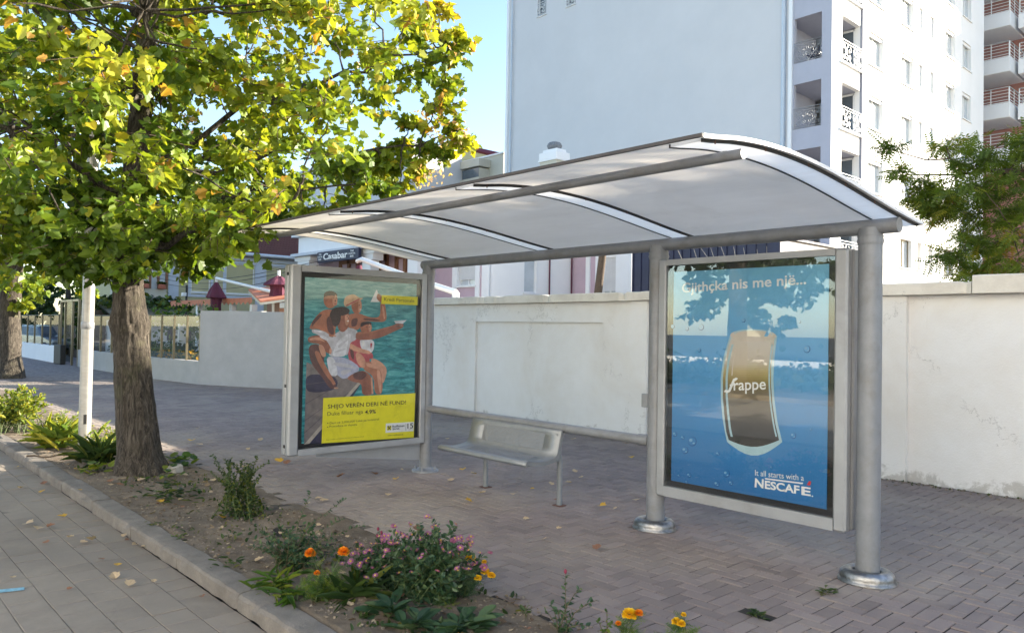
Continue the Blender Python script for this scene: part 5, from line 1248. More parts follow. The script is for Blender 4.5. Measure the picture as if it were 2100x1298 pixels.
# woody shrub and roses
stems_plant('upright_shrub', 'dark green shrub of stiff upright leafy shoots in the middle of the bed', 'shrub', G(488, 1060), [(rnd.uniform(-.26, .26), rnd.uniform(-.16, .16), rnd.uniform(.3, .52)) for _ in range(30)], LEAF_OVAL, 'leafB', .034, 150, rnd, spread=.10, upw=.35)
stems_plant('rose_bush', 'rambling rose bush with small leaves between the upright shrub and the orange marigold', 'shrub', G(600, 1165), rstems(rnd, 52, .33, .32, .4, 1.0, .9)+[(.22, .26, .46), (.30, .20, .36), (-.05, .15, .48), (-.30, .05, .22), (.34, .34, .30)], LEAF_OVAL, 'leafP', .042, 75, rnd, smat='rosestem', spread=.06, upw=.5)
t_, tp = stems_plant('rose_sprig', 'thin rose with two red buds at the bottom edge, standing over the pavement', 'shrub', G(1150, 1300), [(-.03, .06, .30), (.10, .04, .26), (.16, .10, .20), (-.08, 0, .14), (.02, -.05, .15), (.2, 0, .1), (-.14, .02, .08)], LEAF_OVAL, 'leafP', .042, 75, rnd, smat='rosestem', spread=.02, upw=.5); buds(t_, tp, 1, rnd, .009)
stems_plant('rose_sprig', 'thin arching rose shoot at the bottom edge beside the left small marigold', 'shrub', G(1242, 1318), [(-.02, .03, .16), (.05, .0, .12), (-.06, .0, .1)], LEAF_OVAL, 'leafQ', .035, 80, rnd, smat='rosestem', spread=.02)
stems_plant('seedling', 'two-leaved dark seedling at the edge of the bed in front of the shelter', 'plant', G(1076, 1262), [(.02, .02, .06), (-.05, 0, .03), (.04, -.02, .03)], LEAF_OVAL, 'leafB', .05, 60, rnd, spread=.01)
# rosettes of broad leaves
def rosette(name, label, base, n_, L, mat, tmpl, rnd, el=(.15, .7), sc=1.0, cat='plant'):
    t_ = thing(name, label, cat, tuple(base)); pos = []; dr = []; sz = []
    for q in range(n_):
        a = rnd.uniform(0, 6.283); e_ = rnd.uniform(*el); pos.append(Vector(base)+Vector((rnd.gauss(0, .03*sc), rnd.gauss(0, .03*sc), rnd.uniform(0, .04)*sc)))
        dr.append((math.cos(a)*math.cos(e_), math.sin(a)*math.cos(e_), math.sin(e_))); sz.append(L*rnd.uniform(.6, 1.15))
    cloud('leaves', tmpl, np.array(pos), np.array(dr), sz, mat, t_, upw=.85); return t_
STRAP = half([(0, 0), (.045, .2), (.05, .6), (.03, .85), (0, 1.0)], .5, -.9)
BROAD = half([(0, 0), (.05, .2), (.17, .45), (.19, .7), (.1, .92), (0, 1.0)], .3, -.5)
rosette('rosette_plant', 'cluster of broad grey-green leaves at the bottom edge in front of the asters, leftmost', G(800, 1268), 34, .17, 'leafP', BROAD, rnd)
rosette('rosette_plant', 'cluster of broad grey-green leaves at the bottom edge in front of the asters, middle', G(858, 1292), 34, .16, 'leafP', BROAD, rnd)
rosette('rosette_plant', 'cluster of broad grey-green leaves at the bottom edge in front of the asters, rightmost', G(955, 1296), 40, .17, 'leafP', BROAD, rnd)
rosette('strappy_plant', 'tuft of strap leaves between the orange marigold and the asters', G(725, 1232), 40, .26, 'leafB', STRAP, rnd, (.4, 1.3))
rosette('grass_tuft', 'thin grass tuft at the kerb under the rose bush', G(570, 1205), 40, .14, 'leafQ', STRAP, rnd, (.2, 1.1), 1.6)
rosette('grass_tuft', 'flattened grass tuft on the kerb edge left of the orange marigold', G(590, 1232), 34, .17, 'leafQ', STRAP, rnd, (.05, .35), 1.4)
rosette('low_weed', 'low spreading green weed between trunk and upright shrub', G(352, 1028), 90, .09, 'leafB', BROAD, rnd, (.05, .6), 4.2)
rosette('low_weed', 'tiny weed on the soil above the kerb crack', G(363, 1107), 18, .05, 'leafQ', BROAD, rnd, (.1, .6), 1.2)
rosette('low_weed', 'tiny weed in the soil below the low spreading weed', G(318, 1082), 14, .04, 'leafB', BROAD, rnd, (.1, .6), 1.2)
rosette('low_weed', 'small weed beneath the rose bush at the soil edge', G(470, 1165), 22, .06, 'leafB', BROAD, rnd, (.1, .6), 1.6)
rosette('daylily', 'tuft of long sunlit strap leaves at the left of the pole', G(115, 918), 130, .36, 'leafR', STRAP, rnd, (.35, 1.35), 3.4)
rosette('daylily', 'darker tuft of long strap leaves between pole and tree trunk', G(205, 950), 90, .34, 'leafB', STRAP, rnd, (.35, 1.3), 3.0)
rosette('broadleaf_plant', 'round-leaved plant beside the white stone at the trunk foot', G(370, 962), 26, .10, 'leafQ', half([(0, 0), (.35, .1), (.48, .45), (.3, .85), (0, .95)], .15, -.2), rnd, (.2, .8), 3.0)
rosette('broadleaf_plant', 'round-leaved yellow-green plant at the left foot of the trunk', G(192, 972), 26, .10, 'leafR', half([(0, 0), (.35, .1), (.48, .45), (.3, .85), (0, .95)], .15, -.2), rnd, (.2, .8), 3.0)
rosette('broadleaf_plant', 'low round-leaved plant on the soil in front of the white stone', G(345, 985), 18, .07, 'leafQ', half([(0, 0), (.35, .1), (.48, .45), (.3, .85), (0, .95)], .15, -.2), rnd, (.2, .8), 3.0)
rosette('joint_weed', 'weed growing in the missing paver nearer the third post', Vector((H1[0], H1[1], -.004)), 26, .05, 'leafB', BROAD, rnd, (.1, .7), .8)
rosette('joint_weed', 'weed growing in the missing paver farther from the posts', Vector((H2[0], H2[1], -.004)), 22, .055, 'leafB', BROAD, rnd, (.1, .7), .8)
stems_plant('flowering_bush', 'sunlit rounded bush with small pale leaves under the second tree', 'shrub', G(28, 885), rstems(rnd, 90, .50, .72, .5), LEAF_OVAL, 'leafR', .085, 32, rnd, spread=.22, sr=.006, tip_only=.35)
stems_plant('flowering_bush', 'low sunlit bush with yellow leaves right of the pole behind the trunk', 'shrub', G(222, 925), rstems(rnd, 22, .3, .42, .5), LEAF_OVAL, 'leafR', .06, 40, rnd, spread=.10)
stems_plant('flowering_bush', 'low purple-tinged sunlit plant behind the long strap leaves', 'shrub', G(130, 880), rstems(rnd, 26, .45, .32, .5), LEAF_OVAL, 'leafR', .06, 40, rnd, spread=.18)
mb = MB(); c = G(352, 968); mb.box(c.x-.10, c.x+.12, c.y-.07, c.y+.07, -.03, .075, bev=.02); s_ = mb.build('stone', 'lightstone', None, origin=c); tag(s_, 'squared pale stone lying at the right foot of the big trunk', 'stone'); s_.rotation_euler = (.12, -.1, .4)
# small black drain hose/branch lying by the daylilies
mb = MB(); limb(mb, G(55, 940)+Vector((0, 0, .03)), G(150, 943)+Vector((0, 0, .05)), .012, .008, rnd, 6, .08, 7); tag(mb.build('dead_branch', 'twig', None, origin=G(100, 941)), 'thin dead branch lying across the kerb by the long leaves', 'branch')

# ragged small weeds and dead bits all over the bed
n = 2600; xs = NR.uniform(-9.5, 0.5, n); ys = NR.uniform(2.12, 3.15, n); kp = np.array([mnoise.noise(Vector((x*1.3, y*1.6, 5)))+mnoise.noise(Vector((x*4, y*4, 9)))*.6 for x, y in zip(xs, ys)]) > .12
xs, ys = xs[kp], ys[kp]; pos = np.array([(x, y, soilz(x, y)) for x, y in zip(xs, ys)])
tag(cloud('ground_weeds', LEAF_OVAL, pos, rdirs(len(pos), (0, 0, 1), .35), NR.uniform(.015, .05, len(pos)), 'leafB', None, upw=.4), kind='stuff')
# fallen leaves --------------------------------------------------------
M['fall_t'] = leafmat('tan_dry_leaf', [(0, (.30, .20, .12)), (1, (.50, .38, .25))], .15, .7)
M['fall_y'] = leafmat('yellow_dry_leaf', [(0, (.50, .26, .03)), (1, (.60, .38, .05))], .2, .7)
M['fall_b'] = leafmat('brown_dry_leaf', [(0, (.16, .07, .04)), (1, (.30, .15, .09))], .15, .7)
CURL = half([(0, 0), (0.26, -0.10), (0.46, 0.05), (0.40, 0.25), (0.52, 0.42), (0.30, 0.55), (0.2, 0.78), (0, 0.95)], .45, .45)
protos = {}
for k_ in ('fall_t', 'fall_y', 'fall_b'):
    protos[k_] = None
def fallen(x, y, z, k_, label, group, rnd, s_):
    if protos[k_] is None:
        o = cloud('fallen_leaf', CURL, [(0, -.45, 0)], [(0, 1, .02)], [1.0], k_, None, upw=1.0); protos[k_] = o
    else:
        o = protos[k_].copy(); S.collection.objects.link(o)
    o.location = (x, y, z+.004+.012*s_/.08); o.scale = (s_, s_*rnd.uniform(.7, 1), s_*rnd.choice([.7, 1, 1.2, -.7])); o.rotation_euler = (rnd.uniform(-.25, .25), rnd.uniform(-.25, .25), rnd.uniform(0, 6.28))
    if o.scale[2] < 0: o.location.z += .02*s_/.08
    tag(o, label, 'leaf', group)
KN = {'fall_t': 'pale tan', 'fall_y': 'yellow', 'fall_b': 'brown'}
def leaves_px(lst, z, where, group):
    for px, py, k_, s_ in lst:
        p = GZ(px, py, z); fallen(p[0], p[1], z, k_, 'curled %s dry leaf fallen on %s' % (KN[k_], where), '%s %s' % (KN[k_], group), rnd, s_)
leaves_px([(88, 1011, 'fall_y', .08), (90, 993, 'fall_b', .07), (40, 1003, 'fall_t', .07), (60, 1078, 'fall_t', .10), (78, 1088, 'fall_t', .08), (125, 1064, 'fall_y', .08), (105, 1083, 'fall_b', .07), (145, 1105, 'fall_t', .06),
           (93, 1116, 'fall_b', .06), (182, 1113, 'fall_t', .10), (172, 1116, 'fall_t', .07), (206, 1150, 'fall_b', .055), (242, 1161, 'fall_y', .055), (235, 1186, 'fall_t', .07), (268, 1202, 'fall_t', .075), (316, 1194, 'fall_t', .04),
           (27, 1188, 'fall_t', .045), (143, 1210, 'fall_b', .035), (255, 1101, 'fall_t', .05), (275, 1120, 'fall_t', .05), (292, 1124, 'fall_t', .05), (415, 1227, 'fall_b', .04), (260, 1110, 'fall_b', .045), (35, 960, 'fall_y', .06), (215, 1055, 'fall_t', .04)],
          -.085, 'the pale near pavement', 'leaves on the near pavement')
leaves_px([(165, 1007, 'fall_y', .05)], .014, 'the kerb', 'leaf on the kerb')
lst = []
for i in range(64):
    px = rnd.uniform(330, 1500); py = rnd.uniform(830, 1180)
    p = GZ(px, py)
    if p[1] > soil_far(p[0])+.15 and p[1] < 8.8 and not (1330 < px < 1480 and py > 1000): lst.append((px, py, rnd.choice(['fall_t', 'fall_t', 'fall_t', 'fall_y', 'fall_b']), rnd.uniform(.05, .10)))
lst += [(570, 949, 'fall_y', .11), (590, 952, 'fall_b', .10), (392, 907, 'fall_y', .11), (408, 915, 'fall_t', .11), (500, 963, 'fall_t', .11), (535, 904, 'fall_t', .08), (1305, 1029, 'fall_t', .08), (1262, 1045, 'fall_t', .07), (990, 1015, 'fall_t', .08), (1080, 1066, 'fall_t', .055), (1147, 1087, 'fall_t', .05),
        (925, 987, 'fall_t', .08), (1092, 1005, 'fall_y', .06), (630, 1038, 'fall_t', .07), (1178, 968, 'fall_t', .07), (1190, 981, 'fall_t', .06)]
leaves_px(lst, 0.0, 'the brick pavement', 'leaves on the brick pavement')
lst = [(rnd.uniform(150, 900), 0, rnd.choice(['fall_t', 'fall_b', 'fall_t', 'fall_y']), rnd.uniform(.04, .08)) for _ in range(44)]
for px, _, k_, s_ in lst:
    x = rnd.uniform(-10.3, -2.6); y = rnd.uniform(2.15, 3.1); fallen(x, y, soilz(x, y)+.004, k_, 'curled %s dry leaf fallen on the soil of the bed' % KN[k_], '%s leaves on the soil' % KN[k_], rnd, s_)
# ------------------------------------------------------------------ BACKGROUND BUILDINGS
def wallgrid(mb, face, pos, a0, a1, z0, z1, ops, depth=.25, thick=.3, mat=0, matr=0, sgn=1):
    """wall sheet with real openings. face 'y': plane y=pos facing -y (a = x); 'x': plane x=pos facing +x (a = y)"""
    def P(a, z, d): return (a, pos+d, z) if face == 'y' else (pos-d, a, z)
    As = sorted(set([a0, a1]+[o[0] for o in ops]+[o[1] for o in ops])); Zs = sorted(set([z0, z1]+[o[2] for o in ops]+[o[3] for o in ops]))
    As = [a for a in As if a0 <= a <= a1]; Zs = [z for z in Zs if z0 <= z <= z1]
    for i in range(len(As)-1):
        j = 0
        while j < len(Zs)-1:
            ca = (As[i]+As[i+1])/2
            def isop(j): cz = (Zs[j]+Zs[j+1])/2; return any(o[0] < ca < o[1] and o[2] < cz < o[3] for o in ops)
            if isop(j): j += 1; continue
            k = j
            while k+1 < len(Zs)-1 and not isop(k+1): k += 1
            mb.quad(P(As[i], Zs[j], 0), P(As[i+1], Zs[j], 0), P(As[i+1], Zs[k+1], 0), P(As[i], Zs[k+1], 0), mat); j = k+1
    for (b0, b1, c0, c1) in ops:
        mb.quad(P(b0, c0, 0), P(b0, c1, 0), P(b0, c1, depth), P(b0, c0, depth), matr); mb.quad(P(b1, c0, 0), P(b1, c0, depth), P(b1, c1, depth), P(b1, c1, 0), matr)
        mb.quad(P(b0, c1, 0), P(b1, c1, 0), P(b1, c1, depth), P(b0, c1, depth), matr); mb.quad(P(b0, c0, 0), P(b0, c0, depth), P(b1, c0, depth), P(b1, c0, 0), matr)
    return P
def window(parent, face, pos, o, depth, name='window', fr='white_metal', gl='glass_light', sashes=2, fw=.05, shutter=0.0, sill=True, box=True):
    def bx(mb, a, b, c, d, e0, e1, mat=0):
        if face == 'y': mb.box(a, b, pos+e0, pos+e1, c, d, mat)
        else: mb.box(pos-e1, pos-e0, a, b, c, d, mat)
    b0, b1, c0, c1 = o; mb = MB(); D = depth
    bx(mb, b0, b0+fw, c0, c1, D-.06, D); bx(mb, b1-fw, b1, c0, c1, D-.06, D); bx(mb, b0+fw, b1-fw, c1-fw, c1, D-.06, D); bx(mb, b0+fw, b1-fw, c0, c0+fw, D-.06, D)
    for q in range(1, sashes):
        m_ = b0+(b1-b0)*q/sashes; bx(mb, m_-fw*.6, m_+fw*.6, c0+fw, c1-fw, D-.055, D)
    w = mb.build(name, fr, parent)
    mb = MB(); bx(mb, b0+fw*.5, b1-fw*.5, c0+fw*.5, c1-fw*.5, D-.02, D-.012); mb.build('pane', gl, w)
    mb = MB(); bx(mb, b0-.3, b1+.3, c0-.3, c1+.3, D+.9, D+.92); mb.build('room_back', 'shutter', w)
    if shutter > 0:
        mb = MB(); h = (c1-c0)*shutter; nsl = max(3, int(h/.06))
        for q in range(nsl): bx(mb, b0+.01, b1-.01, c1-h+h*q/nsl+.004, c1-h+h*(q+1)/nsl, D-.09-(.006 if q % 2 else 0), D-.07)
        mb.build('roller_shutter', 'shutter', w)
    if box:
        mb = MB(); bx(mb, b0, b1, c1-.16, c1, D-.16, D-.061); mb.build('shutter_box', fr, w)
    if sill:
        mb = MB(); bx(mb, b0-.06, b1+.06, c0-.05, c0-.002, -.07, D-.06); mb.build('sill', 'white_metal', w)
    return w
def railing(parent, a, b, z0, z1, scroll=True, mat='white_metal', name='railing', bars=0, r=.022):
    """from point a to b (x, y)"""
    mb = MB(); A = Vector((a[0], a[1], 0)); B = Vector((b[0], b[1], 0)); L = (B-A).length; u = (B-A)/L
    def P(s_, z): q = A+u*s_; return (q.x, q.y, z)
    for z in (z0+.05, z1, z1-.12 if scroll else z1): mb.tube([P(0, z), P(L, z)], r, 6)
    for s_ in (0.02, L-.02): mb.tube([P(s_, z0), P(s_, z1)], r, 6)
    if scroll:
        def curl(cx, cz, R0, turns, a0, sg):
            pts = []
            for q in range(15):
                t_ = q/14; rr = R0*(1-.78*t_); a_ = a0+sg*turns*2*math.pi*t_; pts.append(P(cx+rr*math.cos(a_), cz+rr*math.sin(a_)))
            mb.tube(pts, r*.75, 4, cap=False)
        H = z1-.12-z0-.05; zc = z0+.05+H/2
        for sg in (-1, 1):
            for (fx, fz, rr) in [(.12, .22, .19), (.14, -.2, .17), (.30, .02, .2), (.40, .30, .13), (.40, -.28, .15), (.26, -.33, .10), (.24, .36, .09)]:
                cx = L/2+sg*fx*L; curl(cx, zc+fz*H, rr*min(H, L*.7), .95, math.pi/2 if sg > 0 else math.pi/2, sg)
                curl(cx+sg*.04*L, zc+fz*H*.8, rr*.6*min(H, L*.7), .8, -math.pi/2, -sg)
            pts = [P(L/2+sg*L*q_, zc+H*.5*(2*abs(q_*2.1)**1.3-1)) for q_ in np.linspace(0, .46, 9)]; mb.tube(pts, r*.8, 4, cap=False)
    else:
        for q in range(1, bars+1): z = z0+(z1-z0)*q/(bars+1); mb.tube([P(0, z), P(L, z)], r*.6, 5)
        for q in range(1, int(L/1.1)+1): mb.tube([P(L*q/(int(L/1.1)+1), z0), P(L*q/(int(L/1.1)+1), z1)], r*.8, 6)
    return mb.build(name, mat, parent)

# ---- tall pale apartment tower
YT = 32.76; XW = -36.45; XC = -15.32; HT = 34.0
tw = thing('apartment_tower', 'tall pale apartment tower with blank side wall, stacked loggias and sunlit window front', 'building', (-26, 42, 0))
mb = MB(); mb.quad((XW, YT, -1), (-17.28, YT, -1), (-17.28, YT, HT), (XW, YT, HT)); 
small = [(PY(1103, 0, YT)[0], PY(1120, 0, YT)[0], PY(1110, 33, YT)[2], PY(1110, 33, YT)[2]+1.3), (PY(1162, 0, YT)[0], PY(1180, 0, YT)[0], PY(1170, 12, YT)[2], PY(1170, 12, YT)[2]+1.3)]
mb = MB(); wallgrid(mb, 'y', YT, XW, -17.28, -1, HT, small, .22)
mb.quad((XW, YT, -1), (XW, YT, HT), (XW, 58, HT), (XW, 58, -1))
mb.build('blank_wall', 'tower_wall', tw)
for o in small:
    w_ = window(tw, 'y', YT, o, .20, gl='glass_dark', sashes=1, box=False); railing(w_, (o[0], YT-.05), (o[1], YT-.05), o[2], o[2]+.8, True, r=.015, name='window_grille')
mb = MB(); mb.box(XW-.18, XW+.02, YT-.06, YT+.5, -1, HT); mb.build('corner_strip', 'paint_white', tw)
mb = MB(); mb.box(-17.30, -17.12, YT-.10, YT+.3, -1, HT); mb.build('corner_strip', 'paint_white', tw)
mb = MB(); mb.tube([(XW+.42, YT-.14, -1), (XW+.42, YT-.14, HT)], .055, 10)
mb.build('downpipe', 'pipe', tw); mb = MB(); mb.tube([(-17.52, YT-.14, -1), (-17.52, YT-.14, HT)], .09, 10); mb.box(-17.60, -17.44, YT-.07, YT-.005, -1, HT); mb.build('downpipe', 'pipe', tw)
# loggia stack: openings on the -y face and on the +x face
ST = 3.0; fl = [k*ST-.33 for k in range(-1, 12)]     # floor levels
zf = PY(1650, 263, YT)[2]     # top of the slab parapet under an opening
base = zf - ST*3
ops_y, ops_x = [], []
LX0, LX1 = -17.06, -15.78; LY0, LY1 = 33.78, 35.62
for k in range(0, 12):
    z = base+ST*k
    if z > HT-2.5: break
    ops_y.append((LX0, LX1, z, z+2.05)); ops_x.append((LY0, LY1, z, z+2.05))
mb = MB(); wallgrid(mb, 'y', YT, -17.12, XC, -1, HT, ops_y, .22); mb.build('loggia_front', 'shade_grey', tw)  # greyed for shade; the sunlit face of the same pillar is white
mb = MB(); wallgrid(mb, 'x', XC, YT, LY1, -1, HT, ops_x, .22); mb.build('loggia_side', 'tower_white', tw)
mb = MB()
mb.quad((-17.12, 35.75, -1), (-15.25, 35.75, -1), (-15.25, 35.75, HT), (-17.12, 35.75, HT))      # back wall facing -y, ends in the return strip greyed for shade
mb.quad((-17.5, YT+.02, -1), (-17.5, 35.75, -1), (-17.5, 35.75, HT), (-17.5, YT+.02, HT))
mb.build('loggia_back_wall', 'shade_grey', tw)
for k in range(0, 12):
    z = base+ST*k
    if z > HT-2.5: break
    mb = MB(); mb.box(-17.5, XC-.24, YT+.24, 35.73, z-.12, z+.02); mb.build('loggia_slab', 'shade_grey', tw); mb = MB(); mb.box(-17.5, XC-.24, YT+.24, 35.73, z+2.06, z+2.2); mb.build('loggia_ceiling', 'shade_grey', tw)
    if 1 <= k <= 6:
        r1 = railing(tw, (LX0, YT-.03), (LX1, YT-.03), z, z+.92, True, 'steel_light', 'loggia_railing', r=.013); railing(tw, (XC+.05, LY0-.12), (XC+.05, LY1+.1), z-.06, z+.95, True, name='loggia_railing', r=.021)
        mb = MB(); mb.box(XC-.001, XC+.1, LY0-.2, LY1+.2, z-.12, z-.04); mb.build('ledge', 'paint_white', tw)
        # balcony door on the back wall
        mb = MB()
        for a_ in (-16.9, -16.25, -15.6): mb.box(a_-.05, a_+.05, 35.65, 35.74, z, z+2.0)
        mb.box(-16.9, -15.6, 35.65, 35.74, z+1.92, z+2.0)
        d_ = mb.build('balcony_door', 'white_metal', tw); mb = MB(); mb.box(-16.87, -15.63, 35.70, 35.73, z, z+1.95); mb.build('pane', 'glass_dark', d_)
ch = thing('folding_chair', 'blue striped folding chair standing on the upper visible loggia', 'chair', (-16.4, 33.5, base+ST*4))
zc = base+ST*4+.03
mb = MB()
for q in range(6): mb.box(-16.75+q*.115, -16.69+q*.115, 33.3, 33.75, zc+.42, zc+.45); mb.box(-16.75+q*.115, -16.69+q*.115, 33.76, 33.79, zc+.5, zc+.9)
mb.build('seat', 'navy', ch); mb = MB()
for x in (-16.78, -16.05): mb.tube([(x, 33.28, zc), (x, 33.8, zc+.6)], .02, 6); mb.tube([(x, 33.8, zc), (x, 33.3, zc+.6)], .02, 6); mb.box(x-.025, x+.025, 33.3, 33.8, zc+.6, zc+.64)
mb.build('frame', 'white_metal', ch)
# sunlit front facing +x
XF = -15.25
cols_ = [(PX(1781, 205, XF)[1], PX(1811, 230, XF)[1], 'w'), (PX(1848, 245, XF)[1], PX(1872, 260, XF)[1], 'w'), (PX(1884, 150, XF)[1], PX(1892, 150, XF)[1], 's'), (PX(1907, 170, XF)[1], PX(1915, 170, XF)[1], 's'), (PX(1938, 285, XF)[1], PX(1957, 290, XF)[1], 'w'), (PX(1973, 310, XF)[1], PX(1990, 310, XF)[1], 'w')]
yend = PX(2017, 200, XF)[1]; zw = PX(1783, 262, XF)[2]
ops = []; kinds = []
for k in range(-3, 7):
    for (a, b, t_) in cols_:
        z = zw+ST*k + (0 if t_ == 'w' else .35)
        h = 1.55 if t_ == 'w' else 1.15
        if k == -2: h = 1.45; z = PX(1846, 548, XF)[2] if t_ == 'w' else PX(1881, 555, XF)[2]+.03
        if z < .5 or z+h > HT-.5: continue
        ops.append((a, b, z, z+h)); kinds.append((t_, k))
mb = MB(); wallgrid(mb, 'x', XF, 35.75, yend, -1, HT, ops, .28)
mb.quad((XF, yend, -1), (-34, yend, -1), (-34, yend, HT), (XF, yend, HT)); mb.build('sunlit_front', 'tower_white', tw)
for o, (t_, k) in zip(ops, kinds):
    if k == -2: window(tw, 'x', XF, o, .24, fr='bronze', gl='glass_dark' if t_ == 's' else 'glass_light', sashes=2 if t_ == 'w' else 1, box=False, fw=.045)
    elif t_ == 'w': window(tw, 'x', XF, o, .22, sashes=2)
    else: window(tw, 'x', XF, o, .10, gl='glass_light', sashes=1, box=False, fw=.03, sill=False)
mb = MB(); mb.box(XW-.3, XF+.2, YT-.2, yend+.2, HT, HT+.4); mb.build('roof_slab', 'paint_white', tw)

# ---- far block with red walls and balconies
k_ = 56/52.0
fb_ = thing('balcony_block', 'red-walled apartment block with white stepped balconies at the top right edge', 'building', (-14, 60, 0))
mb = MB(); mb.box(-30, -10.4, 59.2, 70, -1, 38); mb.build('wall', 'redwall', fb_)
for q in range(-1, 5):
    zr = 1.6+(19.2-1.6)*k_ + (q-1)*2.93
    mb = MB(); mb.box(-24, -14.6, 56, 59.19, zr-1.95, zr-1.02, bev=.03); b1_ = mb.build('balcony', 'paint_white', fb_)
    railing(b1_, (-24, 56.05), (-14.65, 56.05), zr-1.02, zr, False, bars=4, name='balcony_railing', r=.035); railing(b1_, (-14.65, 56.05), (-14.65, 59.1), zr-1.02, zr, False, bars=4, name='balcony_railing', r=.035)
    mb = MB(); mb.box(-14.4, -10.6, 56.9, 59.19, zr-2.0, zr-1.05, bev=.03); b2_ = mb.build('balcony', 'paint_white', fb_)
    railing(b2_, (-14.35, 56.95), (-10.65, 56.95), zr-1.05, zr-.02, False, bars=4, name='balcony_railing', r=.035)
    mb = MB(); mb.box(-19, -17.6, 59.12, 59.19, zr-1.0, zr+1.1); mb.box(-12.6, -11.4, 59.12, 59.19, zr-1.0, zr+1.1); mb.build('balcony_door', 'glass_light', fb_)

# ---- building outside the frame on the right whose shadow covers the bus stop
ob = thing('office_building', 'plain cream three-storey building behind the yard beyond the right edge', 'building', (6, 34, 0))
mb = MB(); ops = [(x, x+1.3, z, z+1.5) for x in (4.2, 7.2, 10.2, 13.2, 16.2, 19.2) for z in (1.0, 4.8, 8.6)]
wallgrid(mb, 'y', 26.9, 3.53, 22, -1, 12, ops, .2)
mb.quad((3.53, 26.9, -1), (3.53, 26.9, 12), (3.53, 37, 12), (3.53, 37, -1)); mb.quad((22, 26.9, -1), (22, 37, -1), (22, 37, 12), (22, 26.9, 12)); mb.quad((3.53, 37, -1), (3.53, 37, 12), (22, 37, 12), (22, 37, -1)); mb.quad((3.53, 26.9, 12), (22, 26.9, 12), (22, 37, 12), (3.53, 37, 12))
mb.build('wall', 'cream', ob)
for o in ops: window(ob, 'y', 26.9, o, .18, sashes=2, gl='glass_dark')

# ---- pink house with white trim, bar sign and porch
YP = 18.0
pk = thing('pink_house', 'pink house with white window trims, white gabled porch and bar sign, above the wall', 'building', (-24, 21, 0))
xa = PY(897, 560, YP)[0]; xb = PY(1005, 560, YP)[0]; XPf = xb
y2 = 22.3; xR = PY(1297, 560, y2)[0]
wz = PY(937, 530, YP)
ops1 = [(PY(938, 540, YP)[0], PY(976, 540, YP)[0], PY(955, 590, YP)[2]+.06, PY(955, 520, YP)[2]+.35)]
mb = MB(); wallgrid(mb, 'y', YP, -34.0, xb, -1, 5.9, ops1, .2, matr=1); 
ops2 = [(PY(1233, 560, y2)[0], PY(1263, 560, y2)[0], PY(1250, 600, y2)[2]-.1, PY(1250, 530, y2)[2]+.2)]
wallgrid(mb, 'y', y2, xb, xR, -1, 6.2, ops2, .2, matr=1); mb.build('pink_wall', ['pink', 'paint_white'], pk)
window(pk, 'y', YP, ops1[0], .18, shutter=.85, sashes=2); window(pk, 'y', y2, ops2[0], .18, shutter=.9, sashes=2)
ops3 = [(PX(1075, 560, XPf)[1], PX(1100, 560, XPf)[1], 3.0, 4.6)]
mb = MB(); wallgrid(mb, 'x', XPf, YP, y2, -1, 5.9, ops3, .12); mb.build('sunlit_side_wall', 'tower_white', pk)  # house is pink; white here puts the sun's glare into the colour
window(pk, 'x', XPf, ops3[0], .10, sashes=1, box=False, gl='glass_light')
mb = MB()   # quoins, window surrounds, string course
def strip(px0, px1, y, z0, z1, pr=.05):
    a, b = PY(px0, 560, y)[0], PY(px1, 560, y)[0]; q_ = MB(); q_.box(a, b, y-pr, y+.02, z0, z1); q_.build('white_trim', 'paint_white', pk)
strip(990, 1005, YP, -1, 5.9); strip(929, 938, YP, wz[2]-3, 4.9, .04); strip(976, 985, YP, wz[2]-3, 4.9, .04)
strip(1270, 1297, y2, -1, 6.2); strip(1222, 1232, y2, 0, 5.0, .04); strip(1264, 1272, y2, 0, 5.0, .04); strip(1203, 1211, y2, 0, 6, .06)
mb = MB(); mb.box(-34.3, xb+.5, YP-.5, YP+4, 5.9, 6.05); mb.box(xb+.5, xR+.4, y2-.5, y2+5, 6.2, 6.35); mb.build('roof', 'cream', pk)
mb = MB(); mb.box(-34.0, xb-1.6, YP+1.6, YP+9, 0, 5.88); mb.build('rear_body', 'cream', pk)
mb = MB(); mb.quad((xR-.02, y2, -1), (xR-.02, y2+6, -1), (xR-.02, y2+6, 6.18), (xR-.02, y2, 6.18)); mb.build('end_wall', 'pink', pk)
mb = MB()
for px in (1125, 1170): p = PX(px, 560, XPf); mb = MB(); mb.tube([(p[0]+.06, p[1], 0), (p[0]+.06, p[1], 5.9)], .03, 8); mb.build('maroon_downpipe', 'maroon', pk)
# porch: white gable board, eave, columns, dark doors
gx0 = PY(612, 520, YP-1.2)[0]; gx1 = PY(800, 500, YP-1.2)[0]; yp = YP-1.2
zt0 = PY(612, 524, yp)[2]; ztop = PY(615, 487, yp)[2]
mb = MB(); mb.box(gx0, gx1, yp, YP-.005, zt0+.05, ztop); pr_ = mb.build('porch_board', 'paint_white', pk)
mb = MB(); mb.box(gx0-.3, gx1+.2, yp-.25, YP-.003, zt0-.08, zt0+.05); mb.build('porch_eave', 'housetrim', pr_)
mb = MB(); mb.box(gx0-.35, gx1+.2, yp-.2, YP+2, ztop, ztop+.1); mb.build('porch_roof_edge', 'paint_white', pr_)
for px in (632, 760, 855):
    p = PY(px, 540, yp+.25); c_ = MB(); c_.box(p[0]-.32, p[0]+.32, yp+.05, yp+.45, -1, zt0-.55); c_.box(p[0]-.55, p[0]+.55, yp, yp+.5, zt0-.55, zt0-.28); c_.box(p[0]-.75, p[0]+.75, yp-.05, yp+.55, zt0-.28, zt0-.085); c_.build('porch_column', 'paint_white', pk)
mb = MB()
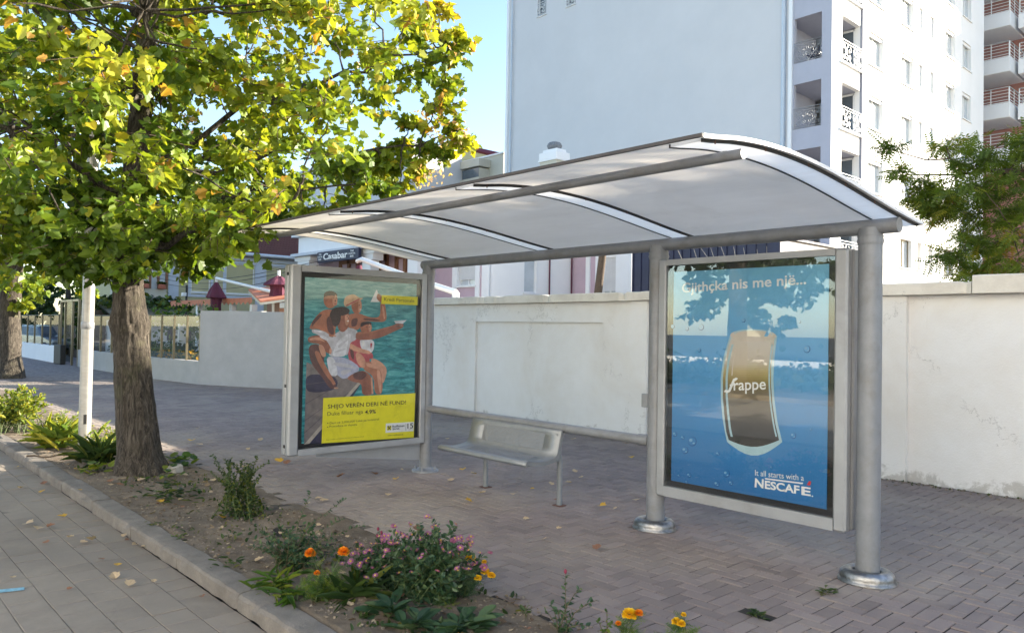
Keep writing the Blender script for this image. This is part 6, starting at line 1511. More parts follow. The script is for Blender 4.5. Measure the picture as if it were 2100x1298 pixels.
for px0, px1 in ((700, 735), (765, 795), (815, 850)):
    a = PY(px0, 540, YP)[0]; b = PY(px1, 540, YP)[0]
    for q in (a, b, (a+b)/2): mb.box(q-.1, q+.1, YP-.08, YP-.004, 0, zt0-.2)
    mb.box(a, b, YP-.08, YP-.004, zt0-.45, zt0-.2)
mb.build('door_surround', 'wood', pk)
sg = thing('bar_sign', 'dark blue rectangular bar sign with white rounded lettering hanging under the porch eave', 'sign', PY(692, 527, yp-.3))
ys_ = yp-.33; c00 = PY(650, 541.5, ys_); c10 = PY(735, 528.5, ys_); c01 = PY(650, 517, ys_); c11 = PY(735, 508.5, ys_)
za, zb = (c00[2]+c10[2])/2, (c01[2]+c11[2])/2
mb = MB(); mb.box(c00[0], c10[0], ys_, ys_+.15, za, zb, bev=.02); sb = mb.build('board', 'navy', sg)
mb = MB(); wS = c10[0]-c00[0]; hS = zb-za
put_text(mb, 'Casabar', (c00[0]+wS*.17, ys_, za+hS*.2), (c00[0]+wS*.76, ys_, za+hS*.2), (c00[0]+wS*.17, ys_, za+hS*.82), 0, (0, -.02, 0), bold=.025)
put_text(mb, 'THE', (c00[0]+wS*.82, ys_, za+hS*.68), (c00[0]+wS*.90, ys_, za+hS*.68), (c00[0]+wS*.82, ys_, za+hS*.84), 0, (0, -.02, 0), bold=.02)
put_text(mb, 'COCKTAIL', (c00[0]+wS*.78, ys_, za+hS*.46), (c00[0]+wS*.94, ys_, za+hS*.46), (c00[0]+wS*.78, ys_, za+hS*.60), 0, (0, -.02, 0), bold=.02)
put_text(mb, 'BAR', (c00[0]+wS*.82, ys_, za+hS*.2), (c00[0]+wS*.90, ys_, za+hS*.2), (c00[0]+wS*.82, ys_, za+hS*.38), 0, (0, -.02, 0), bold=.02)
put_text(mb, 'THE', (c00[0]+wS*.05, ys_, za+hS*.68), (c00[0]+wS*.12, ys_, za+hS*.68), (c00[0]+wS*.05, ys_, za+hS*.84), 0, (0, -.02, 0), bold=.02)
put_text(mb, 'COCKTAIL', (c00[0]+wS*.02, ys_, za+hS*.46), (c00[0]+wS*.15, ys_, za+hS*.46), (c00[0]+wS*.02, ys_, za+hS*.60), 0, (0, -.02, 0), bold=.02)
put_text(mb, 'BAR', (c00[0]+wS*.05, ys_, za+hS*.2), (c00[0]+wS*.12, ys_, za+hS*.2), (c00[0]+wS*.05, ys_, za+hS*.38), 0, (0, -.02, 0), bold=.02)
mb.build('lettering', 'white_metal', sb)
mb = MB(); mb.tube([(c00[0]+.4, ys_+.08, zb-.01), (c00[0]+.4, ys_+.08, zt0)], .03, 6); mb.tube([(c10[0]-.4, ys_+.08, zb-.01), (c10[0]-.4, ys_+.08, zt0)], .03, 6); mb.build('hanger', 'white_metal', sg)

# ---- dark navy shed wall, brown slanted pole, bare shrub
nv = thing('navy_shed', 'dark navy metal-clad shed just above the wall, right of the pink house', 'building', (-11, 20, 0))
xa = PY(1297, 560, 19)[0]; xb = PY(1600, 500, 19)[0]; zt_ = PY(1500, 497, 19)[2]
mb = MB(); mb.box(xa, xb, 19, 24, -.5, zt_)
for q in range(int((xb-xa)/.3)): mb.box(xa+.3*q, xa+.3*q+.05, 18.97, 19.001, -.5, zt_)
mb.build('cladding', 'navy', nv); mb = MB(); mb.box(xa-.05, xb+.05, 18.93, 24, zt_, zt_+.06); mb.build('roof_edge', 'navy', nv)
mb = MB(); a_ = Vector(PY(1226, 605, 15.5)); b_2 = Vector(PY(1236, 520, 15.5)); d_ = b_2-a_; mb.tube([a_-d_*1.0, a_, b_2, b_2+d_*.6], [.12, .11, .10, .09], 10)
tag(mb.build('wooden_pole', 'twig', None, origin=a_-d_), 'leaning dark wooden pole in front of the pink house', 'pole')
rnd2 = random.Random(31); bs_ = thing('bare_shrub', 'bare twiggy shrub top showing between shelter beam and blue poster case', 'shrub', (-6.6, 12.2, 0)); mb = MB()
for q in range(9):
    e = PY(1395+q*22+rnd2.uniform(-6, 6), 512-rnd2.uniform(0, 8), 12.2); limb(mb, (-6.6, 12.2, .3), e, .012, .003, rnd2, 8, .05, 4)
mb.build('branches', 'lightstone', bs_)

# ---- yellow house with bay window and tiled roof
XY = -40.0
yh = thing('yellow_house', 'pale yellow house with brown tiled roof, white trims and flowered bay window', 'building', (-46, 17, 0))
ye0, ye1 = 11.6, 21.5; ze = PX(480, 520, XY)[2]
wins = [(PX(392, 560, XY)[1], PX(432, 560, XY)[1]), (PX(463, 560, XY)[1], PX(522, 560, XY)[1]), (PX(545, 560, XY)[1], PX(590, 560, XY)[1])]
zw0, zw1 = PX(480, 603, XY)[2], PX(480, 541, XY)[2]
ops = [(a, b, zw0, zw1) for a, b in wins]
mb = MB(); wallgrid(mb, 'x', XY, ye0, ye1, -1, ze, ops, .12); mb.quad((XY, ye0, -1), (XY, ye0, ze), (XY-9, ye0, ze), (XY-9, ye0, -1)); mb.build('wall', 'yellow', yh)
for a, b in wins:
    w_ = window(yh, 'x', XY, (a, b, zw0, zw1), .10, gl='yellow', sashes=1, box=False, fw=.06)
    mb = MB()
    for q0, q1, r0, r1 in ((a-.14, a-.002, zw0-.1, zw1+.14), (b+.002, b+.14, zw0-.1, zw1+.14), (a-.002, b+.002, zw1+.002, zw1+.14), (a-.25, b+.25, zw0-.24, zw0-.1)): mb.box(XY, XY+.05, q0, q1, r0, r1)
    mb.build('surround', 'housetrim', w_)
mb = MB()
for a, b in ((PX(345, 560, XY)[1], PX(366, 560, XY)[1]), (PX(524, 560, XY)[1], PX(541, 560, XY)[1])): mb.box(XY, XY+.08, a, b, -1, ze)
mb.box(XY, XY+.10, ye0, ye1, ze-.35, ze-.15); mb.box(XY, XY+.14, ye0, ye1, ze-.12, ze); mb.build('pilaster_and_cornice', 'housetrim', yh)
mb = MB(); rh = 2.6; n_ = 16
for q in range(n_):
    t0, t1 = q/n_, (q+1)/n_; x0, x1 = XY+.45-5*t0, XY+.45-5*t1; z0, z1_ = ze+rh*t0, ze+rh*t1
    nt2 = 60
    for w_ in range(nt2):
        ya_, yb_ = ye0-.3+(ye1+.6-ye0)*w_/nt2, ye0-.3+(ye1+.6-ye0)*(w_+1)/nt2; ym = (ya_+yb_)/2
        mb.add([(x0, ya_, z0+.02), (x0, ym, z0+.11), (x0, yb_, z0+.02), (x1, yb_, z1_), (x1, ym, z1_+.07), (x1, ya_, z1_)], [(0, 1, 4, 5), (1, 2, 3, 4)])
mb.add([(XY+.45, ye0-.3, ze), (XY+.45, ye1+.3, ze), (XY-4.55, ye1+.3, ze+rh), (XY-4.55, ye0-.3, ze+rh), (XY-9.5, ye1+.3, ze), (XY-9.5, ye0-.3, ze)], [(0, 1, 2, 3), (3, 2, 4, 5), (0, 3, 5), (1, 4, 2)])
mb.build('tiled_roof', 'rtile', yh)
mb = MB(); mb.tube([(XY+.52, ye0-.3, ze-.03), (XY+.52, ye1+.3, ze-.03)], .09, 8); mb.build('gutter', 'housetrim', yh)
# bay window
xb0 = XY+1.3; by0, by1 = PX(255, 600, xb0)[1], PX(341, 600, xb0)[1]; bz0, bz1, bz2 = PX(310, 622, xb0)[2], PX(310, 592, xb0)[2], PX(310, 548, xb0)[2]
mb = MB(); mb.box(XY-1, xb0, by0, by1, bz0, bz1); mb.box(XY-1, xb0+.05, by0-.1, by1+.05, bz2, bz2+.6); by = mb.build('bay_window', 'cream', yh)
mb = MB(); mb.box(XY-1, xb0-.05, by0+.05, by1-.05, bz1, bz2); mb.build('curtained_pane', 'glass_light', by)
mb = MB(); 
for q in range(6): y_ = by0+(by1-by0)*q/5; mb.box(xb0-.04, xb0+.03, y_-.05, y_+.05, bz1, bz2)
mb.build('mullion', 'wood', by)
mb = MB(); mb.box(XY-3, xb0-.3, by0, by1-.2, -.5, bz0-.01); mb.build('navy_base', 'navy', by)  # plain navy box under the bay
for i, (pa, pb, lab) in enumerate([(283, 302, 'long terracotta flower box on the left of the bay window sill'), (322, 336, 'round terracotta flower pot on the right of the bay window sill')]):
    a, b = PX(pa, 600, xb0)[1], PX(pb, 600, xb0)[1]; fp = thing('flower_pot', lab, 'flower pot', (xb0+.1, (a+b)/2, bz1)); mb = MB(); mb.box(xb0-.08+.14, xb0+.26, a, b, bz1, bz1+.22, bev=.03); mb.build('pot', 'terracotta', fp)
    n2 = 50; pos = np.stack([np.full(n2, xb0+.15), NR.uniform(a, b, n2), np.full(n2, bz1+.2)], 1); cloud('flowers', LEAF_SIMPLE, pos, rdirs(n2, (0, 0, 1), .6), NR.uniform(.08, .2, n2), 'leafB', fp)

# ---- cream block with red roof seen above
YB2 = 40.0
cb = thing('cream_block', 'cream apartment block with dark red gable roof left of the tall tower', 'building', (-52, 44, 0))
def A(px, py): return PY(px, py, YB2)
x0_, x1_ = -68, A(1032, 340)[0]; zt1 = A(965, 331)[2]
wn_ = [(A(842, 385)[0], A(900, 385)[0], A(870, 385)[2]-1.2, A(870, 378)[2]), (A(925, 372)[0], A(947, 372)[0], A(930, 385)[2]-.8, A(930, 372)[2])]
mb = MB(); wallgrid(mb, 'y', YB2, x0_, x1_, -1, zt1, wn_, .15); mb.quad((x1_, YB2, -1), (x1_, YB2+9, -1), (x1_, YB2+9, zt1), (x1_, YB2, zt1)); mb.build('wall', 'cream', cb)
for o in wn_: window(cb, 'y', YB2, o, .14, gl='glass_dark', sashes=3, box=False)
mb = MB(); b0_, b1_2 = A(966, 350)[0], A(1006, 350)[0]; mb.box(b0_, b1_2, YB2-1.2, YB2-.002, A(980, 350)[2], zt1-.30); mb.box(b0_+.15, b1_2-.15, YB2-1.05, YB2-.004, A(980, 372)[2], A(980, 353)[2]); mb.box(b0_, b1_2, YB2-1.2, YB2-.002, A(980, 372)[2]-1.5, A(980, 372)[2]-.01); bw = mb.build('oriel', 'cream', cb)
mb = MB(); mb.box(b0_+.2, b1_2-.2, YB2-1.08, YB2-1.051, A(980, 371)[2], A(980, 353)[2]); mb.build('oriel_pane', 'glass_dark', bw)
mb = MB(); mb.box(x0_, x1_+.1, YB2-.12, YB2+.1, zt1, zt1+.12); mb.build('parapet_cap', 'paint_white', cb)
ap = A(925, 297); rr0 = A(1035, 322)
mb = MB(); yg = YB2+1.5; k2 = yg/YB2; apx, apz = ap[0]*k2, 1.6+(ap[2]-1.6)*k2; rx, rz_ = rr0[0]*k2, 1.6+(rr0[2]-1.6)*k2; lx = apx-(rx-apx)
mb.poly([(lx, yg, zt1-1), (rx-.4, yg, zt1-1), (rx-.4, yg, rz_-.1), (apx, yg, apz-.15), (lx, yg, rz_-.1)]); mb.build('gable', 'yellow', cb)
mb = MB()
for s0, s1 in (((lx-.6, rz_-.2), (apx, apz)), ((apx, apz), (rx+.6, rz_-.2))):
    mb.add([(s0[0], yg-.4, s0[1]), (s1[0], yg-.4, s1[1]), (s1[0], yg+9, s1[1]), (s0[0], yg+9, s0[1]), (s0[0], yg-.4, s0[1]+.28), (s1[0], yg-.4, s1[1]+.28), (s1[0], yg+9, s1[1]+.28), (s0[0], yg+9, s0[1]+.28)], [(0, 1, 5, 4), (0, 3, 2, 1), (4, 5, 6, 7), (1, 2, 6, 5), (3, 0, 4, 7)])
mb.build('gable_roof', 'maroon', cb)
# grey-blue long block behind the crown
gb = thing('grey_block', 'low grey-blue apartment block behind the large street tree, left of the cream block', 'building', (-75, 34, 0))
mb = MB(); a_, b_2 = PY(400, 430, 34), PY(840, 400, 34)
ow = [(PY(590, 385, 34)[0], PY(603, 385, 34)[0], PY(596, 388, 34)[2], PY(596, 375, 34)[2]), (PY(612, 385, 34)[0], PY(622, 385, 34)[0], PY(616, 388, 34)[2], PY(616, 375, 34)[2])]
a_ = (-120, 34, 0); zt2 = PY(600, 365, 34)[2]
wallgrid(mb, 'y', 34, -120, PY(842, 400, 34)[0], -1, zt2, ow, .2); mb.quad((PY(842, 400, 34)[0], 34, -1), (PY(842, 400, 34)[0], 39, -1), (PY(842, 400, 34)[0], 39, zt2), (PY(842, 400, 34)[0], 34, zt2)); mb.build('wall', 'tower_wall', gb)
for o in ow: window(gb, 'y', 34, o, .15, gl='glass_dark', sashes=1, box=False)
mb = MB(); mb.box(-120, PY(842, 400, 34)[0]+.2, 33.8, 39, zt2, zt2+.3); zz = PY(700, 413, 34)[2]; mb.box(-120, PY(842, 400, 34)[0], 33.93, 33.999, zz, zz+.35); mb.build('string_course', 'shade_grey', gb)

# ---- chimney with spinning vent
cp = PY(1110, 340, 24); cq = PY(1143, 340, 24); ct = PY(1125, 312, 24)
cm = thing('chimney', 'cream chimney with white cap and round metal spinner vent, against the tower wall', 'chimney', (cp[0]+.25, 24.2, 0))
x0_, x1_ = PY(1106, 330, 24)[0], PY(1142, 330, 24)[0]
mb = MB(); mb.box(x0_+.04, x1_-.04, 24, 24.8, 2.0, PY(1125, 330, 24)[2]); mb.build('stack', 'cream', cm)
z_ = PY(1125, 330, 24)[2]; mb = MB(); mb.box(x0_-.02, x1_+.02, 23.94, 24.86, z_, z_+.06); mb.box(x0_, x1_, 23.96, 24.84, z_+.06, ct[2], bev=.02); mb.box(x0_+.12, x1_-.12, 24.1, 24.7, ct[2], ct[2]+.14); mb.build('cap', 'paint_white', cm)
zc_ = ct[2]+.14; mb = MB(); cxx = (x0_+x1_)/2; mb.lathe(cxx, 24.4, [(.14, zc_-.02), (.14, zc_+.02), (.27, zc_+.08), (.31, zc_+.2), (.26, zc_+.32), (.12, zc_+.38), (.01, zc_+.39)], 28, flute=lambda j, k: 1+(.12 if k % 4 < 2 else -.12)*(1 if 2 <= j <= 4 else 0), smooth=False); mb.build('spinner_vent', 'steel', cm)
# small house carrying the chimney, mostly hidden by the shelter roof
hs = thing('rear_cottage', 'low cream house behind the shelter roof carrying the vented chimney', 'building', (-22, 26, 0))
mb = MB(); mb.box(-23.2, -19.6, 23.2, 27, -.5, 4.4); mb.build('wall', 'cream', hs); mb = MB(); mb.add([(-23.4, 23.0, 4.4), (-19.4, 23.0, 4.4), (-19.4, 27.2, 4.4), (-23.4, 27.2, 4.4), (-23.4, 25.1, 6.0), (-19.4, 25.1, 6.0)], [(0, 1, 5, 4), (2, 3, 4, 5), (0, 4, 3), (1, 2, 5), (0, 3, 2, 1)]); mb.build('tiled_roof', 'rtile', hs)

# ------------------------------------------------------------------ grey garden wall with glass fence
gwl = thing('garden_wall', 'grey rendered garden wall, tall at its corner and low under the glass fence', 'wall', (-22, 8, 0))
def wallrun(mb, pts, z0, z1, th=.2, mat=0):
    for (xa_, ya_), (xb_, yb_) in zip(pts, pts[1:]):
        d = Vector((xb_-xa_, yb_-ya_)).normalized(); n_ = Vector((-d.y, d.x))*(-th if (-d.y, d.x)[1] < 0 else th)
        mb.add([(xa_, ya_, z0), (xb_, yb_, z0), (xb_+n_.x, yb_+n_.y, z0), (xa_+n_.x, ya_+n_.y, z0), (xa_, ya_, z1), (xb_, yb_, z1), (xb_+n_.x, yb_+n_.y, z1), (xa_+n_.x, ya_+n_.y, z1)],
               [(0, 1, 5, 4), (1, 2, 6, 5), (2, 3, 7, 6), (3, 0, 4, 7), (4, 5, 6, 7)])
mb = MB(); wallrun(mb, [(-18.43, 8.99), (-19.03, 8.66)], -.1, 1.96); wallrun(mb, [(-19.03, 8.66), (-20.85, 7.78)], -.1, 1.975); mb.build('tall_wall', 'greywall', gwl)
mb = MB(); wallrun(mb, [(-20.86, 7.78), (-24.0, 7.43), (-31.3, 7.3)], -.1, .62); mb.build('low_wall', 'greywall', gwl)
gw2 = thing('garden_wall', 'low pale wall under the glass fence left of the gate', 'wall', (-38, 7.3, 0)); mb = MB(); wallrun(mb, [(-34.2, 7.25), (-41.9, 7.3)], -.1, .66); mb.build('low_wall', 'paint_white', gw2)
def glassfence(label, pts_, zb, zt_, first=True):
    t_ = thing('glass_fence', label, 'fence', (pts_[0][0], pts_[0][1], zb))
    for i, (a, b) in enumerate(pts_):
        mb = MB(); w_ = .05 if (i == 0 and first) else .022; mb.box(a-w_, a+w_, b+.06-.03, b+.06+.03, zb, zt_); mb.build('post', 'bronze', t_)
    for (a, b), (c, d) in zip(pts_, pts_[1:]):
        mb = MB(); mb.add([(a-.03, b+.06, zb+.02), (c+.03, d+.06, zb+.02), (c+.03, d+.06, zt_-.03), (a-.03, b+.06, zt_-.03)], [(0, 1, 2, 3)]); mb.build('pane', 'fglass', t_)
        mb = MB(); mb.tube([(a, b+.06, zt_-.01), (c, d+.06, zt_-.01)], .014, 4); mb.build('top_rail', 'bronze', t_)
def lerp_pts(a, b, n_): return [(a[0]+(b[0]-a[0])*q/n_, a[1]+(b[1]-a[1])*q/n_) for q in range(n_+1)]
glassfence('smoked glass fence with bronze posts on the grey low wall, right of the gate', lerp_pts((-20.95, 7.78), (-24.0, 7.43), 4)+lerp_pts((-24.0, 7.43), (-31.2, 7.3), 6)[1:], .62, 1.86)
glassfence('smoked glass fence with bronze posts on the pale low wall, left of the gate', lerp_pts((-34.3, 7.26), (-41.8, 7.3), 5), .66, 1.9, False)
gt = thing('garden_gate', 'bronze-framed tall glass gate with black box beside it in the garden fence', 'gate', (-32.6, 7.3, 0))
mb = MB()
for x in (-31.4, -32.3, -33.4, -34.1): mb.box(x-.035, x+.035, 7.3, 7.37, 0, 2.45)
mb.box(-34.1, -31.4, 7.3, 7.37, 2.38, 2.46); mb.build('gate_frame', 'bronze', gt); mb = MB(); mb.box(-33.4, -32.3, 7.33, 7.34, .1, 2.38); mb.build('pane', 'fglass', gt)
mb = MB(); mb.box(-34.05, -33.0, 7.1, 7.28, 0, .74, bev=.02); mb.build('black_box', 'dark', gt)
# pergola posts, orange scalloped awning, kiosk
pg = thing('pergola', 'white pergola posts carrying an orange scalloped awning behind the glass fence', 'pergola', (-29, 11.5, 0))
AY = 11.4
for px in (403, 440, 472, 514):
    p = PY(px, 640, AY); mb = MB(); mb.box(p[0]-.10, p[0]+.10, AY, AY+.2, 0, PY(px, 627, AY)[2]+.05, bev=.015); mb.build('post', 'white_metal', pg)
for px, yy in ((366, 9.4), (468, 9.2)):
    p = PY(px, 680, yy); mb = MB(); mb.box(p[0]-.08, p[0]+.08, yy, yy+.16, 0, 1.62); mb.build('post', 'white_metal', pg)
x0_, x1_ = PY(350, 620, AY-.1)[0], PY(517, 620, AY-.1)[0]; zt_ = PY(450, 613, AY-.1)[2]; zb_ = PY(450, 621, AY-.1)[2]
mb = MB(); ns = 22
for q in range(ns):
    a, b = x0_+(x1_-x0_)*q/ns, x0_+(x1_-x0_)*(q+1)/ns; y_ = AY-.1
    mb.add([(a, y_, zt_), (b, y_, zt_), (b, y_, zb_), ((a+b)/2, y_-.01, zb_-.10), (a, y_, zb_)], [(0, 4, 3, 2, 1)]); mb.add([(a, y_, zt_), (b, y_, zt_), (b, y_+1.2, zt_+.10), (a, y_+1.2, zt_+.10)], [(0, 1, 2, 3)])
mb.build('scalloped_awning', 'orange_tile', pg)
ks = thing('kiosk', 'small wooden kiosk with slanted orange roof and pale eave, left of the yellow poster', 'kiosk', (-23.5, 11, 0))
e0, e1, e2, e3 = PY(497, 597, 10.6), PY(578, 624, 9.6), PY(600, 598, 10.4), PY(505, 595, 11.5)
mb = MB(); 
kz = 2.42
c_ = [Vector((-25.0, 10.9, kz+.28)), Vector((-21.4, 9.7, kz-.22)), Vector((-20.4, 11.6, kz+.15)), Vector((-24.4, 13.2, kz+.7))]
mb.add([tuple(v) for v in c_]+[tuple(v+Vector((0, 0, .07))) for v in c_], [(0, 3, 2, 1), (4, 5, 6, 7), (0, 1, 5, 4), (1, 2, 6, 5), (2, 3, 7, 6), (3, 0, 4, 7)], 0); mb.build('eave_board', 'cream', ks)
mb = MB(); mb.add([tuple(v+Vector((0, 0, .072))) for v in c_]+[tuple(v+Vector((0, 0, .12))) for v in c_], [(4, 5, 6, 7), (0, 1, 5, 4), (1, 2, 6, 5), (2, 3, 7, 6), (3, 0, 4, 7)], 0); mb.build('slanted_roof', 'orange_tile', ks)
mb = MB(); mb.add([(-24.2, 11.2, 0), (-21.2, 10.2, 0), (-20.6, 12, 0), (-23.8, 13, 0), (-24.2, 11.2, kz+.2), (-21.2, 10.2, kz-.14), (-20.6, 12, kz+.1), (-23.8, 13, kz+.5)], [(0, 1, 5, 4), (1, 2, 6, 5), (2, 3, 7, 6), (3, 0, 4, 7)]); mb.build('wooden_wall', 'wood', ks)
# white little house and garden seen through the glass
wh = thing('white_shed', 'small white shed with door and green roof seen through the glass fence', 'shed', (-36, 10.2, 0))
mb = MB(); wallgrid(mb, 'x', -34.6, 9.6, 12.4, 0, 1.75, [(10.25, 10.7, 0.1, 1.5), (11.5, 11.85, .9, 1.4)], .1); mb.quad((-34.6, 9.6, 0), (-34.6, 9.6, 1.75), (-37, 9.6, 1.75), (-37, 9.6, 0)); mb.build('wall', 'tower_white', wh)
mb = MB(); mb.add([(-34.3, 9.4, 1.7), (-34.3, 12.8, 1.7), (-37.4, 12.8, 2.4), (-37.4, 9.4, 2.4)], [(0, 1, 2, 3)]); mb.add([(-34.3, 9.4, 1.76), (-34.3, 12.8, 1.76), (-37.4, 12.8, 2.46), (-37.4, 9.4, 2.46)], [(3, 2, 1, 0), ]); mb.build('roof', 'leafgreenroof' if 'leafgreenroof' in M else 'bronze', wh)
mb = MB(); mb.box(-34.72, -34.68, 10.25, 10.7, 0.1, 1.5); mb.box(-34.72, -34.68, 11.5, 11.85, .9, 1.4); mb.build('door_and_window', 'glass_dark', wh)
stems_plant('garden_shrub', 'shrub with upright stems right behind the glass fence panel nearest the big trunk', 'shrub', Vector((-25.6, 8.4, 0)), rstems(rnd2, 50, .6, 1.25, .6), LEAF_OVAL, 'leafQ', .11, 20, rnd2, spread=.2, sr=.008)
n2 = 900; xs = NR.uniform(-30, -21.8, n2); pos = np.stack([xs, NR.uniform(8.0, 8.8, n2), NR.uniform(.55, .78, n2)], 1)
M['gardenflower'] = leafmat('garden_flowers', [(0, (.04, .09, .02)), (.5, (.10, .15, .03)), (.7, (.6, .35, .02)), (1, (.7, .4, .03))], .3, .6)
tag(cloud('garden_flowers', LEAF_SIMPLE, pos, rdirs(n2, (0, 0, 1), .5), NR.uniform(.05, .12, n2), 'gardenflower', None, upw=.5), kind='stuff')
mb = MB(); mb.box(-31, -21.5, 7.95, 8.85, 0, .56); struct(mb.build('garden_soil', 'soil'))

def hedge_box(name, label, x0, x1, y0, y1, z0, z1, n_, ls, mt, cat='hedge'):
    t_ = thing(name, label, cat, ((x0+x1)/2, (y0+y1)/2, 0)); pos = np.stack([NR.uniform(x0, x1, n_), NR.uniform(y0, y1, n_), z0+(z1-z0)*NR.beta(1.6, 1.0, n_)], 1)
    pos[:, 2] += .18*np.sin(pos[:, 0]*2.1)*(pos[:, 2]-z0)/(z1-z0); cloud('foliage', LEAF_SIMPLE, pos, rdirs(n_), NR.uniform(ls*.6, ls*1.3, n_), mt, t_)
    mb = MB(); mb.box(x0+.1, x1-.1, y0+.15, y1-.15, z0 if z0 > .3 else 0, z1*.8); mb.build('dense_core', 'twig', t_); return t_
hedge_box('standin_hedge', 'low dark hedge added behind the glass fence for dark shapes seen in it', -34.0, -21.5, 9.0, 9.5, 0, .80, 3000, .12, 'leafB')  # made up to give the dark shapes that show in the fence glass
hedge_box('ivy_hedge', 'tall dark ivy hedge behind the white shed in the garden', -41, -36.5, 9.0, 13.4, 0, 2.7, 5200, .24, 'leafB')
hedge_box('dark_hedge', 'dark hedge behind the pale low wall left of the gate', -48, -38, 9.6, 10.6, 0, 1.9, 3600, .22, 'leafB')
for i_, (x_, y_, h_) in enumerate([(-29.4, 9.9, 1.9), (-26.6, 10.0, 1.7)]):
    tt = thing('young_tree', ['thin young tree in the garden behind the glass fence, left one', 'thin young tree in the garden behind the glass fence, right one'][i_], 'tree', (x_, y_, 0)); mb = MB(); limb(mb, (x_, y_, 0), (x_+.1, y_, h_), .05, .03, rnd2, 6, .04, 7); mb.build('trunk', 'bark', tt)
    n_ = 260; cloud('crown', LEAF_SIMPLE, np.array([(x_, y_, h_-.1)])+NR.normal(0, .33, (n_, 3)), rdirs(n_), NR.uniform(.08, .18, n_), 'leafQ', tt)
# cantilever parasols, folded
def parasol(loc, base_z, top_z, label, r, mast=None, armto=None, rnd=rnd2):
    t_ = thing('cantilever_parasol', label, 'parasol', (loc[0], loc[1], 0)); mb = MB(); H_ = top_z-base_z
    mb.lathe(loc[0], loc[1], [(.05, top_z), (r*.30, top_z-.06*H_), (r*.55, top_z-.16*H_), (r*.80, top_z-.27*H_), (r*1.05, top_z-.40*H_), (r*.95, top_z-.43*H_), (r*.60, top_z-.41*H_), (r*.52, top_z-.6*H_), (r*.60, base_z)][::-1], 24, flute=lambda j, k: 1+.13*math.cos(k*math.pi/2)+.07*math.sin(k*1.3+j), smooth=False)
    mb.build('folded_canopy', 'maroon', t_)
    mb = MB(); mb.tube([(loc[0], loc[1], top_z-.05), (loc[0], loc[1], top_z+.16)], .05, 8); mb.build('hub', 'white_metal', t_)
    if armto:
        mb = MB(); mb.tube([(loc[0], loc[1], top_z+.14), armto], .055, 8); mb.build('arm', 'white_metal', t_)
        mb = MB(); mb.tube([armto, (armto[0]+.1, armto[1]+.05, 0)], .07, 10); mb.build('mast', 'white_metal', t_)
    return t_
p = PY(444, 572, 11.0); q = PY(444, 634, 11.0); parasol((p[0], 11.0), q[2]-.4, p[2]-.12, 'folded maroon parasol with long white arm in front of the yellow house', .31, armto=PY(562, 600, 10.6))
p = PY(572, 552, 10.5); q = PY(578, 600, 10.5); parasol((p[0], 10.5), q[2]-.2, p[2]-.2, 'folded maroon parasol with white cap, half hidden by the yellow poster case', .40, armto=None)
ar = MB(); ar.tube([PY(733, 536, 13.5), PY(742, 532, 13.5), PY(850, 572, 12.6), PY(935, 600, 12.0)], .08, 8); w_ = thing('cantilever_parasol', 'white parasol arm rising behind the first post and the yellow poster case', 'parasol', PY(935, 600, 12.0)); ar.build('arm', 'white_metal', w_)
mb = MB(); p = PY(935, 600, 12.0); mb.tube([p, (p[0], p[1], 0)], .09, 8); mb.build('mast', 'white_metal', w_)
mb = MB(); p = PY(737, 538, 13.5); mb.lathe(p[0], p[1], [(.10, p[2]-1.6), (.2, p[2]-.6), (.08, p[2]-.1)], 10); mb.build('folded_canopy', 'maroon', w_)
# utility post and wires
up_ = thing('camera_post', 'thin dark post with small white camera between the yellow house and awning', 'post', PY(383, 640, 12.5)); p = PY(383, 585, 12.5); mb = MB(); mb.tube([(p[0], p[1], 0), (p[0], p[1], p[2])], .05, 8); mb.build('shaft', 'dark', up_); q = PY(383, 604, 12.5); mb = MB(); mb.box(q[0]-.12, q[0]+.12, 12.3, 12.45, q[2]-.08, q[2]+.08, bev=.01); mb.build('camera', 'white_metal', up_)
for i, (a, b, lab) in enumerate([((330, 563), (596, 548), 'upper thin black wire across the yellow house'), ((330, 572), (596, 556), 'middle thin black wire across the yellow house'), ((355, 585), (596, 567), 'lower thin black wire across the yellow house')]):
    A_, B_ = Vector(PY(a[0], a[1], 12.0+i*.3)), Vector(PY(b[0], b[1], 11.2+i*.3)); mb = MB(); mb.tube([A_+(B_-A_)*t_+Vector((0, 0, -.3*math.sin(math.pi*t_))) for t_ in np.linspace(-.6, 1.2, 20)], .012, 4); tag(mb.build('wire', 'dark', None, origin=A_), lab, 'wire')

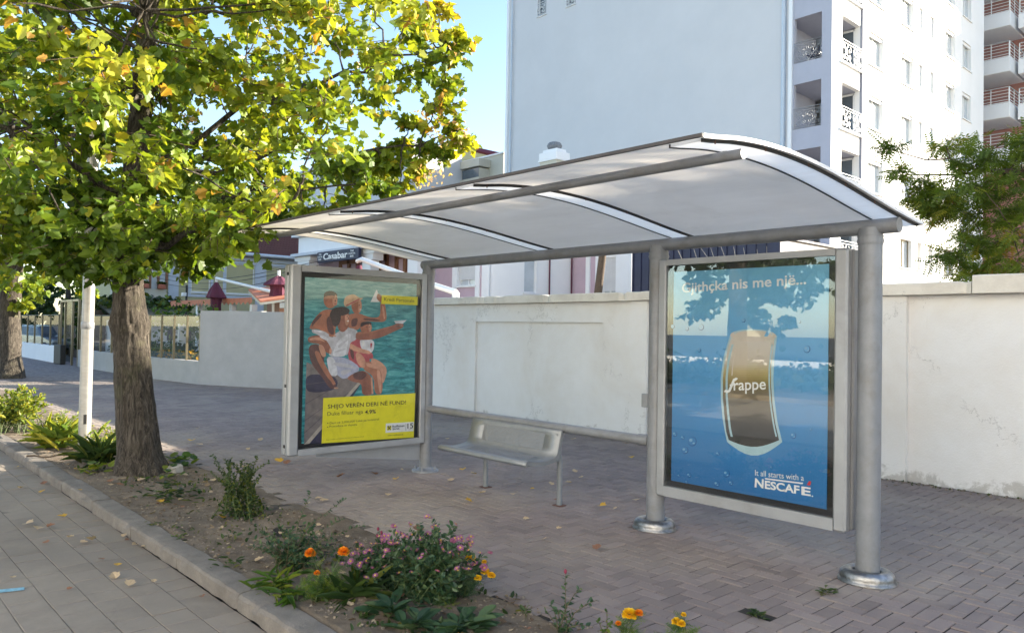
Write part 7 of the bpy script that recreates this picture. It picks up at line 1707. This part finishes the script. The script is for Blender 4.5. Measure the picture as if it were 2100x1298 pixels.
# ------------------------------------------------------------------ parked cars at the left edge
def car(loc, rz, label, paint):
    t_ = thing('parked_car', label, 'car', loc); t_.rotation_euler = (0, 0, rz); L_, W_ = 4.1, 1.7
    side = [(-2.05, .35), (-2.0, .62), (-1.75, .78), (-1.0, .90), (-.45, 1.36), (.55, 1.45), (1.25, 1.38), (1.75, .98), (2.0, .90), (2.05, .55), (2.0, .3), (1.7, .24), (-1.8, .24)]
    def shell(mb, prof, w0, tap):
        vs = []; n_ = len(prof)
        for sy in (-1, -.86, .86, 1):
            for x, z in prof: f_ = (1-tap*max(0, z-.85)) ; vs.append((x*(1 if abs(sy) < .9 else .985), sy*w0/2*f_, z if abs(sy) < .9 else (z*.985+.01)))
        fs = [(i*n_+j, i*n_+(j+1) % n_, (i+1)*n_+(j+1) % n_, (i+1)*n_+j) for i in range(3) for j in range(n_)]+[tuple(range(n_))[::-1], tuple(range(3*n_, 4*n_))]
        mb.add(vs, fs, 0)
    org = Vector((0, 0, 0)); 
    def bld(mb, nm, mt, par): 
        o = mb.build(nm, mt, None); o.parent = par; o.location = (0, 0, 0); return o
    mb = MB(); shell(mb, side, W_, .30); body = bld(mb, 'body', paint, t_)
    mb = MB()
    for sy in (-1, 1):
        y = sy*(W_/2*(1-.30*.27)+.005)
        for pr in ([(-.95, .93), (-.47, 1.30), (.05, 1.36), (.05, .95)], [(.12, .95), (.12, 1.36), (.62, 1.38), (1.2, 1.30), (1.5, .98)]):
            mb.poly([(x, sy*(W_/2*(1-.30*max(0, z-.85))+.006), z) for x, z in pr])
    mb.poly([(-1.04, -.66, .92), (-1.04, .66, .92), (-.50, .58, 1.35), (-.50, -.58, 1.35)]); mb.poly([(1.78, -.62, .99), (1.30, -.56, 1.37), (1.30, .56, 1.37), (1.78, .62, .99)])
    mb.poly([(-1.055, -.66, .925), (-.515, -.58, 1.36), (-.515, .58, 1.36), (-1.055, .66, .925)])
    bld(mb, 'window', 'glass_dark', t_)
    for x in (-1.3, 1.3):
        for sy in (-1, 1):
            mb = MB(); y = sy*(W_/2-.08); mb.tube([(x, y-.1, .31), (x, y+.1, .31)], .31, 24); wl_ = bld(mb, 'wheel', 'tyre', t_); mb = MB(); mb.tube([(x, y-.105, .31), (x, y+.105, .31)], .19, 12); r_ = bld(mb, 'rim', 'alu', wl_)
    for sy in (-1, 1): mb = MB(); mb.box(-2.07, -1.93, sy*.72-.16, sy*.72+.16, .60, .74, bev=.03); bld(mb, 'headlight', 'glass_light', t_); mb = MB(); mb.box(1.95, 2.05, sy*.72-.14, sy*.72+.14, .72, .90, bev=.02); bld(mb, 'tail_light', 'p_red', t_)
    return t_
p = GZ(55, 742); car((-44.5, 8.9, 0), math.radians(200), 'grey-blue hatchback parked behind the second tree at the left edge', 'hull_blue')
car((-51.5, 5.0, 0), math.radians(176), 'dark car parked farther left, cut by the left edge', 'hull_dark')

# ------------------------------------------------------------------ the other side of the street (mirrored in the poster glass)
mb = MB(); mb.box(-60, 30, -26, -9.6, -.125, .01); struct(mb.build('park_soil', 'soil'))
hd = thing('shrub_bed', 'wide loose bed of low dark shrubs across the street', 'shrubs', (-15, -14, 0)); n2 = 9000
pos = np.stack([NR.uniform(-34, 6, n2), NR.uniform(-20, -9.8, n2), np.abs(NR.normal(.1, .2, n2))], 1); pos[:, 2] *= (1+.8*np.sin(pos[:, 0]*.9+pos[:, 1]*.7)); cloud('foliage', LEAF_SIMPLE, pos, rdirs(n2), NR.uniform(.12, .3, n2), 'leafB', hd)
ow_ = thing('low_wall', 'long low white wall across the street', 'wall', (-15, -24, 0)); mb = MB(); mb.box(-60, 30, -24.4, -24, 0, .36); mb.build('wall_body', 'whitewall', ow_)
p = PY(1525, 700, 20.0); yv = 2*5.1-20.0
far_tree((p[0]-.2, yv, 0), 2.9, 2.9, 5.4, 'spreading dark tree across the street', seed=17, n=46, ls=.22, name='street_tree')
for i, (x, y) in enumerate([(-38, -27), (-24, -30), (-46, -26)]): far_tree((x, y, 0), 4.0, 1.5, 8, ['broad tree in the park across the street, middle', 'broad tree in the park across the street, right', 'broad tree in the park across the street, far left'][i], seed=40+i, n=40, ls=.4, name='park_tree')

# unseen white apartment house, added behind the camera to bounce sunlight on the wall
oa = thing('bounce_apartments', 'unseen white five-storey apartment house added behind the viewer to bounce sunlight', 'building', (10, -19, 0))
mb = MB(); mb.box(-9, 30, -26, -14, -.1, 15); mb.build('wall', 'tower_white', oa)
mb = MB(); mb.box(-9.3, 30.3, -26.3, -13.7, 15, 15.35); mb.build('roof_slab', 'paint_white', oa)
for fz in range(5):
    for fx in range(12):
        x = -7.6+fx*3.2; z = .9+fz*2.9; mb = MB(); mb.box(x, x+1.2, -14.02, -13.96, z, z+1.4); w_ = mb.build('window', 'white_metal', oa); mb = MB(); mb.box(x+.07, x+1.13, -13.97, -13.95, z+.07, z+1.33); mb.build('pane', 'glass_dark', w_)
